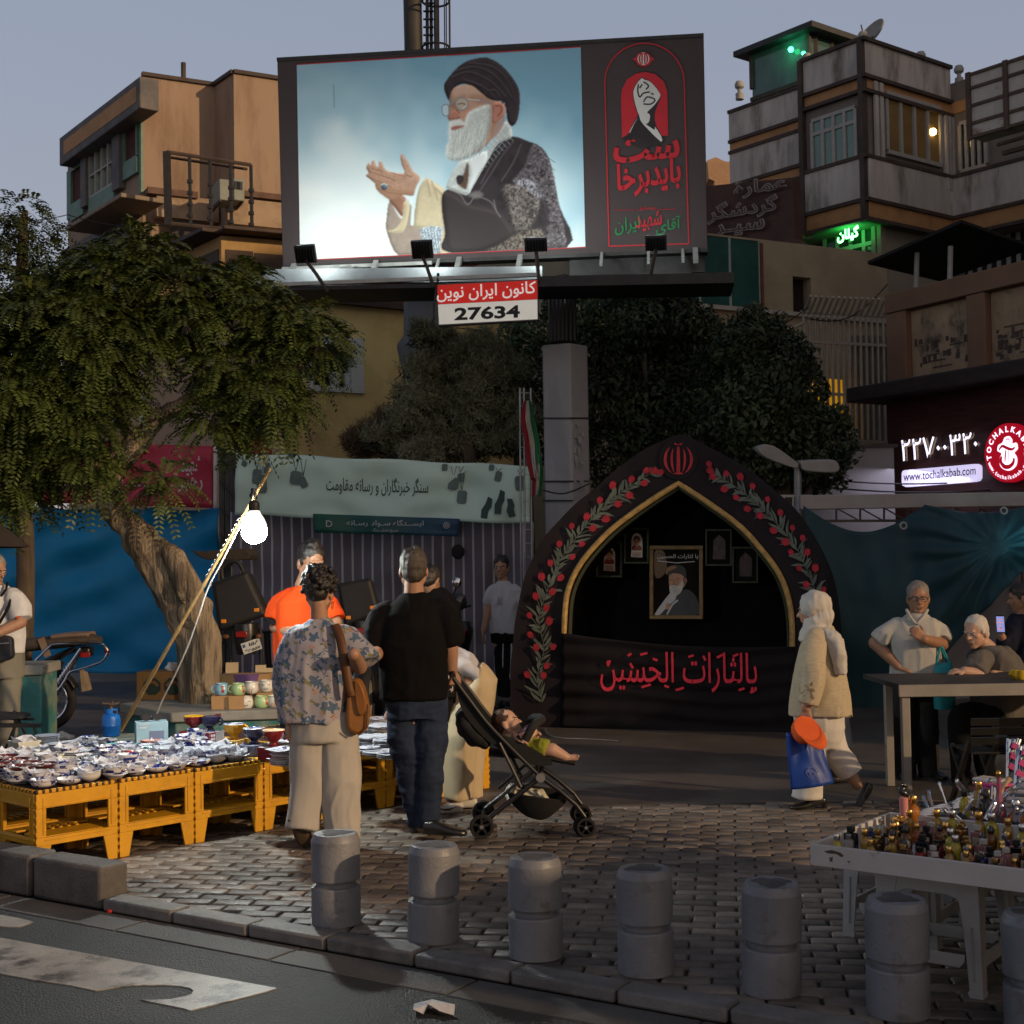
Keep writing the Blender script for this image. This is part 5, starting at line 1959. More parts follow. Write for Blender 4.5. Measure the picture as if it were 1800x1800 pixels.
ws=[w_/2/sc_at(12.45)for x,y,w_,Y in path]
wsp=[q.x for q in SPL([(w_,0,0)for w_ in ws],6)]
m=MB()
m.tube(pts,wsp,26)
tp=m
tp.cone(at(342,1080,12.3),at(360,1066,12.3),.13,.075,14)
tp.cone(at(352,1240,12.45),at(362,1120,12.35),.14,.11,12)
tp.cone(at(362,1120,12.35),at(350,1065,12.3),.11,.10,12)
tp.cone(at(338,1045,12.3),at(308,985,12.28),.10,.09,12)
tp.cone(at(308,985,12.28),at(270,945,12.35),.09,.06,12)
for q,r0 in(([(186,880),(204,822),(233,790),(268,742),(300,722),(345,702),(400,690)],.115),([(184,858),(168,800),(140,740),(110,690),(70,640)],.10),([(190,862),(205,780),(225,700),(240,620),(250,520)],.07),([(345,702),(352,650),(336,590),(340,540)],.05),([(350,600),(372,578),(420,570)],.035),([(150,760),(90,800),(30,830)],.05)):
 pp_=SPL([at(x,y,YT-.02*i)for i,(x,y)in enumerate(q)],5)
 tp.tube(pp_,[r0*(1-.75*i/len(pp_))for i in range(len(pp_))],10)
def bark_disp(co,no):
 st=co*np.array([5.5,5.5,.9])
 d=.020*(1-np.abs(vnoise(st,2.0,1))*2)+.012*vnoise(co*np.array([9,9,2.0]),2,2)+.03*vnoise(co,3.0,3)
 return co+no*d[:,None]
trunk=remesh(tp,'trunk',bark,tr,.022,2,bark_disp)
m=MB()
hol=[(297,1003),(303,1000),(318,1018),(338,1052),(352,1078),(350,1092),(340,1080),(322,1052),(304,1022)]
heart=M('heartwood',(.34,.215,.10),qr=.9,var=.3,sc=6,qb=.7,bsc=20,qx=(4,4,.5),qs=(.08,.05,.03),ssc=4,qm=.8)
hp=Plane(at(320,1045,12.235),(1,0))
m.prism([hp.px(x,y)for x,y in[(300,1000),(306,996),(322,1018),(344,1052),(356,1080),(352,1094),(338,1084),(318,1056),(303,1024)]],(0,.25,0))
m.build('hollow',heart,tr,qv=.02,seg=3)
clumps=[(30,575,95,0),(110,525,85,.3),(190,490,80,0),(262,455,62,.2),(235,430,48,.3),(320,500,66,-.1),(395,525,66,.1),(455,545,58,0),(520,560,52,0),(560,600,48,-.1),(420,495,50,.3),(70,660,110,-.2),(165,610,90,-.4),(235,585,70,-.2),(300,570,50,0),(395,650,70,0),(455,690,66,-.1),(505,715,44,0),(375,735,50,-.2),(440,745,42,.1),(55,770,105,-.1),(140,735,80,-.3),(195,690,52,-.2),(20,850,60,-.2),(88,815,44,.1),(160,815,46,-.35),(282,842,30,-.2),(20,690,80,-.6),(150,560,60,-.5),(60,540,60,-.5),(330,560,45,-.3),(520,640,40,0),(480,590,50,0),(-20,640,100,-.3),(-30,760,110,-.2),(-20,840,60,0)]
cen,dirs=[],[]
s_=sc_at(YT)
for x,y,r,dy in clumps:
 n_=int(125*(r/70)**2)+20
 c=at(x,y,YT+dy)
 p,d=clump_pts(c,r/s_*.84,n_,rng,.62)
 p[:,1]=c.y+(p[:,1]-c.y)*1.1
 cen.append(p)
 dirs.append(unit(d*np.array([1,1,.6])+np.array([0,-.2,.22])+rng.normal(0,.28,p.shape)))
cen,dirs=np.concatenate(cen),np.concatenate(dirs)
V=fronds(cen,dirs,.31,13,.0125,.070,rng)
np_mesh('crown',V,None,leaf,tr)
m=MB()
for x,y,r,dy in clumps:
 c=at(x,y,YT+dy)
 for k in range(4):
  e_=c+V3((random.gauss(0,1),random.gauss(0,.8),random.gauss(0,.7)))*r/s_*.5
  m.tube(SPL([c+V3((random.gauss(0,.05),0,-r/s_*.6)),c,e_],3),[.018,.016,.014,.012,.010,.007,.004],5)
m.build('twigs',barkd,tr)
t2=thing('locust_tree','smaller feathery tree behind at the far left edge, against the sky','tree',at(30,1190,15.5)*1)
t2 .location.z=0
m=MB()
b0=t2 .location
m.tube(SPL([b0,b0+V3((.1,0,1.6)),at(35,640,15.5),at(40,420,15.5),at(45,370,15.5)],5),[.13-.005*i for i in range(21)],10)
m.build('trunk',barkd,t2)
cen,dirs=[],[]
for x,y,r in((35,380,48),(62,405,44),(20,430,60),(75,455,46),(10,480,70),(98,470,26),(-20,400,60),(40,520,70),(90,520,40)):
 c=at(x,y,15.5)
 p,d=clump_pts(c,r/sc_at(15.5),int(70*(r/50)**2),rng)
 cen.append(p)
 dirs.append(unit(d*np.array([1,1,.5])+np.array([0,0,.2])+rng.normal(0,.3,p.shape)))
V=fronds(np.concatenate(cen),np.concatenate(dirs),.24,7,.013,.058,rng)
np_mesh('crown',V,None,M('locust_leaf_far',(.05,.07,.022),qr=.6,var=.35,sc=1,qb=0,qi=.35,transl=.15),t2)
def leaf_cloud(c,r,n,size,rng,flat=1.0,asp=.45):
 d=unit(rng.normal(0,1,(n,3)))
 rr=r*rng.uniform(.55,1.04,(n,1))**.5
 p=np.array(c)[None]+d*rr*np.array([1,1,flat])
 nrm=unit(d+rng.normal(0,.65,(n,3)))
 a=unit(np.cross(nrm,rng.normal(0,1,(n,3))))
 b=np.cross(nrm,a)
 s=size*rng.uniform(.6,1.3,(n,1))
 return np.stack([p-a*s,p+b*s*asp,p+a*s,p-b*s*asp],1).reshape(-1,3)
dleaf=M('dark_leaf',(.032,.046,.020),qr=.5,var=.5,sc=.9,qb=0,qi=.45,spec=.3)
for nm,lab,Y,base,cl in(('round_tree','tall dark round crowned tree right of the billboard column',21.5,1150,[(1080,580,62),(1130,560,58),(1180,575,64),(1225,600,60),(1060,640,60),(1120,650,90),(1200,670,90),(1245,690,70),(1070,710,60),(1140,740,80),(1210,760,80),(1050,560,30),(1100,535,28),(1160,535,26),(1255,640,45),(1050,680,40),(1090,800,70),(1230,830,80)]),('round_tree','dark round crowned tree farther right, in front of the pale bar fence',19.5,1180,[(1305,605,48),(1345,600,46),(1375,640,52),(1290,660,60),(1345,690,80),(1410,690,50),(1425,748,44),(1458,792,34),(1300,740,80),(1380,770,80),(1440,815,50),(1310,820,80),(1400,840,55),(1270,620,35),(1325,572,26),(1475,745,22),(1486,790,16),(1400,640,30)])):
 t_=thing(nm,lab,'tree',V3((at(sum(q[0]for q in cl)/len(cl),800,Y).x,Y,0)),'dark trees behind the arch')
 s_=sc_at(Y)
 Vs=[]
 m=MB()
 for x,y,r in cl:
  c=at(x,y,Y+rng.uniform(-.5,.5))
  Vs.append(leaf_cloud(c,r/s_,int(1500*(r/60)**2),.055,rng))
  for k in range(7):
   a=rng.uniform(0,tu_)
   Vs.append(leaf_cloud(c+V3((cs_(a),rng.uniform(-.6,.3),sn_(a)))*r/s_*1.02,.12,34,.045,rng))
  m.tube([t_.location+V3((0,0,1.6)),(t_.location+V3((0,0,2.4))).lerp(c,.5),c],[.08,.05,.02],6)
 m.tube([t_.location,t_.location+V3((.05,0,1.7))],[.17,.13],12)
 m.build('trunk',barkd,t_)
 np_mesh('crown',np.concatenate(Vs),None,dleaf,t_)
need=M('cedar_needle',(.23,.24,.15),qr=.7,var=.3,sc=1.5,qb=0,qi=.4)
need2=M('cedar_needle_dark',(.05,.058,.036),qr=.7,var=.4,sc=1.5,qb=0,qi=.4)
t_=thing('cedar_tree','grey green cedar with tufted spreading boughs between the ochre house and the column','tree',V3((at(850,1100,20.6).x,20.6,0)))
m=MB()
top=at(790,575,20.6)
m.tube(SPL([t_.location,t_.location+V3((-.1,0,2)),at(820,760,20.6),at(800,650,20.6),top],5),[.16-.006*i for i in range(21)],8)
tuft=[]
cedar_cl=[(770,590,36),(820,610,40),(865,620,36),(745,640,40),(790,650,46),(845,660,52),(895,650,40),(730,690,46),(780,705,54),(840,715,58),(900,705,44),(710,735,40),(760,760,56),(820,770,58),(885,765,50),(700,770,40),(740,800,40),(660,760,22),(925,740,34),(740,578,22),(850,590,20)]
for x,y,r in cedar_cl:
 c=at(x,y,20.6+rng.uniform(-.5,.3))
 m.tube(SPL([at(810,y+25,20.7),c+V3((0,0,.05)),c+V3((rng.uniform(-.4,.4),-.2,rng.uniform(-.05,.15)))],4),[.03-.003*i for i in range(9)],5)
 n_=int(64*(r/50)**2)+8
 d=unit(rng.normal(0,1,(n_,3)))
 tuft.append(np.array(c)[None]+d*(r/sc_at(20.6))*rng.uniform(.3,1,(n_,1))*np.array([1,1,.65]))
m.build('trunk',barkd,t_)
tuft=np.concatenate(tuft)
def needles(tuft,k,ln,w_,rng,up=.35):
 n_=len(tuft)
 out=[]
 for i in range(k):
  d=unit(rng.normal(0,1,(n_,3))+np.array([0,-.1,up]))
  s=unit(np.cross(d,rng.normal(0,1,(n_,3))))*w_
  p=tuft+rng.normal(0,.045,(n_,3))
  e_=p+d*ln*rng.uniform(.6,1.2,(n_,1))
  out.append(np.stack([p-s,p+s,e_+s*.3,e_-s*.3],1))
 return np.concatenate(out).reshape(-1,3)
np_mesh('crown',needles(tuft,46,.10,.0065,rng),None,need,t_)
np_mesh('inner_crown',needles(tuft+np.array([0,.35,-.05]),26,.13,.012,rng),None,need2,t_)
t_=thing('dark_tree','dark leafy tree filling the gap between cedar and billboard column','tree',V3((at(930,1000,22.5).x,22.5,0)))
m=MB()
m.tube([t_.location,t_.location+V3((0,0,3))],[.15,.08],10)
m.build('trunk',barkd,t_)
Vs=[leaf_cloud(at(x,y,22.5),r/sc_at(22.5),int(1300*(r/60)**2),.055,rng)for x,y,r in((920,620,44),(945,680,50),(905,690,40),(950,760,56),(895,590,26),(1010,545,40),(940,590,40),(980,540,30),(1020,590,30))]
np_mesh('crown',np.concatenate(Vs),None,dleaf,t_)
t_=thing('dry_shrub','brownish dry shrub above the teal banner in front of the ochre house','shrub',V3((at(680,1000,21.3).x,21.3,0)))
m=MB()
for x,y in((640,750),(665,735),(690,720),(715,725),(735,745),(625,770)):
 m.tube(SPL([t_.location+V3((0,0,.1)),t_.location+V3((0,0,1.4)),at(x,y,21.3)],4),[.03-.0028*i for i in range(9)],5)
m.build('stems',barkd,t_)
Vs=[]
for x,y,r in((690,745,34),(660,765,32),(720,755,30),(640,785,26),(700,785,40),(740,770,30),(620,775,14)):
 p,d=clump_pts(at(x,y,21.3),r/sc_at(21.3),90,rng)
 Vs.append(needles(p,22,.15,.006,rng,.6))
np_mesh('crown',np.concatenate(Vs),None,M('dry_leaf',(.16,.10,.06),qr=.8,var=.4,sc=1.5,qb=0,qi=.4),t_)
t_=thing('red_parasol','folded dark red parasol peeping over the left end of the teal banner','parasol',V3((at(450,1100,18.8).x,18.8,0)))
m=MB()
m.lathe([(.02,0),(.02,1.9)],t_.location,8)
m.build('pole',steel,t_)
m=MB()
m.lathe([(.17,-.3),(.22,0),(.19,.12),(.10,.22),(.001,.26)],at(450,795,18.8),16)
m.build('canopy',M('dark_red_cloth',(.22,.025,.025),qr=.8),t_)
wm=M('wire_black',(.012,.012,.013),qr=.6,qb=0)
for lab,a,b_,sag in(('thin overhead wire crossing the pale sky at the far left',at(-40,365,28),at(120,377,34),.2),('thin wire running from the beige block to the cream house',at(120,378,34),at(300,395,33),.15),('sagging cable in front of the cream wall left of the bar fence',at(1240,565,23),at(1420,540,24),.35),('cable stretched across the grey boundary wall',at(1380,835,20),at(1730,846,20.2),.08),('second cable stretched lower across the grey boundary wall',at(1370,848,20),at(1800,858,19.6),.1),('loose cable under the neon window of the concrete building',at(1420,560,24),at(1560,500,26),.3)):
 m=MB()
 m.tube([a.lerp(b_,k/12)-V3((0,0,sag*sn_(math.pi*k/12)))for k in range(13)],.012,5)
 tag(m.build('overhead_wire',wm),lab,'wire')
velvet=M('black_velvet',(.010,.0075,.009),qr=.9,var=.25,sc=3,qb=.25,bsc=50,sheen=.0,spec=.2)
velvetf=M('black_panel_cloth',(.016,.012,.015),qr=.85,var=.2,sc=3,qb=.2,bsc=60,spec=.2)
inside=M('black_interior',(.006,.005,.0055),qr=.95,var=.3,qb=.1,spec=.1)
al,ar=at(897,1270,13.9),at(1460,1290,13.0)
AP=Plane(al,ar-al)
ac_=AP.px(1190,1290)
at_=thing('mourning_arch','pointed black cloth arch booth with tulip garlands, gold trim and red Arabic lettering','arch booth',(ac_.x,ac_.y,0))
outL=[(897,1278),(897,1200),(900,1140),(913,1050),(933,987),(960,940),(1007,890),(1047,857),(1113,802),(1178,768),(1195,763)]
outR=[(1212,768),(1282,806),(1340,852),(1384,893),(1423,953),(1449,1010),(1462,1070),(1468,1160),(1470,1300)]
innL=[(992,1113),(997,1047),(1014,1003),(1040,967),(1080,927),(1140,883),(1193,850)]
innR=[(1247,885),(1302,926),(1342,970),(1369,1007),(1385,1047),(1392,1090),(1393,1136)]
def resample(pts,n):
 pts=SPL([(x,y,0)for x,y in pts],6)
 d=[0]
 for a,b in zip(pts,pts[1:]):
  d.append(d[-1]+(b-a).length)
 out=[]
 for k in range(n):
  t=d[-1]*k/(n-1)
  i=max(j for j in range(len(d))if d[j]<=t+1e-9)
  i=min(i,len(pts)-2)
  f=(t-d[i])/max(1e-9,d[i+1]-d[i])
  q=pts[i].lerp(pts[i+1],f)
  out.append((q.x,q.y))
 return out
def sharp(a,b,n):
 return resample(a,n)[:-1]+[a[-1]]+resample([a[-1]]+b,n)[1:]
n_=40
oo=sharp(outL,outR,n_)
ii=sharp([(985,1278),(988,1200)]+innL,innR+[(1396,1220),(1400,1306)],n_)
DEP=1.25
m=MB()
k_=len(oo)
fo=[AP.px(x,y,.012*sn_(i*1.3))for i,(x,y)in enumerate(oo)]
fi=[AP.px(x,y,0)for x,y in ii]
m.add(fo+fi,[(i,i+1,k_+i+1,k_+i)for i in range(k_-1)])
m.build('front_panel',velvetf,at_,smooth=40,fix=True)
m=MB()
bo=[p-AP.n*DEP for p in fo]
m.add(fo+bo,[(i+1,i,k_+i,k_+i+1)for i in range(k_-1)])
m.build('outer_cover',velvet,at_,smooth=60,fix=True)
m=MB()
bi=[p-AP.n*(DEP-.05)for p in fi]
m.add(fi+bi,[(i,i+1,k_+i+1,k_+i)for i in range(k_-1)])
m.prism([AP.px(x,y,-DEP+.03)for x,y in oo],-AP.n*.02)
m.build('interior',inside,at_,smooth=60)
gold=M('gold_braid',(.40,.25,.085),qr=.6,var=.35,sc=18,qb=.8,bsc=70)
gi=sharp(innL,innR,40)
m=MB()
m.tube([AP.px(x,y,.02)for x,y in gi],.028,8)
m.build('gold_trim',gold,at_)
m=MB()
m.tube([AP.px(1193+(x-1193)*.965,850+(y-850)*.99+7,-.04)for x,y in gi],.022,6)
m.build('green_piping',M('green_braid',(.035,.04,.022),qr=.8,qb=.4),at_)
nu,nv=60,40
vs,fs=[],[]
for j in range(nv+1):
 v=j/nv
 for i in range(nu+1):
  u=i/nu
  x=988+(1396-988)*u+(v*6*u)
  yt=1112+24*u+10*sn_(u*math.pi)
  yb=1276+30*u
  y=yt+(yb-yt)*v
  vs.append(AP.px(x,y,.03+.016*sn_(v*34+2*u+2*pn(u*2,v))+.02*pn(u*4,v*9)))
for j in range(nv):
 for i in range(nu):
  a=j*(nu+1)+i
  fs.append((a+nu+1,a+nu+2,a+1,a))
m=MB()
m.add(vs,fs)
m.build('front_skirt',velvet,at_,smooth=180,solid=.008)
redn=M('red_thread_glow',(.50,.022,.045),qr=.7,var=.25,sc=20,qb=.3,emit=(.8,.03,.06),es=.06)  # faint glow put into the thread colour; the letters are no lamp
m=MB()
TPX(m,AP,'یالثارات الحسین',(1058,1214),(1332,1217),70,.065,.004)
for x,y,dx,dy in((1106,1152,6,-4),(1128,1150,12,-3),(1150,1157,8,3),(1212,1154,9,-3),(1238,1152,4,8),(1262,1155,10,-5),(1290,1153,9,-4),(1075,1160,-4,10),(1130,1207,16,-5),(1190,1212,14,-4),(1300,1212,10,-3),(1320,1216,7,-2),(1170,1204,8,3),(1110,1165,5,9)):
 m.bar(AP.px(x,y,.066),AP.px(x+dx,y+dy,.066),.022,.004,up=AP.n)
m.build('lettering',redn,at_,smooth=0)
m=MB()
c=AP.px(1193,807,.015)
r_=(AP.px(1193,807)-AP.px(1228,807)).length
m.prism([c+AP.d*r_*cs_(a)+V3((0,0,r_*sn_(a)*1.02))for a in[k*tu_/40 for k in range(40)]],-AP.n*.01)
m.build('roundel',M('roundel_black',(.012,.009,.011),qr=.9),at_,smooth=0)
redp=M('red_paint',(.42,.028,.04),qr=.7,var=.2,sc=12,qb=.2)
crest(AP,1193,808,27,redp,at_,.022)
gl_,rl_=MB(),MB()
rg=random.Random(5)
def pxv(x,y,off):
 return AP.px(x,y,off)
def leafpx(m,x,y,a,ln,w_,off):
 """curved leaf from x,y at angle a (picture degrees, 0 right, 90 up)"""
 L_,R_=[],[]
 cur=rg.choice((-1,1))*rg.uniform(15,45)
 px_,py_,aa=x,y,a
 n_=6
 for i in range(n_+1):
  w2=w_*sn_(math.pi*min(1,(i+.35)/(n_+.35)))
  s_=rad(aa)
  L_.append((px_-w2*sn_(s_),py_-w2*cs_(s_)))
  R_.append((px_+w2*sn_(s_),py_+w2*cs_(s_)))
  px_+=ln/n_*cs_(s_)
  py_-=ln/n_*sn_(s_)
  aa+=cur/n_
 q=[pxv(*p,off)for p in L_+R_]
 m.add(q,[(n_+1+i,n_+2+i,i+1,i)for i in range(n_)])
def tulip(m,x,y,a,s,off):
 pts=[(-.1,-.5),(-.45,-.15),(-.42,.3),(-.25,.62),(-.12,.42),(0,.75),(.12,.42),(.27,.6),(.42,.28),(.44,-.15),(.1,-.5)]
 ca,sa=cs_(rad(a-90)),sn_(rad(a-90))
 q=[(x+s*(px_*ca-py_*sa),y-s*(px_*sa+py_*ca))for px_,py_ in pts]
 m.poly([pxv(*p,off)for p in q])
def garland(path,taper):
 pts=resample(path,60)
 for i in range(0,59):
  (x0,y0),(x1,y1)=pts[i],pts[i+1]
  a=math.degrees(math.atan2(-(y1-y0),x1-x0))
  gl_.bar(pxv(x0,y0,.02),pxv(x1,y1,.02),.007,.003,up=AP.n)
  k=i/59
  wd=1 if k<.85 else.7
  for sg in(1,-1):
   if rg.random()<.8:
    leafpx(gl_,x0,y0,a+sg*rg.uniform(18,58),rg.uniform(16,34)*wd,rg.uniform(1.6,3.0),.021+rg.uniform(0,.006))
   if(i%4==(0 if sg>0 else 2))and i>1:
    da,ln=sg*rg.uniform(24,48),rg.uniform(18,31)*wd
    x,y=x0+ln*cs_(rad(a+da)),y0-ln*sn_(rad(a+da))
    gl_.bar(pxv(x0,y0,.02),pxv(x,y,.02),.006,.003,up=AP.n)
    tulip(rl_,x,y,a+da*.6,rg.uniform(10,14),.030+.001*(i%4))
 (x0,y0),(x1,y1)=pts[-2],pts[-1]
 tulip(rl_,x1,y1,math.degrees(math.atan2(-(y1-y0),x1-x0)),13,.031)
garland([(955,1233),(945,1190),(957,1140),(948,1090),(962,1040),(985,985),(1010,950),(1045,908),(1090,868),(1150,828)],1)
garland([(1445,1190),(1452,1150),(1440,1095),(1436,1050),(1420,1005),(1398,960),(1358,912),(1310,868),(1250,828)],1)
gl_.build('garland_leaves',M('painted_leaf',(.11,.13,.11),qr=.85,var=.4,sc=9,qb=.1),at_,smooth=0)
rl_.build('garland_tulips',M('painted_tulip',(.34,.02,.035),qr=.8,var=.35,sc=14,qb=.1),at_,smooth=0)
QB=AP.shift(-.85)
framem=M('gilt_frame',(.20,.125,.045),qr=.55,var=.3,sc=14,qb=.3)
framed=M('dark_green_frame',(.05,.055,.032),qr=.6,var=.3,sc=14,qb=.3)
def framed_picture(name,lab,c,fw,mat,group=None):
 t_=thing(name,lab,'picture',QB.px((c[0]+c[2])/2,c[3]),group)
 m=MB()
 x0,y0,x1,y1=c
 for a,b in(((x0,y0+fw/2),(x1,y0+fw/2)),((x0,y1-fw/2),(x1,y1-fw/2)),((x0+fw/2,y0+fw),(x0+fw/2,y1-fw)),((x1-fw/2,y0+fw),(x1-fw/2,y1-fw))):
  m.bar(QB.px(*a,.03),QB.px(*b,.03),fw/sc_at(14.1),.05,up=QB.n)
 m.build('frame',mat,t_,qv=.006)
 m=MB()
 m.prism([QB.px(x,y,.018)for x,y in((x0+1,y0+1),(x1-1,y0+1),(x1-1,y1-1),(x0+1,y1-1))],-QB.n*.03)
 sh=m.build('sheet',M('picture_black',(.010,.008,.007),qr=.9,spec=.1,var=.4,sc=3,qb=0),t_,smooth=0)
 return t_,sh
t_,sh=framed_picture('framed_portrait','large gilt framed portrait of a bearded man in a dark turban, mid arch',(1143,959,1237,1088),7,framem)
OFF[0]=.02
Zf=lambda L_:[(1000+x/4.286,900+y/4.286)for x,y in L_]
kw=dict(parent=sh,pl=QB,step=.0015)
pp(Zf([(650,300),(720,300),(740,420),(700,490),(652,480)]),M('picture_brown',(.12,.06,.018),qr=.5,var=.4,sc=5,qb=0),'backdrop',**kw)
pp(Zf([(760,640),(830,600),(900,585),(960,640),(980,770),(740,772),(650,770)]),M('picture_robe',(.030,.027,.034),qr=.5,var=.4,sc=5,qb=0),'robe',k=3,**kw)
pp(Zf([(765,610),(650,768),(690,770),(720,740),(760,700),(810,650),(800,610)]),M('picture_white',(.50,.48,.48),qr=.5,var=.1,qb=0),'shawl',k=3,**kw)
pp(Zf([(735,690),(760,690),(765,720),(735,735)]),M('picture_skin',(.46,.23,.13),qr=.5,var=.25,sc=12,qb=0),'hand',k=3,**kw)
pp(Zf([(820,660),(780,690),(740,765),(750,768),(790,700),(825,672)]),M('picture_white'),'cuff',k=3,**kw)
pp(Zf([(758,480),(760,560),(775,600),(830,600),(885,540),(888,500),(850,470),(790,462)]),M('picture_skin'),'face',k=4,**kw)
pp(Zf([(865,490),(885,500),(885,540),(865,545)]),M('picture_ear',(.22,.09,.05),qr=.5,qb=0),'ear',k=3,**kw)
pp(Zf([(762,560),(770,620),(800,635),(850,600),(868,530),(850,520),(830,556),(790,548)]),M('picture_beard',(.50,.46,.42),qr=.5,var=.2,sc=20,qb=0),'beard',k=4,**kw)
pp(Zf([(730,450),(740,420),(770,402),(820,398),(870,415),(888,450),(885,500),(850,470),(790,462),(750,478)]),M('picture_turban',(.020,.012,.009),qr=.5,var=.4,sc=8,qb=0),'turban',k=4,**kw)
pp(Zf([(735,440),(750,418),(800,404),(815,420),(760,445),(738,470)]),M('picture_turban_lit',(.24,.10,.035),qr=.5,qb=0),'turban_light',k=3,**kw)
strokes([Zf([(765,512),(790,508)]),Zf([(810,506),(840,504)]),Zf([(780,545),(812,543)]),Zf([(798,515),(792,540)])],M('picture_ear'),'face_lines',1.2,parent=sh,pl=QB)
m=MB()
TPX(m,QB,'يا لثارات الحسین'.replace('ي','ی'),(1156,983),(1228,983),9,.030,.01)
m.bar(QB.px(1157,986,.03),QB.px(1190,989.5,.03),.008,.002,up=QB.n)
m.bar(QB.px(1190,989.5,.03),QB.px(1222,987,.03),.008,.002,up=QB.n)
m.build('lettering',M('picture_white'),sh,smooth=0)
for c,lab,lit_ in(((1049,952,1095,1015),'small framed picture with a pale arched portrait, lowest left in the arch',1),((1098,928,1142,991),'small framed picture with a pale arched portrait, upper left in the arch',1),((1241,930,1288,995),'small dark framed picture, upper right in the arch',0),((1288,961,1334,1025),'small dark framed picture, lowest right in the arch',0)):
 t_,sh=framed_picture('framed_picture',lab,c,3.5,framed,'small framed pictures in the arch')
 OFF[0]=.02
 kw['parent']=sh
 x0,y0,x1,y1=c
 cx=(x0+x1)/2
 if lit_:
  pp([(cx-10,y1-12),(cx-9,y0+20),(cx-6,y0+12),(cx,y0+9),(cx+6,y0+12),(cx+10,y0+20),(cx+10,y1-11)],M('picture_pale',(.55,.46,.40),qr=.5,var=.15,sc=12,qb=0),'portrait_ground',raw=True,**kw)
  pp([(cx-8,y1-24),(cx-7,y1-31),(cx,y1-34),(cx+7,y1-31),(cx+8,y1-24)],M('picture_red',(.20,.03,.02),qr=.5,qb=0),'robe',k=3,**kw)
  pp([(cx-5,y0+22),(cx-4.5,y0+29),(cx,y0+33),(cx+4.5,y0+29),(cx+5,y0+22),(cx,y0+17)],M('picture_skin'),'face',k=3,**kw)
  pp([(cx-6,y0+24),(cx-5,y0+16),(cx,y0+13.5),(cx+5,y0+16),(cx+6,y0+24),(cx,y0+19)],M('picture_hair',(.10,.035,.025),qr=.5,qb=0),'hair',k=3,**kw)
  strokes([[(cx-3,y0+24),(cx-1.4,y0+24)],[(cx+1.4,y0+24),(cx+3,y0+24)],[(cx-1.6,y0+29.5),(cx+1.6,y0+29.5)]],M('picture_hair'),'face_lines',.8,parent=sh,pl=QB)
  m=MB()
  for k in range(3):
   m.bar(QB.px(cx-7,y1-19+2.6*k,.035),QB.px(cx+7,y1-19+2.6*k,.035),.006,.002,up=QB.n)
  m.build('caption',M('picture_red'),sh,smooth=0)
 else:
  pp([(cx-11,y1-12),(cx-10,y0+20),(cx,y0+10),(cx+11,y0+20),(cx+11,y1-12)],M('picture_dim',(.04,.014,.012),qr=.5,var=.7,sc=16,qb=0),'portrait_ground',raw=True,**kw)
m=MB()
m.tube(SPL([G(958,1280,.01),G(965,1291,.008),G(985,1297,.008),G(1030,1299,.008),G(1085,1302,.008)],6),.006,6)
tag(m.build('power_cable',M('pale_cable',(.2,.19,.17),qr=.6)),'thin pale cable trailing on the ground at the left foot of the arch','cable')
skin=M('skin',(.36,.20,.13),qr=.5,var=.1,sc=14,qb=.08,bsc=120,spec=.4,sss=.08)
skin_d=M('skin_tanned',(.27,.14,.085),qr=.5,var=.12,sc=14,qb=.08,bsc=120,spec=.4,sss=.06)
skin_p=M('skin_pale',(.45,.27,.19),qr=.5,var=.08,sc=14,qb=.06,bsc=120,spec=.4,sss=.1)
hairk=M('black_hair',(.012,.009,.008),qr=.45,var=.4,sc=60,qb=.7,bsc=220,qx=(1,1,.25),spec=.5)
hairg=M('grey_hair',(.17,.155,.14),qr=.6,var=.35,sc=60,qb=.7,bsc=220,qx=(1,1,.25))
hairgd=M('greying_hair',(.055,.045,.038),qr=.55,var=.6,sc=90,qb=.8,bsc=240,qx=(1,1,.2))
hairw=M('white_hair',(.50,.47,.43),qr=.6,var=.2,sc=60,qb=.6,bsc=220)
eyew=M('eye_white',(.55,.52,.5),qr=.25,qb=0)
eyek=M('eye_dark',(.012,.008,.006),qr=.15,qb=0)
lipm=M('lip',(.22,.085,.065),qr=.45,qb=0)
def fabric(key,col,**kw):
 a=dict(qr=.85,var=.12,sc=4,qb=.35,bsc=420,sheen=.0,spec=.2)
 a.update(kw)
 return M(key,col,**a)
def vec_yaw(y):
 return V3((sn_(rad(y)),-cs_(rad(y)),0)),V3((cs_(rad(y)),sn_(rad(y)),0))
def head_T(yaw,pitch=0,tilt=0):
 f,s=vec_yaw(yaw)
 f=(f*cs_(rad(pitch))-V3((0,0,1))*sn_(rad(pitch))).normalized()
 sd=f.cross(V3((0,0,1))).normalized()
 u=sd.cross(f)
 T=X3((sd,f,u)).transposed()
 return T@X3 .Rotation(rad(tilt),3,'Y')
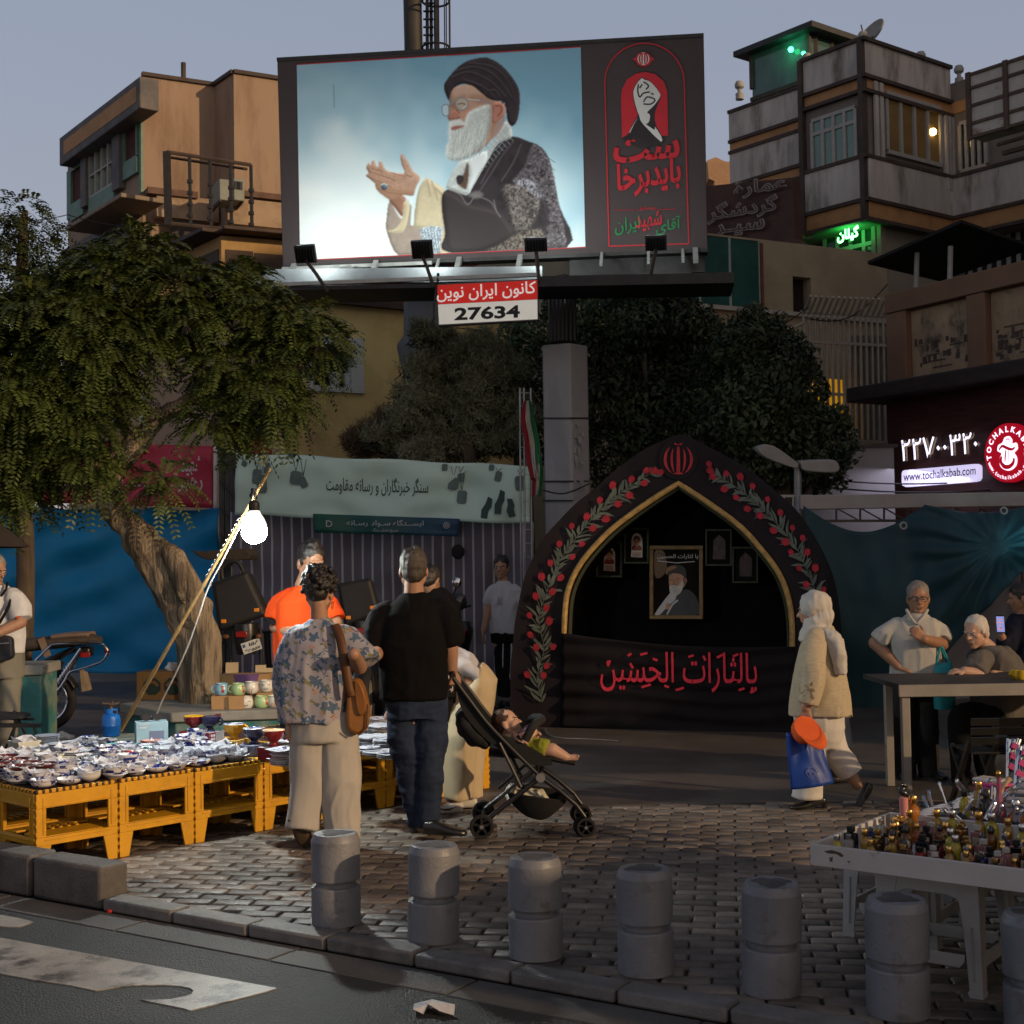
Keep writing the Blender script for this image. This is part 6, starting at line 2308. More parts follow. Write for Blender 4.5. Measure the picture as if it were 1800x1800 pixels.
def HED(m,c,k,T,neck,jaw=1.0,nr=.054):
 P=lambda x,y,z:c+T@V3((x,y,z))*k
 B=lambda p,r:m.ball(P(*p),tuple(q*k for q in r),18,T)
 B((0,-.010,.034),(.075,.096,.087))
 B((0,.020,-.022),(.063,.071,.084))
 for sg in(1,-1):
  m.cone(P(sg*.045,.005,-.050),P(sg*.012,.062,-.090*jaw),.026*k,.018*k,10)
  B((sg*.040,.060,-.012),(.020,.018,.016))
  B((sg*.076,-.006,-.008),(.009,.019,.031))
  B((sg*.010,.096,-.024),(.008,.010,.007))
 m.cone(P(0,.084,.014),P(0,.108,-.022),.008*k,.012*k,10)
 m.cone(P(-.030,.083,.026),P(.030,.083,.026),.0105*k,.0105*k,8)
 m.cone(P(-.017,.086,-.050),P(.017,.086,-.050),.0075*k,.0075*k,8)
 m.cone(P(-.014,.084,-.061),P(.014,.084,-.061),.008*k,.008*k,8)
 m.ball(P(0,.068,-.090*jaw),.019*k,10)
 m.cone(P(0,-.018,-.045),neck,.050*k,nr,14)
def add_face(root,c,k,T,hair,brow=True,hair_brow=None,look=0.0,qc=False):
 P=lambda x,y,z:c+T@V3((x,y,z))*k
 for sg in(1,-1):
  m=MB()
  m.ball(P(sg*.031,.081,.004),(.0135*k,.008*k,(.0035 if qc else.0075)*k),10,T)
  e_=m.build('eye',eyek if qc else eyew,root)
  if not qc:
   m=MB()
   m.ball(P(sg*.031+look*.004,.0875,.004),(.0062*k,.004*k,.0066*k),8,T)
   m.build('iris',eyek,e_)
  m=MB()
  m.cone(P(sg*.015,.093,.021),P(sg*.047,.080,.023),.0045*k,.003*k,6)
  m.build('eyebrow',hair_brow or hair,root)
 m=MB()
 m.cone(P(-.020,.0885,-.0555),P(.020,.0885,-.0555),.003*k,.003*k,6)
 m.build('mouth',lipm,root)
def add_hair(root,c,k,T,mat,style='short',seed=1):
 P=lambda x,y,z:c+T@V3((x,y,z))*k
 m=MB()
 B=lambda p,r:m.ball(P(*p),tuple(q*k for q in r),18,T)
 rg_=random.Random(seed)
 if style in('short','fade','thin'):
  t_={'short':1.0,'fade':.98,'thin':.96}[style]
  B((0,-.014,.052),(.0815*t_,.0945*t_,.084*t_))
  B((0,-.050,-.012),(.070*t_,.056,.066))
  B((0,-.032,.022),(.077*t_,.084*t_,.078*t_))
  if 1:
   for sg in(1,-1):
    B((sg*.068,.012,.018),(.010,.022,.030))
   if style=='short':
    for q in range(40):
     a,z=rg_.uniform(0,tu_),rg_.uniform(.3,1)
     B((.062*cs_(a)*(1.1-z*.5),-.018+.075*sn_(a)*(1.1-z*.45),.065+.062*z),(.016,.016,.014))
  amp,fq,vx=.0035,55,.006
 elif style=='curly':
  B((0,-.020,.045),(.080,.090,.086))
  B((0,-.045,-.015),(.066,.055,.06))
  for q in range(330):
   d=V3((rg_.gauss(0,1),rg_.gauss(0,1),rg_.gauss(0,1)+.2)).normalized()
   if d.y>.55 and d.z<.55:
    continue
   if d.z<-.55:
    continue
   r_=rg_.uniform(.95,1.18)
   B((d.x*.092*r_,-.022+d.y*.098*r_,.045+d.z*.098*r_),(rg_.uniform(.009,.017),)*3)
  amp,fq,vx=.003,70,.006
 elif style=='baby':
  B((0,-.020,.042),(.079,.093,.088))
  B((0,-.05,-.005),(.068,.052,.06))
  amp,fq,vx=.004,60,.006
 off=np.array(root_off(root))
 def dsp(co,no):
  return co+no*(amp*vnoise(co*np.array([1,1,.35]),fq,seed)+amp*.8*vnoise(co,fq*.4,seed+3))[:,None]
 return remesh(m,'hair',mat,root,vx*k,1,dsp)
def HND(m,w,a,n,k=1.0,curl=35,spread=.0,thumb=1,tcurl=30):
 a,n=V3(a).normalized(),V3(n).normalized()
 n=(n-a*n.dot(a)).normalized()
 b=a.cross(n)*thumb
 w=V3(w)
 ls=[.064,.073,.068,.052]
 for i in range(4):
  o_=(1.5-i)
  kn=w+(a*(.088-.006*abs(o_-.5))+b*o_*.021)*k
  m.cone(w+b*o_*.012*k+a*.012*k,kn,.0155*k,.0115*k,8)
  p,ang=kn,12+curl*.25
  for j,f in enumerate((.45,.32,.25)):
   d=(a*cs_(rad(ang))+n*sn_(rad(ang))+b*o_*spread).normalized()
   q=p+d*ls[i]*f*1.15*k
   m.cone(p,q,(.0098-j*.001)*k,(.009-j*.001)*k,8)
   p=q
   ang+=curl*(1.0+.15*j)
 p=w+(a*.028+b*.024)*k
 d=(a*.62+b*.70+n*.25).normalized()
 q=p+d*.042*k
 m.cone(w+a*.015*k+b*.012*k,p,.015*k,.0145*k,8)
 m.cone(p,q,.0135*k,.011*k,8)
 d=(d*cs_(rad(tcurl))+(a*.5+n*.6-b*.3).normalized()*sn_(rad(tcurl))).normalized()
 m.cone(q,q+d*.032*k,.0108*k,.0085*k,8)
def SHO(m,heel,fwd,up=(0,0,1),ln=.27,w=.048,h=.075,heelh=0.0):
 f=V3(fwd).normalized()
 u=V3(up).normalized()
 u=(u-f*u.dot(f)).normalized()
 s_=f.cross(u)
 heel=V3(heel)
 rings=[]
 for t,ww,hh in((0,.55,.75),(.06,.8,.95),(.25,.86,1.0),(.42,.84,.86),(.6,.98,.66),(.78,1.0,.52),(.92,.78,.42),(.99,.4,.32)):
  c=heel+f*ln*t+u*(h*hh/2+heelh*max(0,1-t*1.7))
  rings.append((c,s_*w*ww,u*h*hh/2))
 m.loft(rings,16,.75)
def cloth_disp(amp,fq,st=(1,1,1),seed=0,fine=.0):
 sv=np.array(st)
 def f(co,no):
  d=amp*vnoise(co*sv,fq,seed)+amp*.55*vnoise(co*sv,fq*2.3,seed+1)
  r=1-np.abs(vnoise(co*sv,fq*1.3,seed+5))*2.4
  q=co*sv
  q=np.stack([q[:,0]+.04*vnoise(co,5,seed+7),q[:,1],q[:,2]+.5*(q[:,0]+q[:,1])*vnoise(co,2.2,seed+8)],1)
  r2=1-np.abs(vnoise(q,fq*2.1,seed+6))*3.2
  d=d*.7+amp*.75*np.clip(r,-.6,1)+amp*.5*np.clip(r2,-.4,1)
  return co+no*d[:,None]
 return f
def ring(c,yaw,a,b,lean=None):
 f,s_=vec_yaw(yaw)
 return(c,s_*a,f*b)
class BodyMB(MB):
 def cone(s,p0,p1,r0,r1,n=12,e0=True,e1=True):
  if r1>=.09 and r0>=.075:
   p0,p1=V3(p0),V3(p1)
   p0=p0+(p1-p0).normalized()*r0*1.25
   r0,r1=r0*.8,r1*.85
  return MB.cone(s,p0,p1,r0,r1,n,e0,e1)
class Fig:
 def __init__(s,label,Y,foot_px,skin=skin,group=None,cat='person'):
  s.Y=Y
  b=at(foot_px,1000,Y)
  s.root=thing('person',label,cat,V3((b.x,Y,0)),group)
  s.body=BodyMB()
  s.skin=skin
 def j(s,x,y,dy=0.0):
  return at(x,y,s.Y+dy)
 def done(s,vox=.0075):
  return remesh(s.body,'body',s.skin,s.root,vox,2)
 def limb(s,pts,rs):
  rs=[rs[0]*.72]+list(rs[1:])
  for(a,b),(r0,r1)in zip(zip(pts,pts[1:]),zip(rs,rs[1:])):
   s.body.cone(a,b,r0,r1,14)
 def wear(s,m,name,mat,vox=.010,it=3,disp=None):
  return remesh(m,name,mat,s.root,vox,it,disp)
def SLV(m,pts,rs,n=18):
 rs=[rs[0]*.86]+list(rs[1:])
 m.ball(pts[0],rs[0]*.9,14)
 pts=SPL(pts,4)
 q=[r.x for r in SPL([(r,0,0)for r in rs],4)]
 m.tube(pts,q,n)
orange=fabric('orange_tee',(.50,.046,.004),var=.06)
blackt=fabric('black_tee',(.006,.0055,.006),var=.2,spec=.08)
jeans=fabric('dark_jeans',(.014,.022,.045),var=.3,sc=3,qs=(.035,.055,.10),ssc=3.5,qm=.5,bsc=500)
whitet=fabric('white_tee',(.46,.46,.50),var=.05)
khaki=fabric('khaki_trousers',(.40,.37,.33),var=.06)
creamt=fabric('cream_trousers',(.46,.37,.24),var=.06)
linen=fabric('beige_linen',(.44,.37,.26),var=.12,sc=30,qb=.5,qx=(1,1,3))
scarfw=fabric('white_scarf',(.46,.44,.41),var=.06,qb=.4,bsc=200)
whitetr=fabric('white_trousers',(.55,.52,.49),var=.04)
polo=fabric('grey_polo',(.36,.35,.33),var=.06,bsc=300)
greyshirt=fabric('dark_grey_shirt',(.11,.10,.09),var=.15)
blackp=fabric('black_trousers',(.008,.0075,.008),var=.2,spec=.1)
leather=M('black_leather',(.014,.013,.012),qr=.3,var=.2,qb=.15,bsc=120,spec=.6)
brownl=M('brown_leather',(.30,.12,.025),qr=.4,var=.25,sc=5,qb=.25,bsc=120,spec=.5)
brownd=M('dark_brown_strap',(.10,.038,.012),qr=.5,var=.2,qb=.2)
sole=M('shoe_sole',(.20,.13,.08),qr=.8)
suede=M('taupe_suede',(.085,.055,.035),qr=.9,var=.15,qb=.3)
wshoe=M('white_sneaker',(.55,.53,.50),qr=.5,var=.06)
floral=fabric('floral_blouse',(.32,.305,.34),var=.05)
t,L,b=nodes_of(floral)
src=b.inputs['Base Color'].links[0].from_socket
tcn=N(t,'ShaderNodeTexCoord')
nzn=N(t,'ShaderNodeTexNoise')
nzn.inputs['Scale'].default_value=16
L(tcn.outputs['Object'],nzn.inputs['Vector'])
vm=N(t,'ShaderNodeVectorMath',operation='MULTIPLY_ADD')
L(nzn.outputs['Color'],vm.inputs[0])
vm.inputs[1].default_value=(.05,.05,.05)
L(tcn.outputs['Object'],vm.inputs[2])
for scl,thr,col,off_ in((13,.36,(.075,.125,.20),0),(19,.27,(.11,.135,.19),3.1),(15,.22,(.20,.19,.095),7.7),(9,.10,(.42,.19,.13),11.3)):
 ad_=N(t,'ShaderNodeVectorMath',operation='ADD')
 ad_.inputs[1].default_value=(off_,off_*.7,off_*1.3)
 L(vm.outputs[0],ad_.inputs[0])
 vo=N(t,'ShaderNodeTexVoronoi')
 vo.inputs['Scale'].default_value=scl
 L(ad_.outputs[0],vo.inputs['Vector'])
 sb=N(t,'ShaderNodeVectorMath',operation='SUBTRACT')
 L(ad_.outputs[0],sb.inputs[0])
 L(vo.outputs['Position'],sb.inputs[1])
 sxx=N(t,'ShaderNodeSeparateXYZ')
 L(sb.outputs[0],sxx.inputs[0])
 an=N(t,'ShaderNodeMath',operation='ARCTAN2')
 L(sxx.outputs['Z'],an.inputs[0])
 L(sxx.outputs['X'],an.inputs[1])
 m5=N(t,'ShaderNodeMath',operation='MULTIPLY')
 m5 .inputs[1].default_value=5 if scl<15 else 2
 L(an.outputs[0],m5 .inputs[0])
 sn=N(t,'ShaderNodeMath',operation='SINE')
 L(m5 .outputs[0],sn.inputs[0])
 ma=N(t,'ShaderNodeMath',operation='MULTIPLY_ADD')
 L(sn.outputs[0],ma.inputs[0])
 ma.inputs[1].default_value=.10
 L(vo.outputs['Distance'],ma.inputs[2])
 lt_=N(t,'ShaderNodeMath',operation='LESS_THAN')
 L(ma.outputs[0],lt_.inputs[0])
 lt_.inputs[1].default_value=thr
 mx=N(t,'ShaderNodeMix',data_type='RGBA')
 L(lt_.outputs[0],mx.inputs['Factor'])
 L(src,mx.inputs['A'])
 mx.inputs['B'].default_value=(*col,1)
 src=mx.outputs['Result']
L(src,b.inputs['Base Color'])
f=Fig('woman with curly black hair in a blue floral blouse, seen from behind',8.05,570)
J=f.j
hc,k,T=J(562,1046),.98,head_T(172,14)
HED(f.body,hc,k,T,J(563,1100))
f.limb([J(528,1122),J(508,1180,.03),J(509,1262,-.02)],[.06,.046,.033])
f.limb([J(600,1122),J(632,1172,-.02),J(622,1150,-.30)],[.06,.046,.036])
f.body.cone(J(563,1100),J(563,1250),.09,.12,16)
f.body.cone(J(548,1250),J(540,1440),.07,.045)
f.body.cone(J(590,1250),J(602,1450),.07,.045)
HND(f.body,J(509,1268,-.02),(-.05,-.1,-1),(.8,.5,0),.95,38,thumb=-1)
f.done()
add_hair(f.root,hc+V3((0,0,.02)),k*1.02,T,hairk,'curly',4)
m=MB()
m.loft([ring(J(551,1268),180,.205,.165),ring(J(553,1225),180,.215,.17),ring(J(558,1170),180,.215,.165),ring(J(561,1128),180,.200,.135),ring(J(562,1106),178,.165,.105),ring(J(563,1094),178,.085,.075),ring(J(563,1086),178,.062,.06)],28,.85)
SLV(m,[J(525,1118),J(508,1165,.01),J(503,1215,0),J(510,1262,-.02)],[.085,.085,.075,.058])
SLV(m,[J(600,1116),J(622,1140,-.02),J(640,1166,-.06)],[.085,.092,.095])
f.wear(m,'blouse',floral,.010,2,cloth_disp(.010,7,(1,1,.5),3))
m=MB()
m.loft([ring(J(570,1250),180,.185,.135),ring(J(570,1300),180,.195,.15)],24)
SLV(m,[J(547,1270),J(546,1330),J(543,1375,-.02),J(535,1425,-.05),J(531,1458,-.07)],[.115,.12,.105,.095,.10])
SLV(m,[J(596,1270),J(600,1340,-.02),J(601,1400,-.04),J(602,1470,-.06),J(603,1486,-.06)],[.115,.112,.105,.10,.10])
f.wear(m,'trousers',khaki,.010,2,cloth_disp(.011,5.5,(1,1,.45),9))
m=MB()
SHO(m,J(514,1443,-.15),(.24,.62,-.74),(-.05,.75,.62),.26,.052,.085)
f.wear(m,'shoe',suede,.006,2)
m=MB()
SHO(m,J(597,1487,-.16),(.05,1,0),(0,0,1),.25,.046,.07)
f.wear(m,'shoe',suede,.006,2)
m=MB()
c=hc+T@V3((.082,-.002,-.055))*k
m.tube([c+T@V3((.0,.022*cs_(a),-.01+.022*sn_(a)))for a in[q*tu_/16 for q in range(16)]],.0028,6,qc=True)
m.build('earring',M('gold',(.75,.45,.12),qr=.25,qt=1,qb=0),f.root)
t_=thing('shoulder_bag','tan brown leather shoulder bag hanging at the right side of the floral blouse','bag',J(626,1290,-.05))
m=MB()
pts=SPL([J(588,1098,-.115),J(597,1118,-.16),J(605,1160,-.20),J(612,1205,-.20),J(617,1225,-.19)],6)
wd=V3((.026,0,.006))
vs=[]
for p in pts:
 vs+=[p-wd,p+wd]
m.add(vs,[(2*i,2*i+1,2*i+3,2*i+2)for i in range(len(pts)-1)])
m.build('strap',brownd,t_,solid=.006)
m=MB()
bd=[J(617,1196,-.15),J(634,1200,-.15),J(646,1240,-.15),J(645,1278,-.15),J(632,1292,-.15),J(612,1284,-.15),J(608,1262,-.15),J(610,1215,-.15)]
m.prism(SPL(bd,3,True),(0,.13,0))
m.build('body',brownl,t_,qv=.02,seg=3)
m=MB()
bd=[J(622,1200,-.17),J(634,1203,-.17),J(643,1232,-.17),J(640,1255,-.17),J(628,1252,-.17)]
m.prism(SPL(bd,3,True),(0,.025,0))
m.build('flap',M('brown_leather_dark',(.22,.085,.018),qr=.4,var=.2,qb=.2),t_,qv=.006)
m=MB()
m.tube([J(646,1238,-.16),J(644,1278,-.16),J(632,1291,-.16),J(613,1284,-.16)],.005,6)
m.build('piping',brownd,t_)
f=Fig('stocky man in a black T-shirt and dark jeans seen from behind, holding the pushchair handle',8.3,732)
J=f.j
hc,k,T=J(727,1004),1.06,head_T(186,8)
HED(f.body,hc,k,T,J(728,1050),nr=.066)
f.limb([J(680,1080),J(662,1146,.02),J(660,1152,-.22)],[.075,.052,.038])
f.limb([J(775,1080),J(790,1136,.02),J(793,1176,.08)],[.075,.054,.040])
HND(f.body,J(795,1181,.09),(.35,.35,-.9),(-.6,.5,-.2),1.05,55,thumb=-1)
f.body.cone(J(728,1050),J(728,1215),.11,.13,16)
f.body.cone(J(712,1220),J(738,1450),.09,.05)
f.body.cone(J(752,1220),J(752,1450),.09,.05)
f.done()
add_hair(f.root,hc,k,T,hairgd,'short',6)
m=MB()
m.loft([ring(J(728,1228),182,.205,.150),ring(J(728,1190),182,.205,.155),ring(J(727,1140),182,.205,.150),ring(J(727,1100),182,.215,.135),ring(J(727,1072),182,.185,.110),ring(J(727,1053),182,.105,.085),ring(J(727,1043),182,.074,.072)],28,.85)
SLV(m,[J(682,1074),J(666,1100),J(660,1142,-.01)],[.088,.090,.082])
SLV(m,[J(774,1074),J(786,1098),J(791,1130,.02)],[.088,.092,.082])
f.wear(m,'tee_shirt',blackt,.010,2,cloth_disp(.009,6,(1,1,.6),21))
m=MB()
m.loft([ring(J(732,1212),182,.185,.135),ring(J(732,1262),182,.190,.145)],24)
SLV(m,[J(709,1240),J(712,1300),J(720,1345),J(728,1400),J(737,1452)],[.110,.103,.084,.078,.068])
SLV(m,[J(756,1240),J(757,1300,-.02),J(755,1345,-.03),J(752,1400,-.04),J(750,1458,-.05)],[.110,.103,.086,.082,.074])
f.wear(m,'jeans',jeans,.009,2,cloth_disp(.008,9,(.7,.7,1.4),31))
m=MB()
SHO(m,J(745,1466,-.12),(.90,-.25,0),(0,0,1),.27,.050,.085)
f.wear(m,'shoe',leather,.006,2)
m=MB()
SHO(m,J(722,1466,-.02),(.75,.45,0),(0,0,1),.25,.048,.085)
f.wear(m,'shoe',leather,.006,2)
f=Fig('dark haired vendor in a bright orange T-shirt looking down behind the cups',9.95,535,skin_d)
J=f.j
hc,k,T=J(547,990),1.24,head_T(32,14)
HED(f.body,hc,k,T,J(533,1032),nr=.066)
f.limb([J(505,1052),J(486,1102,-.02),J(524,1118,-.25)],[.075,.052,.040])
f.limb([J(566,1050,-.1),J(590,1095,-.15),J(560,1112,-.32)],[.07,.05,.04])
HND(f.body,J(526,1117,-.26),(.9,-.35,.1),(0,.2,-1),1.0,40)
HND(f.body,J(560,1110,-.33),(-.7,-.5,.1),(0,.2,-1),1.0,40)
f.body.cone(J(533,1035),J(530,1150),.11,.13,16)
f.body.cone(J(515,1170),J(515,1370),.08,.05)
f.body.cone(J(548,1170),J(548,1370),.08,.05)
f.done()
add_face(f.root,hc,k,T,hairk,qc=True)
add_hair(f.root,hc,k,T,hairk,'short',9)
m=MB()
P=lambda x,y,z:hc+T@V3((x,y,z))*k
m.ball(P(0,.036,-.078),tuple(q*k for q in(.055,.050,.036)),16,T)
f.wear(m,'stubble',M('stubble',(.11,.06,.04),qr=.7,var=.2,sc=60,qb=.2,bsc=300),.006,1)
m=MB()
m.loft([ring(J(528,1190),30,.20,.145),ring(J(530,1140),30,.20,.145),ring(J(532,1090),30,.21,.14),ring(J(532,1058),30,.20,.12),ring(J(533,1040),30,.12,.09),ring(J(533,1030),30,.078,.075)],28,.85)
SLV(m,[J(510,1048),J(494,1070,-.01),J(487,1090,-.02)],[.090,.094,.088])
SLV(m,[J(562,1048,-.08),J(582,1075,-.12),J(588,1090,-.14)],[.085,.088,.082])
f.wear(m,'tee_shirt',orange,.010,2,cloth_disp(.010,6,(1,1,.6),41))
m=MB()
c0,c1=J(486.5,1089,-.02),J(485,1096,-.02)
m.tube([c0,c1],[.091,.089],18)
m.build('sleeve_trim',blackp,f.root)
m=MB()
m.loft([ring(J(530,1180),30,.185,.14),ring(J(530,1240),30,.185,.14)],20)
SLV(m,[J(513,1220),J(513,1380)],[.10,.085])
SLV(m,[J(548,1220),J(548,1380)],[.10,.085])
f.wear(m,'trousers',blackp,.012,2)
m=MB()
SHO(m,J(505,1388,.0)*1,(.4,-.9,0),ln=.27)
SHO(m,J(548,1388,.0)*1,(.4,-.9,0),ln=.27)
f.wear(m,'shoes',leather,.008,2)
f=Fig('person in a black top partly hidden behind the man in the black T-shirt',11.3,762,skin_d)
J=f.j
hc,k,T=J(757,1022),1.0,head_T(150,30)
HED(f.body,hc,k,T,J(765,1052))
f.limb([J(745,1066),J(738,1120),J(730,1160)],[.07,.05,.035])
f.limb([J(790,1062),J(797,1115),J(790,1160,-.1)],[.07,.05,.035])
f.body.cone(J(768,1055),J(766,1170),.11,.12)
f.body.cone(J(755,1180),J(755,1340),.08,.05)
f.body.cone(J(778,1180),J(778,1340),.08,.05)
f.done(.01)
add_hair(f.root,hc,k,T,hairk,'short',12)
m=MB()
m.loft([ring(J(767,1180),160,.19,.14),ring(J(768,1110),160,.20,.14),ring(J(770,1064),160,.19,.12),ring(J(768,1044),160,.11,.09),ring(J(766,1034),160,.07,.07)],24,.85)
SLV(m,[J(750,1064),J(741,1098)],[.085,.085])
SLV(m,[J(787,1060),J(795,1098)],[.085,.085])
f.wear(m,'tee_shirt',blackt,.012,2,cloth_disp(.009,6,(1,1,.6),51))
m=MB()
m.loft([ring(J(767,1170),160,.18,.13),ring(J(767,1225),160,.18,.13)],20)
SLV(m,[J(755,1200),J(755,1345)],[.10,.075])
SLV(m,[J(779,1200),J(779,1345)],[.10,.075])
f.wear(m,'trousers',blackp,.012,2)
m=MB()
SHO(m,V3((J(752,1300).x,11.2,0)),(-.1,1,0))
SHO(m,V3((J(780,1300).x,11.2,0)),(.1,1,0))
f.wear(m,'shoes',leather,.01,2)
f=Fig('slim young man in a white T-shirt and black track trousers beside the arch',15.8,886,skin)
J=f.j
hc,k,T=J(881,998),1.12,head_T(-14,4)
HED(f.body,hc,k,T,J(885,1028),nr=.058)
f.limb([J(866,1038),J(857,1078,-.05),J(850,1108,-.10)],[.065,.045,.034])
f.limb([J(906,1038),J(913,1078,.05),J(908,1110,.05)],[.065,.045,.034])
HND(f.body,J(850,1109,-.10),(-.1,-.15,-1),(.8,-.2,0),1.0,25,thumb=1)
f.body.cone(J(885,1030),J(884,1110),.10,.11)
f.body.cone(J(877,1115),J(884,1220),.075,.045)
f.body.cone(J(893,1115),J(892,1220),.075,.045)
f.done(.009)
add_face(f.root,hc,k,T,hairk,look=-.3)
add_hair(f.root,hc,k,T,hairk,'short',15)
m=MB()
m.loft([ring(J(885,1114),-8,.165,.125),ring(J(885,1085),-8,.165,.125),ring(J(885,1055),-8,.18,.12),ring(J(886,1036),-8,.16,.10),ring(J(885,1027),-8,.09,.08),ring(J(885,1022),-8,.066,.066)],24,.85)
SLV(m,[J(868,1036),J(862,1050),J(860,1064)],[.078,.080,.074])
SLV(m,[J(904,1036),J(910,1050),J(911,1064)],[.078,.080,.074])
f.wear(m,'tee_shirt',whitet,.011,2,cloth_disp(.010,6,(1,1,.6),61))
m=MB()
for q in range(24):
 m.ball(J(878+ru(-5,5),1056+ru(-6,6),-.128),(.008,.004,.008),6)
m.build('chest_print',M('pale_grey_print',(.30,.30,.33),qr=.8),f.root)
m=MB()
m.loft([ring(J(885,1105),-8,.15,.115),ring(J(885,1130),-8,.15,.12)],20)
SLV(m,[J(878,1120),J(880,1165),J(884,1222)],[.085,.066,.055])
SLV(m,[J(893,1120),J(893,1165,-.05),J(889,1224,-.05)],[.085,.066,.055])
f.wear(m,'trousers',blackp,.010,2,cloth_disp(.007,7,(1,1,.8),63))
m=MB()
m.tube(SPL([J(899,1118,-.06),J(898,1165,-.10),J(893,1222,-.09)],5),.012,6)
m.tube(SPL([J(885,1120,-.11),J(884,1165,-.08),J(887,1218,-.06)],5),.008,6)
m.build('side_stripe',whitet,f.root)
m=MB()
SHO(m,V3((J(885,1200).x,15.85,0)),(-.35,-.9,0),ln=.27)
f.wear(m,'shoe',leather,.01,2)
m=MB()
SHO(m,V3((J(891,1200).x,15.75,0)),(.1,-1,0),ln=.27)
f.wear(m,'shoe',leather,.01,2)
f=Fig('person in cream trousers and white sneakers bending over beside the pushchair',9.25,812,skin)
J=f.j
hc,k,T=J(742,1185,-.05),.95,head_T(-95,40)
HED(f.body,hc,k,T,J(768,1168))
f.limb([J(770,1168),J(745,1220),J(700,1240)],[.055,.042,.03])
f.limb([J(775,1175,-.1),J(760,1230,-.12),J(730,1255,-.12)],[.055,.042,.03])
f.body.cone(J(770,1165),J(835,1190),.10,.12)
f.body.cone(J(835,1195),J(818,1395),.09,.045)
f.body.cone(J(828,1200,-.05),J(792,1400,-.05),.09,.045)
HND(f.body,J(700,1240),(-.8,-.2,-.4),(.3,0,-1),.85,30)
HND(f.body,J(730,1255,-.12),(-.8,-.2,-.4),(.3,0,-1),.85,30)
f.done()
add_hair(f.root,hc,k,T,hairk,'short',18)
m=MB()
f_,s_=vec_yaw(-90)
upv=V3((.85,0,.52))
for_r=lambda c,a,b:(c,V3((0,1,0))*a,V3((-.35,0,.94))*b)
m.loft([for_r(J(853,1192),.15,.075),for_r(J(838,1178),.175,.125),for_r(J(810,1165),.175,.125),for_r(J(782,1160),.17,.11),for_r(J(765,1163),.10,.075)],24,.9)
SLV(m,[J(776,1168,-.1),J(766,1195,-.11),J(762,1222,-.12)],[.075,.075,.07])
SLV(m,[J(772,1168,.08),J(760,1195,.08)],[.075,.07])
f.wear(m,'blouse',whitet,.010,2,cloth_disp(.009,7,(1,1,1),71))
m=MB()
m.loft([(J(842,1184),V3((0,.15,0)),V3((.02,0,.07))),(J(840,1205),V3((0,.165,0)),V3((.135,0,.04))),(J(833,1245),V3((0,.165,0)),V3((.14,0,.02))),(J(826,1275),V3((0,.15,0)),V3((.13,0,.01)))],24)
SLV(m,[J(832,1240,.06),J(828,1300,.06),J(826,1350,.05),J(826,1400,.05)],[.11,.10,.092,.088])
SLV(m,[J(822,1240,-.08),J(812,1300,-.10),J(806,1350,-.10),J(803,1404,-.10)],[.11,.105,.098,.092])
f.wear(m,'trousers',creamt,.010,2,cloth_disp(.011,5,(1,1,.4),75))
m=MB()
SHO(m,V3((J(815,1400).x,9.13,0)),(-1,-.12,0),ln=.23,h=.08)
sh=f.wear(m,'shoe',wshoe,.006,2)
m=MB()
b0=V3((J(806,1400).x,9.067,.03))
pts=[(0,.025),(-.05,.0),(-.09,.0),(-.15,.03),(-.09,.012),(-.05,.014)]
m.prism([b0+V3((x,x*.12,z))for x,z in pts],(0,-.006,0))
m.build('curved_mark',leather,sh,smooth=0)
m=MB()
SHO(m,V3((J(838,1400).x,9.32,0)),(-1,-.1,0),ln=.23,h=.08)
f.wear(m,'shoe',wshoe,.006,2)
f=Fig('woman in a white headscarf, beige linen jacket and white trousers walking left past the arch',9.15,1430,skin)
J=f.j
hc,k,T=J(1430,1074),1.0,head_T(-112,6)
HED(f.body,hc,k,T,J(1440,1108))
f.limb([J(1432,1125,-.12),J(1430,1185,-.20),J(1416,1243,-.22)],[.065,.048,.034])
f.limb([J(1450,1122,.14),J(1445,1185,.18),J(1430,1240,.15)],[.06,.045,.034])
HND(f.body,J(1416,1244,-.22),(.05,-.05,-1),(.25,.9,0),.95,62,thumb=-1)
f.body.cone(J(1442,1110),J(1440,1245),.10,.13)
f.body.cone(J(1432,1250),J(1420,1400),.08,.045)
f.body.cone(J(1448,1250),J(1470,1325),.085,.065)
f.body.cone(J(1470,1325),J(1506,1378),.06,.038)
f.done()
add_face(f.root,hc,k,T,hairk)
m=MB()
B=lambda p,r:m.ball(hc+T@V3(p)*k,tuple(q*k for q in r),20,T)
B((0,-.020,.036),(.091,.106,.098))
B((0,-.045,-.045),(.080,.085,.085))
m.loft([(hc+T@V3((0,-.030,-.05)),T@V3((.085,0,0)),T@V3((0,.10,0))),(J(1437,1112),V3((.115,.04,0)),V3((-.02,.09,0))),(J(1444,1126),V3((.15,.03,0)),V3((-.03,.15,0)))],22)
SLV(m,[J(1448,1112,-.12),J(1466,1125,-.16),J(1474,1150,-.175),J(1478,1185,-.17)],[.05,.055,.048,.034])
f.wear(m,'headscarf',scarfw,.009,2,cloth_disp(.008,11,(1.3,1.3,.6),81))
m=MB()
yw=-112
m.loft([ring(J(1442,1256),yw,.18,.205),ring(J(1441,1215),yw,.175,.19),ring(J(1441,1170),yw,.17,.16),ring(J(1441,1135),yw,.165,.13),ring(J(1442,1114),yw,.13,.10),ring(J(1442,1100),yw,.08,.08)],28,.9)
SLV(m,[J(1434,1120,-.12),J(1428,1160,-.19),J(1430,1195,-.22),J(1420,1238,-.235)],[.088,.086,.078,.066])
SLV(m,[J(1450,1120,.14),J(1446,1185,.19),J(1432,1235,.16)],[.085,.08,.06])
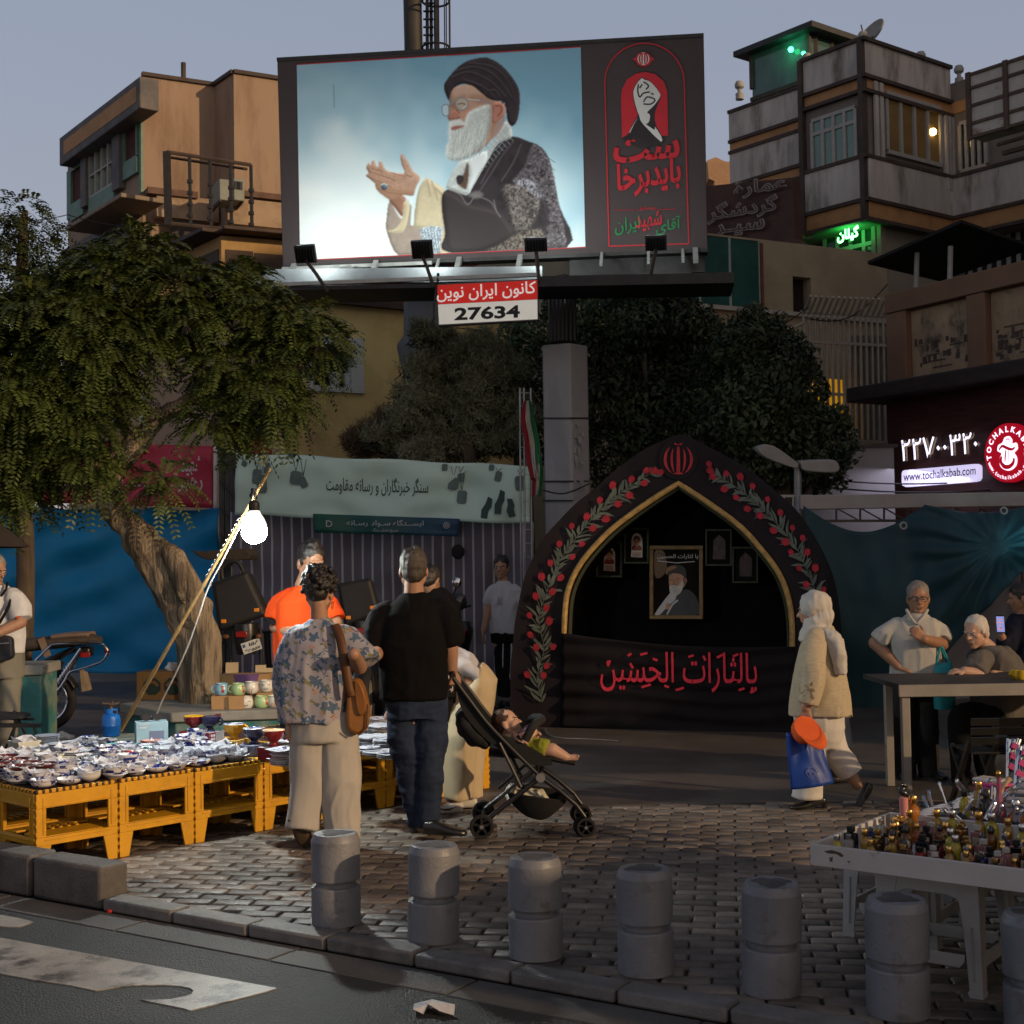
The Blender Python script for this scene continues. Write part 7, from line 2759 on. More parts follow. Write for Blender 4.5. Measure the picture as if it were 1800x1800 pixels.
f.wear(m,'jacket',linen,.010,2,cloth_disp(.006,7,(1,1,.4),85))
m=MB()
for q in range(9):
 a=J(1421+ru(-9,9),1214+ru(-12,12),-.315)
 m.tube(SPL([a,a+V3((ru(-.03,.03),0,ru(-.03,.03))),a+V3((ru(-.03,.03),.01,ru(-.03,.03)))],3),.003,5)
m.build('embroidery',M('taupe_thread',(.20,.16,.11),qr=.9),f.root)
m=MB()
for q in range(26):
 a=J(1472+q,1252+ru(-2,2),-.16+q*.008)
 m.tube([a,a+V3((ru(-.006,.006),0,-.03))],.003,4)
m.build('fringe',linen,f.root)
m=MB()
m.loft([ring(J(1440,1240),yw,.15,.16),ring(J(1440,1280),yw,.15,.165),ring(J(1440,1300),yw,.135,.15),ring(J(1440,1315),yw,.10,.12)],22)
SLV(m,[J(1432,1270,-.04),J(1424,1330,-.05),J(1420,1375,-.05),J(1418,1402,-.05)],[.105,.095,.092,.10])
m.cone(J(1448,1262,.03),J(1466,1322,.03),.11,.095,18)
m.cone(J(1466,1322,.03),J(1496,1362,.02),.095,.088,18,True,False)
f.wear(m,'trousers',whitetr,.010,2,cloth_disp(.010,6,(1,1,.5),89))
m=MB()
SHO(m,V3((J(1448,1400).x,9.1,.0)),(-1,-.08,0),ln=.25,w=.042,h=.055,heelh=.03)
m.box(V3((J(1446,1400).x,9.1,.02)),(.03,.04,.04))
f.wear(m,'shoe',leather,.006,2)
m=MB()
SHO(m,J(1522,1374,.03),(-.42,0,-.9),(.9,0,-.42),ln=.24,w=.042,h=.06)
f.wear(m,'shoe',leather,.006,2)
t_=thing('tote_bag','royal blue tote bag carried by the woman in beige','bag',J(1424,1388,-.2))
m=MB()
q_=Plane(J(1424,1340,-.24),(1,.12))
nu,nv=16,16
for side in(0,1):
 vs=[]
 for j in range(nv+1):
  for i in range(nu+1):
   u,v=i/nu,j/nv
   x=(1381+58*u)*(1-v)+(1390+76*u)*v
   y=(1288+4*u)*(1-v)+(1388-12*u)*v
   o_=(.045*sn_(math.pi*u)*(.35+.65*v))*(1 if side==0 else-1)+.012*pn(u*5,v*3,side)+.008*sn_(u*15+v*2)*(1-v)
   vs.append(q_.px(x,y,o_))
 m.add(vs,[((a:=j*(nu+1)+i),a+nu+1,a+nu+2,a+1)for j in range(nv)for i in range(nu)])
m.build('body',M('royal_blue_bag',(.012,.05,.27),qr=.45,var=.15,sc=3,qb=.2,bsc=40),t_,smooth=120,solid=.004,fix=True)
m=MB()
for o_ in(.02,-.03):
 m.tube(SPL([q_.px(1394,1290,o_),q_.px(1405,1268,o_),q_.px(1416,1258,o_),q_.px(1424,1270,o_),q_.px(1430,1291,o_)],5),.007,6)
m.build('handle',M('royal_blue_strap',(.01,.04,.2),qr=.6),t_)
m=MB()
c_=[(1424+11*cs_(a),1356+9*sn_(a))for a in[k_*tu_/18 for k_ in range(19)]]
for p,q in zip(c_[6:],c_[7:]):
 m.bar(q_.px(*p,.047),q_.px(*q,.047),.004,.002,up=q_.n)
TPX(m,q_,'ﮔﻞ'[:0]or 'o',(1418,1362),(1430,1361),6,.049,0)
m.build('faint_mark',M('pale_blue_print',(.08,.13,.36),qr=.6),t_,smooth=0)
t_=thing('cap','orange baseball cap with a white inside, held above the blue tote bag','cap',J(1420,1295,-.33))
T2=X3((V3((.9,0,-.4)),V3((.35,-.45,.8)).normalized(),V3((-.2,-.9,-.4)))).transposed()
T2=(V3((.25,-.75,.55))).to_track_quat('Z','X').to_matrix()
cc=J(1419,1280,-.33)
m=MB()
m.lathe([(.088,0),(.092,-.02),(.088,-.05),(.07,-.085),(.035,-.105),(.001,-.11)],cc,24,T2)
m.build('crown',M('orange_cap',(.62,.10,.02),qr=.8,qb=.2),t_,solid=.003)
m=MB()
m.lathe([(.082,.001),(.084,-.02),(.08,-.048),(.06,-.08),(.001,-.1)],cc,24,T2)
m.build('lining',M('cap_lining',(.50,.40,.38),qr=.8),t_)
m=MB()
d1,d2=J(1436,1300,-.36)-cc,T2@V3((0,0,1))
d1 .normalize()
sd=d1 .cross(d2).normalized()
vs=[]
for i in range(13):
 a=rad(-80+160*i/12)
 vs.append(cc+(d1*cs_(a)+sd*sn_(a))*.086)
 vs.append(cc+(d1*(cs_(a)*.09+.075*cs_(a)**.8 if cs_(a)>0 else 0)+sd*sn_(a)*.088))
m.add(vs,[(2*i,2*i+1,2*i+3,2*i+2)for i in range(12)])
m.build('brim',M('orange_cap'),t_,solid=.006)
f=Fig('child in a pale blue shirt mostly hidden behind the walking woman in beige',10.2,1468,skin)
J=f.j
hc,k,T=J(1455,1200,.1),.92,head_T(-100)
HED(f.body,hc,k,T,J(1458,1226,.1))
f.limb([J(1468,1238),J(1478,1275),J(1478,1298,-.05)],[.045,.036,.026])
f.body.cone(J(1460,1230),J(1462,1300),.08,.09)
f.body.cone(J(1460,1305),J(1458,1385),.06,.04)
f.body.cone(J(1466,1305,.05),J(1470,1385,.05),.06,.04)
HND(f.body,J(1478,1299,-.05),(0,-.1,-1),(-.8,0,0),.7,30)
f.done()
add_hair(f.root,hc,k,T,hairk,'short',22)
m=MB()
m.loft([ring(J(1464,1314),-95,.12,.14),ring(J(1463,1275),-95,.12,.13),ring(J(1460,1240),-95,.12,.11),ring(J(1458,1226),-95,.06,.06)],20)
SLV(m,[J(1466,1240,-.08),J(1474,1265,-.1),J(1477,1278,-.1)],[.06,.06,.055])
f.wear(m,'shirt',fabric('pale_blue_shirt',(.33,.38,.50)),.010,2,cloth_disp(.007,8,(1,1,.6),95))
m=MB()
m.loft([ring(J(1463,1305),-95,.11,.12),ring(J(1463,1330),-95,.11,.12)],18)
SLV(m,[J(1458,1320,-.03),J(1458,1392,-.03)],[.075,.055])
SLV(m,[J(1467,1320,.05),J(1470,1392,.05)],[.075,.055])
f.wear(m,'trousers',blackp,.010,2)
m=MB()
SHO(m,V3((J(1474,1400).x,10.1,0)),(-1,-.1,0),ln=.2,h=.06)
SHO(m,V3((J(1480,1400).x,10.3,0)),(-1,-.1,0),ln=.2,h=.06)
f.wear(m,'shoes',leather,.008,2)
f=Fig('grey haired man in spectacles and pale grey polo shirt, hand on hip',10.35,1610,skin_d)
J=f.j
hc,k,T=J(1614,1052),1.03,head_T(-12,4)
HED(f.body,hc,k,T,J(1612,1085),nr=.064)
f.limb([J(1576,1099),J(1538,1130,.02),J(1578,1170,-.08)],[.07,.05,.036])
f.limb([J(1641,1099),J(1656,1132,-.05),J(1625,1124,-.24)],[.07,.05,.036])
HND(f.body,J(1579,1171,-.09),(.8,-.3,-.15),(0,.7,-.4),1.0,35,thumb=1)
HND(f.body,J(1626,1124,-.24),(-.6,-.1,.45),(-.3,1,.1),1.0,60,thumb=-1)
f.body.cone(J(1610,1085),J(1608,1180),.11,.12)
f.body.cone(J(1590,1190),J(1592,1375),.085,.05)
f.body.cone(J(1628,1190),J(1632,1375),.085,.05)
f.done()
add_face(f.root,hc,k,T,hairgd,look=-.4)
add_hair(f.root,hc,k,T,hairg,'fade',25)
m=MB()
P=lambda x,y,z:hc+T@V3((x,y,z))*k
for sg in(1,-1):
 m.tube([P(sg*.033+.023*cs_(a),.103,.003+.016*sn_(a))for a in[q*tu_/16 for q in range(16)]],.0022,6,qc=True)
 m.tube([P(sg*.056,.101,.008),P(sg*.078,.0,.006)],.002,5)
m.tube([P(-.010,.105,.008),P(.010,.105,.008)],.002,5)
m.build('spectacles',M('spectacle_frame',(.05,.045,.04),qr=.3,qt=.6,qb=0),f.root)
m=MB()
m.loft([ring(J(1609,1188),-6,.185,.14),ring(J(1609,1150),-6,.185,.15),ring(J(1609,1115),-6,.195,.135),ring(J(1610,1093),-6,.185,.11),ring(J(1611,1086),-6,.105,.08),ring(J(1612,1081),-6,.072,.068)],28,.85)
SLV(m,[J(1578,1098),J(1558,1112,.01),J(1544,1127,.02)],[.075,.074,.076])
SLV(m,[J(1640,1098),J(1650,1112,-.02),J(1653,1126,-.06)],[.075,.074,.074])
f.wear(m,'polo_shirt',polo,.010,2,cloth_disp(.011,6,(1,1,.6),101))
m=MB()
m.tube(SPL([J(1594,1072,-.03),J(1601,1086,-.10),J(1610,1097,-.125)],4),[.014]*8+[.010],6)
m.tube(SPL([J(1630,1072,-.03),J(1622,1086,-.10),J(1612,1097,-.125)],4),[.014]*8+[.010],6)
m.build('collar',polo,f.root)
m=MB()
m.loft([ring(J(1609,1178),-6,.17,.13),ring(J(1609,1225),-6,.17,.135)],22)
SLV(m,[J(1591,1210),J(1590,1290),J(1592,1378)],[.098,.085,.07])
SLV(m,[J(1627,1210),J(1630,1290),J(1633,1378)],[.098,.085,.07])
f.wear(m,'trousers',fabric('charcoal_trousers',(.022,.020,.019)),.010,2,cloth_disp(.008,6,(1,1,.6),105))
m=MB()
SHO(m,V3((J(1592,1380).x,10.4,0)),(-.2,-1,0))
SHO(m,V3((J(1634,1380).x,10.4,0)),(.2,-1,0))
f.wear(m,'shoes',leather,.008,2)
t_=thing('teal_bag','bright teal cloth carrier bag hanging from the forearm of the man in grey','bag',J(1655,1250,-.1))
m=MB()
q_=Plane(J(1655,1200,-.12),(1,.1))
m.loft([(q_.px(1656,1165,0),q_.d*.073,q_.n*.02),(q_.px(1657,1180,0),q_.d*.074,q_.n*.05),(q_.px(1659,1215,0),q_.d*.078,q_.n*.065),(q_.px(1661,1246,0),q_.d*.074,q_.n*.06)],20,.6)
f_t=M('teal_cloth_bag',(.015,.21,.25),qr=.7,var=.12,qb=.3)
m.build('body',f_t,t_)
m=MB()
for o_ in(.02,-.02):
 m.tube(SPL([q_.px(1644,1167,o_),q_.px(1648,1148,o_),q_.px(1652,1136,o_),q_.px(1660,1150,o_),q_.px(1668,1168,o_)],5),.008,6)
m.build('handle',f_t,t_)
f=Fig('white haired old man in a dark grey shirt sitting and leaning on the black table',10.25,1735,skin_p)
J=f.j
hc,k,T=J(1716,1112),1.04,head_T(-52,10)
HED(f.body,hc,k,T,J(1738,1140),nr=.060)
f.limb([J(1728,1160,-.12),J(1722,1186,-.34),J(1696,1180,-.36)],[.068,.05,.036])
f.limb([J(1768,1155,.08),J(1785,1195,.0),J(1745,1186,-.25)],[.068,.05,.036])
HND(f.body,J(1697,1180,-.36),(-.9,-.05,.05),(0,.3,-1),.95,40)
f.body.cone(J(1742,1145),J(1752,1245),.11,.13)
f.body.cone(J(1735,1255),J(1690,1262,-.25),.085,.065)
f.body.cone(J(1690,1262,-.25),J(1690,1370,-.2),.06,.045)
f.body.cone(J(1765,1258),J(1728,1268,-.25),.085,.065)
f.body.cone(J(1728,1268,-.25),J(1735,1372,-.2),.06,.045)
f.done()
add_face(f.root,hc,k,T,hairw,look=-.5)
add_hair(f.root,hc,k,T,hairw,'thin',29)
m=MB()
m.loft([ring(J(1755,1262),-40,.19,.165),ring(J(1752,1215),-40,.19,.16),ring(J(1747,1175),-40,.195,.14),ring(J(1744,1150),-40,.17,.11),ring(J(1741,1136),-40,.08,.075)],26,.9)
SLV(m,[J(1728,1156,-.1),J(1718,1172,-.24),J(1712,1184,-.34)],[.085,.085,.08])
SLV(m,[J(1768,1152,.08),J(1784,1178,.05),J(1784,1195,.0)],[.085,.085,.08])
f.wear(m,'shirt',greyshirt,.010,2,cloth_disp(.010,6,(1,1,.6),111))
m=MB()
m.loft([ring(J(1755,1240),-40,.17,.15),ring(J(1752,1278),-40,.17,.155)],22)
SLV(m,[J(1738,1256),J(1705,1258,-.18),J(1690,1266,-.26),J(1689,1300,-.27),J(1690,1372,-.2)],[.10,.095,.085,.075,.065])
SLV(m,[J(1765,1260),J(1738,1266,-.18),J(1726,1272,-.26),J(1728,1310,-.27),J(1735,1374,-.2)],[.10,.095,.085,.075,.065])
f.wear(m,'trousers',blackp,.010,2,cloth_disp(.008,6,(1,1,.6),115))
m=MB()
SHO(m,V3((J(1692,1380).x,10.1,0)),(-.5,-.8,0))
SHO(m,V3((J(1737,1380).x,10.1,0)),(-.4,-.85,0))
f.wear(m,'shoes',leather,.008,2)
f=Fig('person in dark navy clothes holding a lit phone at the right edge',11.6,1792,skin_d)
J=f.j
hc,k,T=J(1793,1052),1.0,head_T(-95,8)
HED(f.body,hc,k,T,J(1796,1082))
f.limb([J(1782,1098,-.1),J(1772,1145,-.15),J(1760,1118,-.2)],[.07,.05,.036])
f.limb([J(1815,1098),J(1822,1145),J(1800,1160,-.1)],[.07,.05,.036])
HND(f.body,J(1760,1117,-.2),(-.1,-.1,1),(-.9,-.1,0),1.0,50)
f.body.cone(J(1797,1085),J(1798,1190),.11,.12)
f.body.cone(J(1788,1200),J(1788,1350),.085,.05)
f.body.cone(J(1808,1200),J(1808,1350),.085,.05)
f.done(.01)
add_hair(f.root,hc,k,T,hairk,'short',33)
m=MB()
m.loft([ring(J(1798,1200),-90,.20,.15),ring(J(1797,1140),-90,.20,.15),ring(J(1797,1100),-90,.19,.12),ring(J(1797,1080),-90,.10,.08)],24,.85)
SLV(m,[J(1784,1096,-.08),J(1773,1125,-.14),J(1768,1142,-.16)],[.09,.085,.075])
SLV(m,[J(1768,1142,-.16),J(1761,1122,-.2)],[.07,.055])
SLV(m,[J(1812,1096),J(1822,1140),J(1806,1158,-.1)],[.09,.085,.06])
f.wear(m,'jacket',fabric('navy_jacket',(.008,.010,.022)),.011,2,cloth_disp(.009,6,(1,1,.6),121))
m=MB()
m.loft([ring(J(1798,1190),-90,.17,.14),ring(J(1798,1235),-90,.17,.14)],20)
SLV(m,[J(1788,1220),J(1788,1352)],[.10,.075])
SLV(m,[J(1808,1220),J(1808,1352)],[.10,.075])
f.wear(m,'trousers',blackp,.011,2)
m=MB()
SHO(m,V3((J(1790,1350).x,11.5,0)),(-1,-.2,0))
SHO(m,V3((J(1812,1350).x,11.7,0)),(-1,-.2,0))
f.wear(m,'shoes',leather,.01,2)
t_=thing('phone','dark phone with a lit screen held up at the right edge','phone',J(1759,1110,-.26))
m=MB()
pc=J(1759,1097,-.27)
Tp=X3 .Rotation(rad(-35),3,'Z')@X3 .Rotation(rad(8),3,'X')
m.box(pc,(.072,.010,.15),Tp)
m.build('case',M('phone_black',(.01,.01,.012),qr=.3),t_,qv=.004)
m=MB()
m.box(pc+Tp@V3((0,-.0065,0)),(.062,.003,.13),Tp)
scr=m.build('screen',M('phone_screen',(.1,.12,.3),emit=(.35,.40,.85),es=.7,qb=0,var=.6,sc=18),t_,smooth=0)
m=MB()
for z,w_ in((.04,.03),(.015,.045),(-.012,.025),(-.04,.04)):
 m.box(pc+Tp@V3((-.004,-.009,z)),(w_,.001,.010),Tp)
m.build('icons',M('phone_icons',(.7,.3,.4),emit=(1,.45,.5),es=.5,qb=0),scr,smooth=0)
f=Fig('man in a white polo shirt at the left edge under a dark parasol',10.9,4,skin_d)
J=f.j
hc,k,T=J(-10,1002),1.04,head_T(60,16)
HED(f.body,hc,k,T,J(-4,1036),nr=.06)
f.limb([J(22,1052,-.05),J(36,1094,-.10),J(-2,1112,-.26)],[.07,.05,.038])
f.limb([J(-35,1052),J(-48,1100),J(-20,1120,-.2)],[.07,.05,.038])
HND(f.body,J(-3,1112,-.26),(-.9,-.2,0),(0,.4,-1),1,40)
f.body.cone(J(-4,1040),J(0,1150),.11,.12)
f.body.cone(J(12,1170),J(14,1350),.085,.05)
f.body.cone(J(-15,1170),J(-15,1350),.085,.05)
f.done()
add_face(f.root,hc,k,T,hairgd)
add_hair(f.root,hc,k,T,hairg,'fade',37)
m=MB()
m.loft([ring(J(4,1148),30,.17,.135),ring(J(4,1110),30,.175,.14),ring(J(2,1070),30,.19,.13),ring(J(0,1048),30,.18,.11),ring(J(-2,1036),30,.10,.085),ring(J(-3,1028),30,.07,.07)],26,.85)
SLV(m,[J(22,1048,-.05),J(33,1070,-.08),J(38,1088,-.10)],[.085,.086,.08])
SLV(m,[J(-35,1048),J(-48,1085)],[.085,.08])
f.wear(m,'polo_shirt',fabric('white_polo',(.47,.45,.44),var=.05),.010,2,cloth_disp(.010,6,(1,1,.6),131))
m=MB()
m.tube(SPL([J(13,1024,-.06),J(10,1036,-.11),J(2,1048,-.145)],4),.010,6)
m.build('collar_stripe',blackp,f.root)
m=MB()
m.tube(SPL([J(20,1036,-.06),J(16,1064,-.155),J(-10,1110,-.19)],5),.012,6)
m.build('bag_strap',blackp,f.root)
m=MB()
m.box(J(33,1085,-.19),(.03,.01,.018))
m.build('sleeve_badge',M('orange_cap'),f.root)
m=MB()
m.loft([ring(J(4,1140),30,.165,.13),ring(J(4,1190),30,.165,.135)],22)
SLV(m,[J(17,1175),J(16,1250),J(15,1358)],[.10,.085,.07])
SLV(m,[J(-14,1175),J(-14,1358)],[.10,.07])
f.wear(m,'trousers',fabric('olive_trousers',(.16,.145,.115)),.010,2,cloth_disp(.009,5,(1,1,.5),135))
m=MB()
SHO(m,V3((J(15,1350).x,10.95,0)),(.5,-.8,0))
SHO(m,V3((J(-15,1350).x,10.95,0)),(.3,-.9,0))
f.wear(m,'shoes',leather,.01,2)
t_=thing('belt_bag','black bag slung at the waist of the man at the left edge','bag',J(5,1160,-.22))
m=MB()
m.prism(SPL([J(-12,1122,-.26),J(16,1120,-.26),J(20,1140,-.26),J(18,1158,-.26),J(-12,1162,-.26)],3,True),(0,.08,0))
m.build('body',M('black_nylon',(.014,.014,.018),qr=.7,qb=.3),t_,qv=.012)
m=MB()
m.bar(J(-10,1132,-.265),J(16,1130,-.265),.006)
m.build('zip',steel,t_)
t_=thing('dark_parasol','corner of a dark parasol at the left edge above the man in the white polo','parasol',V3((J(-60,1000,.3).x,11.2,0)))
m=MB()
cpt=V3((J(-75,900,.3).x,11.2,2.3))
n8=8
rim=[cpt+V3((.58*cs_(a),.58*sn_(a),-.45))for a in[(q+.1)*tu_/n8 for q in range(n8)]]
m.add([cpt]+rim,[(0,1+i,1+(i+1)%n8)for i in range(n8)])
m.build('canopy',M('parasol_cloth',(.03,.022,.018),qr=.8),t_,smooth=0,solid=.01)
m=MB()
m.tube([V3((cpt.x,cpt.y,0)),cpt],.018,8)
m.build('pole',dsteel,t_)
yel=M('yellow_plastic',(.60,.30,.012),qr=.42,var=.10,sc=6,qb=.08,bsc=80,qs=(.36,.17,.012),ssc=5,qm=.5,spec=.45)
browp=M('brown_plastic',(.045,.022,.022),qr=.5,var=.2)
SA,SB=G(210,1508),G(862,1385)
sd=(SB-SA)
SW=sd.length/6
sd.normalize()
sn=V3((-sd.y,sd.x,0))
S0=SA-sd*SW
SH,SDp=.447,.47
rz=math.atan2(sd.y,sd.x)
def panel(w,name,parent,T):
 m=MB()
 h,t_=SH-.022,.016
 g=.004
 def b(x0,x1,z0,z1,y0=0,y1=t_):
  m.obox(T@V3((x0,y0,z0)),T.to_3x3()@V3((x1-x0,0,0)),T.to_3x3()@V3((0,y1-y0,0)),T.to_3x3()@V3((0,0,z1-z0)))
 b(g,w-g,.345,h)
 b(g,.062,.185,.345)
 b(w-.062,w-g,.185,.345)
 b(g,w-g,.140,.185)
 for x0,x1,x2,x3 in((g,.092,.064,g),(w-.092,w-g,w-g,w-.064)):
  pts=[T@V3((x,0,z))for x,z in((x0,.14),(x1,.14),(x2 if x0==g else w-g,0),(g if x0==g else w-.064,0))]
  m.prism(pts,T.to_3x3()@V3((0,t_,0)))
 b(.05,w-.05,.352,.360,-.006,.0)
 b(.05,w-.05,.168,.176,-.006,.0)
 for x in(.040,w-.048):
  b(x,x+.009,.20,.405,-.006,.0)
 for k in range(9):
  z=.03+k*.042
  b(-.001,.0065,z,z+.022,-.003,.006)
  b(w-.0065,w+.001,z,z+.022,-.003,.006)
 return m.build(name,yel,parent,qv=.0035)
st=thing('step_stool','yellow plastic folding stool carrying part of the bowl display','stool',(0,0,0),'yellow folding stools under the bowls')
I4=X3 .Identity(4)
W_=SW-.006
panel(W_,'front_panel',st,I4)
panel(W_,'back_panel',st,X3 .Translation((W_,SDp,0))@X3 .Rotation(math.pi,4,'Z'))
panel(SDp-.036,'side_panel',st,X3 .Translation((0,SDp-.018,0))@X3 .Rotation(-math.pi/2,4,'Z'))
panel(SDp-.036,'side_panel',st,X3 .Translation((W_,.018,0))@X3 .Rotation(math.pi/2,4,'Z'))
m=MB()
m.obox((.003,.003,SH-.020),(W_-.006,0,0),(0,SDp-.006,0),(0,0,.018))
tp_=m.build('top',browp,st,qv=.004)
m=MB()
n_=12
for k in range(n_):
 x=.01+(W_-.02)*(k+.1)/n_
 ln=(W_-.02)/n_*.58
 m.obox((x,-.001,SH-.021),(ln,0,0),(0,.022,0),(0,0,.0205))
 m.obox((x,SDp-.021,SH-.021),(ln,0,0),(0,.022,0),(0,0,.0205))
for k in range(10):
 y=.03+(SDp-.06)*(k+.1)/10
 m.obox((-.001,y,SH-.021),(.022,0,0),(0,.025,0),(0,0,.0205))
 m.obox((W_-.021,y,SH-.021),(.022,0,0),(0,.025,0),(0,0,.0205))
m.build('edge_comb',yel,tp_,qv=.002)
m=MB()
m.obox((.03,.05,.17),(W_-.06,0,0),(0,.14,.01),(0,0,.012))
m.obox((.03,SDp-.05,.17),(W_-.06,0,0),(0,-.14,.01),(0,0,.012))
for k in range(6):
 m.obox((.09+k*.05,.18,.19),(.02,0,0),(0,.12,.0),(0,0,.008))
m.build('brace',yel,st,qv=.003)
order=['first','second','third','fourth','fifth','sixth','seventh']
for r_ in range(3):
 for i in range(7):
  p=S0+sd*SW*i+sn*(SDp+.012)*r_
  lab=f'yellow plastic folding stool, {order[i]} from the left in the front row' if r_==0 else 'yellow plastic folding stool in a rear row under the bowl display'
  if r_==0 and i==0:
   o_=st
   st.location,st.rotation_euler,st['label']=p,(0,0,rz),lab
  else:
   dup(st,p,rz,lab)
Z0=SH+.001
def Tt(u,v,z=0.0):
 return S0+sd*u+sn*v+V3((0,0,Z0+z))
def tz(px,py,z=Z0):
 return G(px,py,z)
china=M('white_china',(.60,.60,.62),qr=.18,var=.04,qb=0,spec=.5)
bchina=M('blue_white_china',(.60,.60,.63),qr=.18,var=.03,qb=0,spec=.5,qs=(.018,.025,.16),ssc=20,qm=1.0,ql=.51,qh=.54)
mchina=M('maroon_glaze',(.085,.018,.020),qr=.25,var=.3,qb=0,qs=(.35,.24,.2),ssc=22,qm=.8,ql=.56,qh=.6)
paper=M('tissue_paper',(.52,.52,.57),qr=.8,var=.05,qb=.2,bsc=40,transl=.2)
def bowl_prof(r,h,t_=.004):
 out=[(.001,.003),(r*.45,0),(r*.5,.004)]
 for k in range(1,7):
  a=k/6
  out.append((r*(.5+.5*sn_(a*math.pi/2)),.004+(h-.004)*(1-cs_(a*math.pi/2))**.8))
 inn=[(max(.0005,q-t_),z+t_)for q,z in out[2:]]
 return out+[(r-t_*.5,h+.001)]+inn[::-1][1:]+[(.001,.008)]
def bowl_mesh(r,h,mat,seed):
 rg_=random.Random(seed)
 m=MB()
 m.lathe(bowl_prof(r,h),(0,0,0),26)
 return m
def paper_mesh(r,h,seed,pk=9):
 rg_=random.Random(seed)
 m=MB()
 n1=pk*2
 rings_=[]
 a0=rg_.uniform(0,6)
 for i,(f_,zf)in enumerate(((.15,.012),(.55,.016),(.92,.75),(1.0,1.02))):
  rings_.append([(r*f_*cs_(a0+q*tu_/n1),r*f_*sn_(a0+q*tu_/n1),h*zf+rg_.uniform(0,.006))for q in range(n1)])
 rr=[]
 for q in range(n1):
  sp_=1.04+(rg_.uniform(.05,.34)if q%2==0 else rg_.uniform(-.03,.1))
  a=a0+(q+rg_.uniform(-.25,.25))*tu_/n1
  rr.append((r*sp_*cs_(a),r*sp_*sn_(a),h*(1.0+rg_.uniform(-.25,.75 if q%2==0 else.25))))
 rings_.append(rr)
 vs=[p for r_ in rings_ for p in r_]
 fs=[]
 for i in range(len(rings_)-1):
  for q in range(n1):
   q2=(q+1)%n1
   fs.append((i*n1+q,i*n1+q2,(i+1)*n1+q2,(i+1)*n1+q))
 m.add(vs,fs)
 return m
GRP='blue and white china bowls on the yellow stools'
protos=[]
LB='white china bowl with blue pattern and loose paper wrapping in the crowded display'
for k in range(7):
 t_=thing('wrapped_bowl',LB,'bowl',(0,0,0),GRP)
 r,h=ru(.064,.082),ru(.030,.042)
 nst=[1,2,1,3,1,2,4][k]
 for q in range(nst):
  b0=MB()
  b0 .lathe(bowl_prof(r,h),(ru(-.004,.004),ru(-.004,.004),q*.016),26)
  b0 .build('bowl',bchina if k!=5 else china,t_,smooth=60)
 pm=paper_mesh(r*.98,h,k*7+1,8)
 for v_ in pm.v:
  v_.z+=(nst-1)*.016+.004
 if k in(0,2,3,5):
  pm.build('paper',paper,t_,smooth=0)
 if k in(0,3,6):
  pm=paper_mesh(r*1.02,h*.8,k*5+3,7)
  for v_ in pm.v:
   v_.z-=.004
  pm.build('paper',paper,t_,smooth=0)
 protos.append(t_)
cups_uv=[]
UV=lambda p:((p-S0).dot(sd),(p-S0).dot(sn))
busy=[]
for px_,py_,rr in((340,1295,.19),(369,1299,.16),(412,1312,.18),(447,1322,.18),(482,1330,.21),(267,1305,.26),(75,1308,.16),(105,1318,.13),(205,1318,.2),(270,1312,.12),(200,1300,.15),(68,1332,.12),(42,1318,.12),(92,1338,.12),(115,1345,.12)):
 p=tz(px_,py_)
 busy.append((p,rr))
cnt=0
rgb_=random.Random(77)
first=[True]*7
vv=.085
row=0
while vv<1.42:
 uu=.075+(row%2)*.07+rgb_.uniform(-.02,.02)
 while uu<7*SW-.05:
  p=Tt(uu,vv+rgb_.uniform(-.018,.018))
  ok=all((p-q).length>rr for q,rr in busy)
  sx_=None
  if uu>1.62 and vv<.9 or(uu>1.75):
   ok=ok and rgb_.random()<.0
  if ok:
   k=rgb_.randrange(7)
   if vv<.2 and k in(6,):
    k=0
   if first[k]:
    protos[k].location,protos[k].rotation_euler=p,(0,0,rgb_.uniform(0,6))
    first[k]=False
   else:
    o_=dup(protos[k],p,rgb_.uniform(0,6))
    s_=rgb_.uniform(.9,1.12)
    o_.scale=(s_,s_,s_)
   cnt+=1
  uu+=rgb_.uniform(.128,.152)
 vv+=.118
 row+=1
for k,(x,y)in enumerate(((8,1352),(30,1344),(12,1338),(52,1350),(78,1352),(38,1356))):
 t_=thing('maroon_bowl','maroon glazed bowl with pale pattern at the left end of the display','bowl',tz(x,y,Z0+.055),'maroon bowls at the left end')
 p=t_.location
 m=MB()
 m.lathe(bowl_prof(.075,.035),p,24)
 m.build('bowl',mchina,t_,smooth=60)
 pm=paper_mesh(.074,.03,100+k,7)
 for v_ in pm.v:
  v_+=V3(p)
 pm.build('paper',paper,t_,smooth=0)
dishm=M('ivory_dish',(.52,.50,.42),qr=.3,var=.05,qb=0)
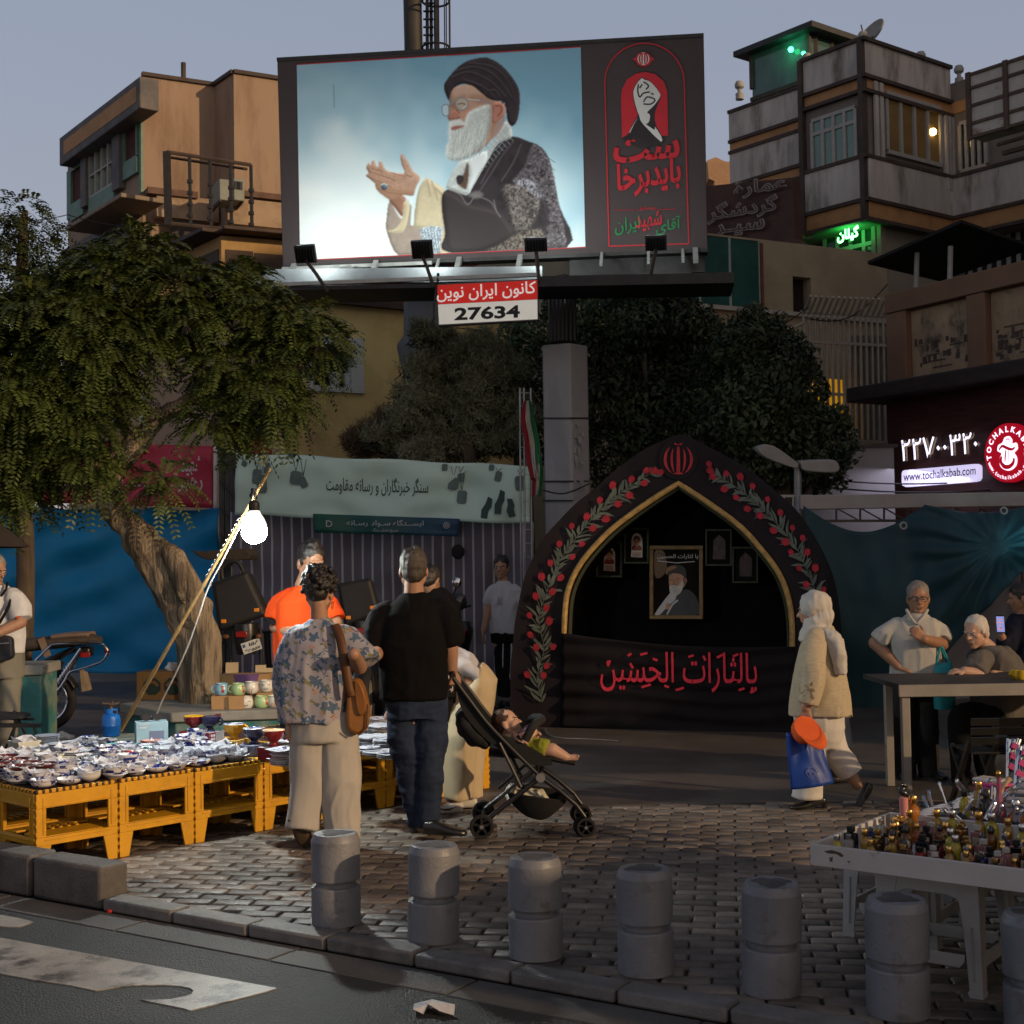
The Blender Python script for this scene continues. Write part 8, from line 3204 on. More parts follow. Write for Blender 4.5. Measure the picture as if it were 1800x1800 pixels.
for k,(x,y,lab)in enumerate(((42,1320,'tall ivory square dish with paper sticking out, at the back left of the display'),(67,1334,'low ivory square dish, left one of three in a row behind the maroon bowls'),(89,1340,'low ivory square dish, middle one of three in a row behind the maroon bowls'),(112,1346,'low ivory square dish, right one of three in a row behind the maroon bowls'))):
 p=tz(x,y)
 t_=thing('square_dish',lab,'dish',p,'ivory square dishes')
 R_=X3 .Rotation(rz+.15*k,3,'Z')
 a,hh=(.085,.07)if k==0 else(.06,.05)
 m=MB()
 b4=[R_@V3(q)for q in((-a*.7,-a*.7,0),(a*.7,-a*.7,0),(a*.7,a*.7,0),(-a*.7,a*.7,0))]
 t4=[R_@V3(q)for q in((-a,-a,hh),(a,-a,hh),(a,a,hh),(-a,a,hh))]
 i4=[R_@V3(q)for q in((-a*.93,-a*.93,hh),(a*.93,-a*.93,hh),(a*.93,a*.93,hh),(-a*.93,a*.93,hh))]
 j4=[q*.9+V3((0,0,.008))for q in b4]
 m.add([p+q for q in b4+t4+i4+j4],[(3,2,1,0)]+[(o_+i,o_+(i+1)%4,o_+4+(i+1)%4,o_+4+i)for o_ in(0,4,8)for i in range(4)]+[(12,13,14,15)])
 m.build('dish',dishm,t_,smooth=0,qv=.003)
 if k==0:
  pm=paper_mesh(.075,.07,300,6)
  for v_ in pm.v:
   v_+=p+V3((0,0,.01))
  pm.build('paper',paper,t_,smooth=0)
for x,y,n_,lab in((83,1314,7,'taller stack of pale ribbed plates at the back left of the display'),(107,1326,6,'stack of pale ribbed plates right of the tallest stack'),(128,1334,4,'shorter stack of pale ribbed plates nearest the middle of the display')):
 p=tz(x,y)
 t_=thing('plate_stack',lab,'plates',p,'stacks of ribbed plates')
 for q in range(n_):
  m=MB()
  m.lathe([(.001,0),(.05,0),(.082,.014),(.084,.016),(.08,.018),(.048,.005),(.001,.005)],p+V3((ru(-.003,.003),ru(-.003,.003),q*.0115)),24)
  m.build('plate',M('pale_blue_plate',(.42,.44,.50),qr=.3,var=.08,qb=0),t_,smooth=60)
for x,y,r,h,col,key,lab in((210,1316,.115,.030,(.12,.33,.32),'teal_glaze','wide teal oval dish at the back of the display'),(272,1320,.072,.028,(.11,.28,.27),'teal_glaze_dark','smaller teal oval dish in front of the pink one'),(266,1309,.072,.03,(.62,.26,.20),'pink_glaze','salmon pink dish at the back of the display'),(305,1312,.085,.03,(.30,.34,.52),'lilac_glaze','lilac patterned plate beside the salmon pink dish'),(228,1328,.03,.03,(.6,.06,.05),'red_glaze','tiny red dish among the blue and white bowls')):
 p=tz(x,y,Z0+.03)
 m=MB()
 m.lathe([(q*1.0,z)for q,z in bowl_prof(r,h)],p,28,None,.75)
 tag(m.build('glazed_dish',M(key,col,qr=.2,var=.08,qb=0),smooth=60),lab,'dish')
cup_boxm={}
def fluted_cup(p,mat,inner,lab,rim=None):
 t_=thing('footed_cup',lab,'cup',p,'fluted cups on boxes')
 m=MB()
 n_=36
 prof=[(.034,0),(.038,.003),(.029,.011),(.023,.022),(.030,.033),(.052,.046),(.064,.066),(.070,.092),(.071,.100)]
 vs=[]
 for i,(r,z)in enumerate(prof):
  for j in range(n_):
   a=j*tu_/n_
   rr=r*(1+(.035*cs_(a*12)if 4<=i<=7 else 0))
   vs.append(p+V3((rr*cs_(a),rr*sn_(a),z)))
 fs=[(i*n_+j,i*n_+(j+1)%n_,(i+1)*n_+(j+1)%n_,(i+1)*n_+j)for i in range(len(prof)-1)for j in range(n_)]
 m.add(vs,fs+[tuple(reversed(range(n_)))])
 b_=m.build('bowl',mat,t_,smooth=70)
 m=MB()
 m.lathe([(.071,.100),(.069,.102),(.065,.098),(.057,.068),(.034,.050),(.001,.048)],p,30)
 m.build('inside',inner,b_,smooth=70)
 m=MB()
 c_=p+V3((.066,-.012,.068))
 hx=V3((.97,-.25,0))
 m.tube([c_+hx*.030*sn_(a)+V3((0,0,.024*cs_(a)))for a in[q*math.pi/10 for q in range(11)]],.0065,8)
 m.build('handle',mat,b_)
 return t_
def carton(name,lab,p,w,d,h,yaw,mat,cat='box',group=None,top=None):
 t_=thing(name,lab,cat,p,group)
 R_=X3 .Rotation(yaw,3,'Z')
 m=MB()
 m.box(V3(p)+V3((0,0,h/2)),(w,d,h),R_)
 m.build('carton',mat,t_,qv=.003)
 return t_,R_
redg=M('red_glaze_cup',(.17,.012,.014),qr=.18,var=.1,qb=0,spec=.6)
navg=M('navy_glaze_cup',(.018,.020,.065),qr=.18,var=.1,qb=0,spec=.6)
yelg=M('yellow_glaze_cup',(.72,.36,.015),qr=.2,var=.08,qb=0,spec=.6)
greyc=M('grey_carton',(.30,.28,.30),qr=.75,var=.08)
redc=M('red_carton',(.22,.012,.020),qr=.6,var=.08)
yelc=M('ochre_carton',(.42,.24,.06),qr=.7,var=.1)
blac=M('blue_grey_carton',(.20,.22,.32),qr=.7,var=.1)
for x,y,cm,bm,lab,ins,bh_ in((341,1303,redg,redc,'dark red fluted cup with a yellow inside, at the back of the row',yelg,.075),(369,1303,navg,greyc,'navy blue fluted cup behind the yellow one',navg,.07),(412,1318,yelg,yelc,'bright yellow fluted cup with patterned inside',bchina,.07),(447,1327,navg,blac,'navy blue fluted cup between the yellow and the front red cup',bchina,.07),(481,1334,redg,greyc,'dark red fluted cup nearest the floral blouse',M('cream_glaze',(.6,.4,.25),qr=.2,qb=0),.08)):
 p=tz(x,y)
 t_,R_=carton('cup_carton','printed carton under the '+' '.join(lab.split()[:4])+' at x'.replace(' at x',''),p,.155,.125,bh_,rz+.25,bm,group='cartons under the fluted cups')
 t_['label']='printed carton under the '+lab.replace(', at the back of the row',' at the back').replace(' nearest the floral blouse',' by the blouse').replace(' between the yellow and the front red cup',' beside the yellow one').replace(' fluted','')
 if bm in(redc,greyc):
  m=MB()
  m.box(p+R_@V3((-.0785,0,bh_/2)),(.003,.122,bh_-.004),R_)
  m.box(p+R_@V3((-.045,-.0635,bh_/2)),(.06,.003,bh_-.004),R_)
  m.build('red_side',redc,t_,smooth=0)
  m=MB()
  for a in(-.058,-.034):
   for z in(.33,.68):
    c_=p+R_@V3((a,-.0665,bh_*z))
    T_=R_@X3 .Rotation(rad(90),3,'X')
    m.lathe([(.001,0),(.010,0),(.010,.002),(.001,.002)],c_,14,T_)
  m.build('white_dots',china,t_,smooth=0)
 fluted_cup(p+V3((0,0,bh_)),cm,ins,lab)
for k,(x,y,n_)in enumerate(((505,1345,9),(516,1330,9),(650,1296,7),(672,1300,8),(690,1290,6),(655,1312,5),(684,1318,6),(665,1278,6),(700,1308,6),(640,1326,4),(690,1333,3),(668,1330,3),(770,1290,6),(790,1300,5))):
 p=tz(x,y)
 t_=thing('plate_pile','pile of white plates and loose paper in the crowded display by the floral woman','plates',p,'piles of plates and paper')
 for q in range(n_):
  m=MB()
  m.lathe([(.001,0),(.06,0),(.10,.010),(.102,.012),(.098,.013),(.058,.004),(.001,.004)],p+V3((ru(-.008,.008),ru(-.008,.008),q*.011)),24)
  m.build('plate',bchina if q==n_-1 else china,t_,smooth=60)
 for q in range(2,n_+1,3):
  pm=paper_mesh(.10,.012,500+k*9+q,5)
  for v_ in pm.v:
   v_+=p+V3((0,0,q*.011))
  pm.build('paper',paper,t_,smooth=0)
p=tz(266,1303)
t_,R_=carton('product_carton','pale blue printed carton with sunglasses lying on top, beside the tree planter',p,.215,.15,.14,.35,M('pale_blue_carton',(.36,.50,.55),qr=.6,var=.12,sc=4))
m=MB()
m.box(p+R_@V3((.03,-.077,.05)),(.10,.003,.06),R_)
m.build('printed_picture',M('blue_grey_carton'),t_,smooth=0)
m=MB()
m.box(p+R_@V3((-.06,-.077,.105)),(.05,.003,.012),R_)
m.box(p+R_@V3((-.05,-.077,.125)),(.07,.003,.008),R_)
m.build('printed_lines',M('white_print'),t_,smooth=0)
m=MB()
for k in range(10):
 m.box(p+R_@V3((.1085,ru(-.05,.05),ru(.02,.1))),(.003,ru(.015,.04),ru(.01,.04)),R_)
m.build('printed_flowers',M('mauve_print',(.30,.12,.16),qr=.6),t_,smooth=0)
sp_=p+V3((0,0,.142))
t_=thing('sunglasses','dark sunglasses lying on the pale blue carton','sunglasses',sp_)
m=MB()
for sg in(1,-1):
 c_=sp_+R_@V3((sg*.036,-.03,.028))
 T_=R_@X3 .Rotation(rad(80),3,'X')
 m.lathe([(.001,0),(.030,0),(.030,.004),(.001,.004)],c_,18,T_,.8)
m.build('lens',M('dark_lens',(.012,.010,.012),qr=.1,qb=0,spec=.8),t_)
m=MB()
m.tube([sp_+R_@V3((-.01,-.032,.035)),sp_+R_@V3((.01,-.032,.035))],.004,6)
for sg in(1,-1):
 m.tube([sp_+R_@V3((sg*.068,-.030,.034)),sp_+R_@V3((sg*.070,.05,.022)),sp_+R_@V3((sg*.06,.09,.006))],.004,6)
m.build('frame',leather,t_)
plc=M('planter_concrete',(.24,.235,.215),qr=.8,var=.2,sc=5,qb=.35,bsc=60,qs=(.13,.125,.11),ssc=2.5,qm=.7)
plt=M('planter_teal_paint',(.035,.145,.15),qr=.75,var=.25,sc=3,qb=.25,qs=(.19,.22,.17),ssc=2.2,qm=.8,ql=.5,qh=.6)
c0=G(301,1253,.43)
tp_=thing('tree_planter','low planter with a grey stone rim and teal sides round the leaning tree','planter',(c0 .x,c0 .y+.6,0))
e1,e2=V3((.98,.16,0)).normalized(),V3((-.62,.78,0)).normalized()
base=[c0,c0+e1*1.55,c0+e1*1.6+V3((-.15,1.3,0)),c0+e2*1.35+V3((.5,.4,0)),c0+e2*1.1]
cenp=sum(base,V3())/5
m=MB()
outer=[V3((q.x,q.y,.345))for q in base]
m.prism(outer,(0,0,.085))
m.build('rim',plc,tp_,qv=.012)
m=MB()
m.prism([V3((q.x,q.y,0)).lerp(V3((cenp.x,cenp.y,0)),.06)for q in base],(0,0,.344))
m.build('side_wall',plt,tp_,qv=.01)
m=MB()
q_=Plane(c0,e1)
m.prism([q_.px(378,1255,.004),q_.px(389,1254,.004),q_.px(388,1264,.004),q_.px(385,1263,.004),q_.px(382,1265,.004),q_.px(379,1264,.004)],-q_.n*.003)
m.build('red_smear',M('red_smear',(.16,.02,.02),qr=.8),tp_,smooth=0)
kraft=M('kraft_card',(.36,.215,.10),qr=.85,var=.1,sc=6,qb=.15,qs=(.28,.16,.07),ssc=3,qm=.5)
pt=lambda x,y,z=.43:G(x,y,z)
for x,y,w,d,h,lab in((388,1246,.15,.12,.115,'small kraft carton in the front of the row carrying the upper mugs'),(416,1246,.13,.12,.115,'small kraft carton right of the front one under the upper mugs'),(440,1240,.13,.12,.115,'small kraft carton behind the lower mugs'),(468,1240,.16,.12,.115,'small kraft carton at the right end under the smiling mug')):
 carton('mug_carton',lab,pt(x,y),w,d,h,.12,kraft,group='kraft cartons under the mugs')
mugc={'b':M('mug_blue',(.22,.42,.55),qr=.2,qb=0,spec=.55),'g':M('mug_green',(.36,.52,.26),qr=.2,qb=0,spec=.55),'w':M('mug_white',(.62,.60,.55),qr=.2,qb=0,spec=.55)}
ink=M('mug_ink',(.03,.02,.018),qr=.4,qb=0)
inkr=M('mug_red_ink',(.40,.03,.03),qr=.4,qb=0)
inks=M('mug_peach_ink',(.55,.30,.18),qr=.4,qb=0)
MUG='mugs with painted faces on the planter'
for x,y,c,hd,face,lab in((390,1222,'b',-1,'girl','pale blue mug with a painted red dressed girl, at the left of the upper row'),(419,1222,'g',-1,'half','pale green mug with part of a painted figure, upper row'),(442,1219,'w',0,'legs','white mug with painted legs between the green and the smiling mug'),(468,1216,'w',-1,'smile','white mug with a smiling painted face, upper row right'),(487,1212,'g',0,'','pale green mug at the far right behind the smiling one'),(433,1245,'w',0,'smile','white mug with a painted smile in the lower row, left'),(460,1244,'g',0,'half','pale green mug in the lower row, middle'),(482,1243,'w',0,'legs','white mug in the lower row touching the floral blouse')):
 p=pt(x,y,.43 if y>1230 else.43+.116)
 t_=thing('mug',lab,'mug',p,MUG)
 m=MB()
 m.lathe([(.040,0),(.050,.006),(.060,.03),(.062,.055),(.056,.08),(.050,.092),(.053,.100),(.055,.104),(.051,.104),(.047,.094),(.05,.07),(.05,.02),(.001,.01)],p,28)
 b_=m.build('body',mugc[c],t_,smooth=60)
 if hd:
  m=MB()
  m.tube([p+V3((-.053-.034*sn_(a),-.01,.055+.030*cs_(a)))for a in[q*math.pi/10 for q in range(11)]],.0075,8)
  m.build('handle',mugc[c],b_)
 def surf(a,z,r=.0635):
  return p+V3((r*sn_(rad(a)),-r*cs_(rad(a)),z))
 m,m2=MB(),MB()
 if face=='smile':
  for a0 in(-18,32):
   m.tube([surf(a0+q,.062+.006*cs_(q*.16))for q in range(-10,11,4)],.0025,5)
  m.tube([surf(8+q,.036-.008*cs_(q*.09))for q in range(-16,17,4)],.0025,5)
  m.build('painted_face',ink,b_)
 elif face in('girl','half'):
  a0=18 if face=='girl' else 55
  m.ball(surf(a0,.066,.058),(.013,.010,.013),10)
  m.build('painted_head',inks,b_)
  m2 .ball(surf(a0,.040,.056),(.018,.010,.017),10)
  m2 .ball(surf(a0,.078,.055),(.015,.008,.007),10)
  m2 .build('painted_dress',inkr,b_)
 elif face=='legs':
  for a0 in(-8,12):
   m.tube([surf(a0,.012,.056),surf(a0+4,.045,.0625)],.004,5)
  m.build('painted_legs',inks,b_)
p=pt(420,1232)+V3((0,.35,0))
t_,R_=carton('open_carton','opened kraft carton with violet tissue paper behind the mugs',p,.46,.26,.22,.05,kraft)
m=MB()
for x,w_,h_ in((-.15,.12,.10),(.12,.10,.07),(.20,.08,.04)):
 m.box(p+R_@V3((x,.12,.22+h_/2)),(w_,.004,h_),R_@X3 .Rotation(rad(-12),3,'X'))
m.build('flap',M('pale_card',(.42,.33,.21),qr=.85),t_,smooth=0)
m=MB()
m.prism([p+R_@V3(q)for q in((-.10,-.134,.225),(.14,-.134,.225),(.10,-.136,.06),(.02,-.134,.10),(-.06,-.136,.05))],(0,-.004,0))
m.build('tissue',M('violet_tissue',(.15,.075,.20),qr=.8),t_,smooth=0)
p=pt(270,1236)+V3((0,.45,0))
t_,R_=carton('fruit_box','brown cardboard fruit box with a dark green printed badge, left of the tree trunk',p,.46,.30,.26,-.1,M('fruit_card',(.26,.12,.035),qr=.85,var=.12,sc=5,qb=.15))
m=MB()
bg_=[(-.10+.09*cs_(a),.125+.085*sn_(a))for a in[q*tu_/8+.39 for q in range(8)]]
m.prism([p+R_@V3((x+.02,-.153,z))for x,z in bg_],(0,-.002,0))
m.prism([p+R_@V3((x+.22,-.153,z))for x,z in bg_],(0,-.002,0))
m.build('badge',M('badge_green',(.025,.04,.025),qr=.7),t_,smooth=0)
m=MB()
for cx_ in(-.08,.12):
 for k in range(7):
  a=rad(150-k*20)
  q=p+R_@V3((cx_+.062*cs_(a),-.158,.105+.062*sn_(a)))
  m.box(q,(.012,.003,.026),R_@X3 .Rotation(-(a-math.pi/2),3,'Y'))
m.build('badge_marks',M('badge_orange',(.42,.14,.03),qr=.7),t_,smooth=0)
m=MB()
m.ball(p+V3((.06,0,.29)),(.07,.05,.045),12)
pb_=remesh(m,'paper_ball',M('litter_paper'),None,.009,1,lambda co,no:co+no*(.018*vnoise(co,30,2))[:,None])
tag(pb_,'crumpled white paper on top of the fruit box','litter')
cp=G(205,1296,.40)
t_=thing('plastic_crate','grey green ribbed plastic crate under the blue gas bottle','crate',(cp.x,cp.y,0))
crm=M('crate_green',(.20,.22,.18),qr=.7,var=.2,sc=5,qb=.2)
Rc=X3 .Rotation(.12,3,'Z')
cb0=V3((cp.x,cp.y,0))
m=MB()
m.box(cb0+V3((0,0,.395)),(.42,.32,.03),Rc)
m.build('lid',crm,t_,qv=.006)
m=MB()
m.box(cb0+V3((0,0,.19)),(.34,.25,.378),Rc)
m.build('body',M('crate_dark',(.05,.055,.045),qr=.8),t_)
m=MB()
for k in range(16):
 x=-.18+.36*k/15
 m.box(cb0+Rc@V3((x,-.14,.19)),(.008,.016,.376),Rc)
for sg in(1,-1):
 m.box(cb0+Rc@V3((sg*.19,0,.19)),(.03,.30,.376),Rc)
m.build('ribs',crm,t_)
gp=cb0+V3((-.035,-.02,.412))
t_=thing('gas_bottle','small bright blue gas bottle with a burner on top','gas bottle',gp)
blu=M('gas_blue',(.005,.10,.36),qr=.35,var=.12,qb=.05,spec=.5,qs=(.02,.05,.12),ssc=8,qm=.5)
m=MB()
m.lathe([(.058,0),(.064,.006),(.064,.02),(.068,.03),(.070,.075),(.072,.08),(.070,.085),(.069,.13),(.060,.155),(.045,.165),(.048,.168),(.048,.205),(.044,.205),(.044,.17),(.02,.166)],gp,28)
m.build('bottle',blu,t_)
m=MB()
m.lathe([(.012,.16),(.012,.225),(.03,.23),(.035,.238),(.02,.24)],gp,16)
for k in range(4):
 a=k*math.pi/2
 m.bar(gp+V3((.01*cs_(a),.01*sn_(a),.235)),gp+V3((.062*cs_(a),.062*sn_(a),.247)),.006,.014)
m.build('burner',rust,t_)
m=MB()
m.box(gp+V3((.035,-.035,.185)),(.03,.012,.02))
m.build('opening',leather,t_)
pb0,pb1=cb0+V3((.05,.0,.41)),at(475,824,8.75)
pole=thing('bamboo_pole','leaning bamboo pole with a white cable, holding up the bright bulb','pole',pb0)
bam=M('bamboo',(.42,.26,.10),qr=.55,var=.2,sc=5,qb=.2,qx=(6,6,.6))
pp0=at(212,1284,10.35)
m=MB()
n_=40
ax_=[pp0 .lerp(pb1,k/n_)for k in range(n_+1)]
m.tube(ax_,[.0155-.007*k/n_+(.0035 if k%7==3 else 0)for k in range(n_+1)],10)
m.build('cane',bam,pole)
m=MB()
wpts=[pp0 .lerp(pb1,.86)+V3((.01,-.02,-.01))]
for f_,dx,dz in((.8,.012,-.02),(.7,.02,-.03),(.6,.03,-.03),(.52,.05,-.07),(.42,.08,-.10),(.3,.10,-.12),(.2,.11,-.13),(.1,.13,-.16),(.02,.14,-.10)):
 q=pp0 .lerp(pb1,f_)
 wpts.append(q+V3((dx,-.02,dz)))
m.tube(SPL(wpts,5),.006,6)
for k in range(12):
 q=pp0 .lerp(pb1,.62+.018*k)
 m.tube([q+V3((.011*cs_(a),.011*sn_(a)-.002,.006*a))for a in[j*tu_/8 for j in range(9)]],.003,5)
m.build('cable',M('white_cable',(.55,.53,.5),qr=.5,qb=0),pole)
bc=at(447,932,8.7)
t_=thing('light_bulb','large glowing white bulb hanging from the bamboo pole','light bulb',bc)
m=MB()
m.ball(bc+V3((0,0,-.01)),(.081,.081,.076),28)
m.build('glass',M('bulb_glow',(1,1,1),emit=(.92,1,.95),es=680,qb=0),t_)
m=MB()
m.lathe([(.0808,.012),(.077,.04),(.062,.075),(.045,.10),(.036,.12),(.032,.125)],bc,28)
m.build('collar',M('bulb_collar',(.8,.82,.8),qr=.4,qb=0,emit=(.9,1,.95),es=.9),t_)
m=MB()
m.lathe([(.034,.125),(.036,.13),(.034,.175),(.02,.19),(.001,.192)],bc,20)
m.build('socket',M('socket_black',(.015,.015,.015),qr=.5),t_)
m=MB()
m.tube(SPL([bc+V3((0,0,.19)),bc+V3((.01,0,.23)),bc+V3((.0,0,.26)),pp0 .lerp(pb1,.90)+V3((0,0,.01))],5),.005,6)
m.build('flex',steel,t_)
p=G(45,1268,.12)
t_=thing('painted_bench','teal painted concrete block bench with a grey top at the left edge','bench',V3((p.x,12.0,0)))
q_=Plane((0,12.0,0),(1,.06))
m=MB()
q_.box(m,-60,73,1186,1330,40,0,-.5)
m.build('block',plt,t_,qv=.015)
m=MB()
q_.box(m,-65,77,1169,1187,40,.04,-.55)
m.build('top',plc,t_,qv=.012)
t_=thing('camp_stool','black folding camp stool with thin crossed legs at the left edge behind the bowls','stool',V3((at(30,1270,10.4).x,10.4,0)))
J=lambda x,y,dy=0:at(x,y,10.4+dy)
m=MB()
for a,b_ in((J(27,1271,-.1),J(5,1345,-.1)),(J(58,1271,-.1),J(72,1320,-.1)),(J(27,1255,.15),J(60,1320,.2)),(J(30,1268,-.1),J(-20,1330,.1)),(J(25,1248,0),J(27,1275,0))):
 b_=V3((b_.x,b_.y,0))if b_.z<.25 else b_
 m.tube([a,b_],.011,8)
m.build('leg',leather,t_)
m=MB()
m.bar(J(-30,1275,-.1),J(72,1275,-.1),.035,.03)
m.bar(J(-30,1262,.15),J(60,1264,.15),.03,.02)
m.build('seat_rail',leather,t_)
m=MB()
m.prism([J(-30,1255,-.12),J(35,1258,-.12),J(38,1264,-.12),J(-30,1268,-.12)],(0,.22,0))
m.build('seat',M('black_nylon'),t_,qv=.005)
m=MB()
p=G(112,1300,.02)
m.ball(p+V3((0,0,.03)),(.10,.06,.035),12)
tag(remesh(m,'plastic_scrap',M('litter_paper'),None,.01,1,lambda co,no:co+no*(.03*vnoise(co,22,4))[:,None]),'crumpled white bag on the dark ground behind the bowls','litter')
bolm=M('bollard_paint',(.175,.178,.195),qr=.45,var=.14,sc=5,qb=.5,bsc=70,qd=.004,qs=(.10,.095,.095),ssc=7,qm=.7,ql=.56,qh=.66,spec=.5)
bold=M('bollard_dirt',(.09,.085,.085),qr=.85,var=.35,sc=6,qb=.5,bsc=60)
bol=thing('bollard','x','bollard',(0,0,0),'grey concrete bollards along the kerb')
HB,RB=.412,.113
m=MB()
m.lathe([(RB,0),(RB*1.01,.1),(RB,HB*.40),(RB*.985,HB*.415),(RB*.80,HB*.425),(RB*.80,HB*.475),(RB*.97,HB*.485),(RB*1.0,HB*.50),(RB*1.002,HB*.7),(RB,HB*.922),(RB*.992,HB*.93),(RB*.905,HB*.988),(RB*.89,HB*.997),(RB*.87,HB),(.001,HB)],(0,0,0),48)
def rough_it(m,seed):
 for v_ in m.v:
  r=math.hypot(v_.x,v_.y)
  if r>.02:
   k=1+.003*mnoise.noise((v_.x*14,v_.y*14,v_.z*14+seed))+.003*mnoise.noise((v_.x*40,v_.y*40,v_.z*40+seed))
   v_.x*=k
   v_.y*=k
rough_it(m,1)
m.build('post',bolm,bol,smooth=14)
m=MB()
pts=[]
for k in range(26):
 a=k*tu_/26
 r=RB*(.60+.12*sn_(3*a+1)+.06*sn_(7*a))
 pts.append(V3((r*cs_(a),r*sn_(a),HB+.0008)))
m.prism(pts,(0,0,.0006))
m.build('worn_top',bold,bol,smooth=0)
for i,(x,y)in enumerate(((586,1632),(759,1662),(943,1692),(1141,1721),(1366,1756),(1594,1796),(1848,1836))):
 p=G(x,y)
 p=V3((p.x,p.y+RB*.93,0))
 lab=('grey concrete bollard, first in the row, in front of the woman in floral','grey concrete bollard below the man in black, second in the row','grey concrete bollard below the pushchair, third in the row','grey concrete bollard, fourth and middle one of the row','grey concrete bollard between the middle one and the perfume tray','grey concrete bollard standing in front of the white plastic table','grey concrete bollard cut off at the right edge')[i]
 if i==0:
  bol.location=p
  bol['label']=lab
 else:
  o_=dup(bol,p,i*1.1,lab)
  o_.rotation_euler=(ru(-.022,.022),ru(-.022,.022),i*1.1)
wpl=M('white_plastic',(.50,.49,.47),qr=.45,var=.06,sc=4,qb=.08,qs=(.30,.28,.25),ssc=4,qm=.5,spec=.45)
wboard=M('white_board',(.50,.475,.46),qr=.6,var=.08,sc=4,qb=.15,qs=(.20,.16,.13),ssc=5,qm=.8,ql=.60,qh=.66)
TZ=.462
P0,P1=G(1424,1519,TZ),G(1800,1568,TZ)
du=(P1-P0).normalized()
dv=V3((-du.y,du.x,0))
rzt=math.atan2(du.y,du.x)
def TT(u,v,z=0.0):
 return P0+du*u+dv*v+V3((0,0,z))
TL,TD=1.55,.80
t_=thing('perfume_tray','shallow white wooden tray with chipped paint holding the perfume bottles','tray',TT(.7,.4))
m=MB()
m.obox(TT(.017,.017,.0),du*(TL-.034),dv*(TD-.034),V3((0,0,.014)))
m.build('base',wboard,t_)
hb=.083
for nm,o_,a,b_ in(('front_board',TT(0,0,-.004),du*TL,dv*.016),('back_board',TT(0,TD-.016,-.004),du*TL,dv*.016),('side_board',TT(0,.0163,-.004),du*.016,dv*(TD-.0326)),('side_board',TT(TL-.016,.0163,-.004),du*.016,dv*(TD-.0326))):
 m=MB()
 m.obox(o_,a,b_,V3((0,0,hb)))
 m.build(nm,wboard,t_,qv=.003)
m=MB()
qf=Plane(TT(0,0),du)
for pts in([(1449,1496),(1462,1494),(1478,1499),(1483,1504),(1480,1507),(1470,1501),(1455,1500)],[(1458,1508),(1464,1506),(1463,1515),(1459,1514)],[(1489,1514),(1494,1513),(1493,1517)]):
 m.prism([qf.px(x,y,.0012)for x,y in pts],-qf.n*.001)
m.build('chipped_paint',M('chip_brown',(.10,.065,.045),qr=.9,var=.3),t_,smooth=0)
gb=lambda key,col,tr=.55:M(key,col,qr=.06,var=.1,qb=0,spec=.6,qn=tr)
goldc=M('gold_cap',(.70,.42,.13),qr=.22,qt=1,qb=0)
silc=M('silver_cap',(.55,.55,.57),qr=.2,qt=1,qb=0)
blkc=M('black_cap',(.012,.012,.013),qr=.25,qb=0,spec=.6)
clrc=M('clear_cap',(.75,.73,.68),qr=.1,qb=0,qn=.5)
def bottle(kind,bmat,cmat,lab,h,r):
 t_=thing('perfume_bottle',lab,'bottle',(0,0,0),'perfume bottles in the white tray')
 m=MB()
 if kind=='round':
  m.lathe([(r*.8,0),(r,.004),(r,h*.55),(r*.8,h*.68),(r*.42,h*.74),(r*.42,h*.78)],n=20)
 elif kind=='box':
  m.box((0,0,h*.37),(r*2,r*1.3,h*.74))
  m.lathe([(r*.4,h*.74),(r*.4,h*.79)],n=14)
 elif kind=='ball':
  m.lathe([(r*.5,0),(r*.9,h*.08),(r*1.05,h*.25),(r*.85,h*.45),(r*.42,h*.56),(r*.38,h*.64)],n=22)
 elif kind=='tall':
  m.lathe([(r*.9,0),(r,.004),(r,h*.3),(r*.65,h*.42),(r*.38,h*.55),(r*.30,h*.86),(r*.38,h*.88)],n=20)
 elif kind=='taper':
  m.lathe([(r*.6,0),(r*.75,.004),(r,h*.6),(r*.7,h*.7),(r*.4,h*.75)],n=20)
 m.build('body',bmat,t_,smooth=40,qv=.002 if kind=='box' else 0)
 m=MB()
 if kind in('round','taper'):
  m.lathe([(r*.62,h*.78),(r*.66,h*.79),(r*.66,h*.98),(r*.6,h),(.001,h)]if kind=='round' else[(r*.5,h*.75),(r*.6,h*.85),(r*.35,h*.97),(.001,h)],n=18)
 elif kind=='box':
  m.box((0,0,h*.895),(r*1.1,r*.95,h*.21))
 elif kind=='ball':
  m.lathe([(r*.42,h*.64),(r*.5,h*.68),(r*.62,h*.82),(r*.45,h*.95),(.001,h)],n=18)
 else:
  m.ball((0,0,h*.94),(r*.42,r*.42,h*.07),14)
 m.build('cap',cmat,t_,smooth=40,qv=.0015 if kind=='box' else 0)
 if kind=='box':
  m=MB()
  m.box((0,-r*.655,h*.38),(r*1.2,.001,h*.32))
  m.build('label',M('bottle_label',(.45,.38,.28),qr=.5,var=.3,sc=90,qb=0),t_,smooth=0)
 return t_
bp=[]
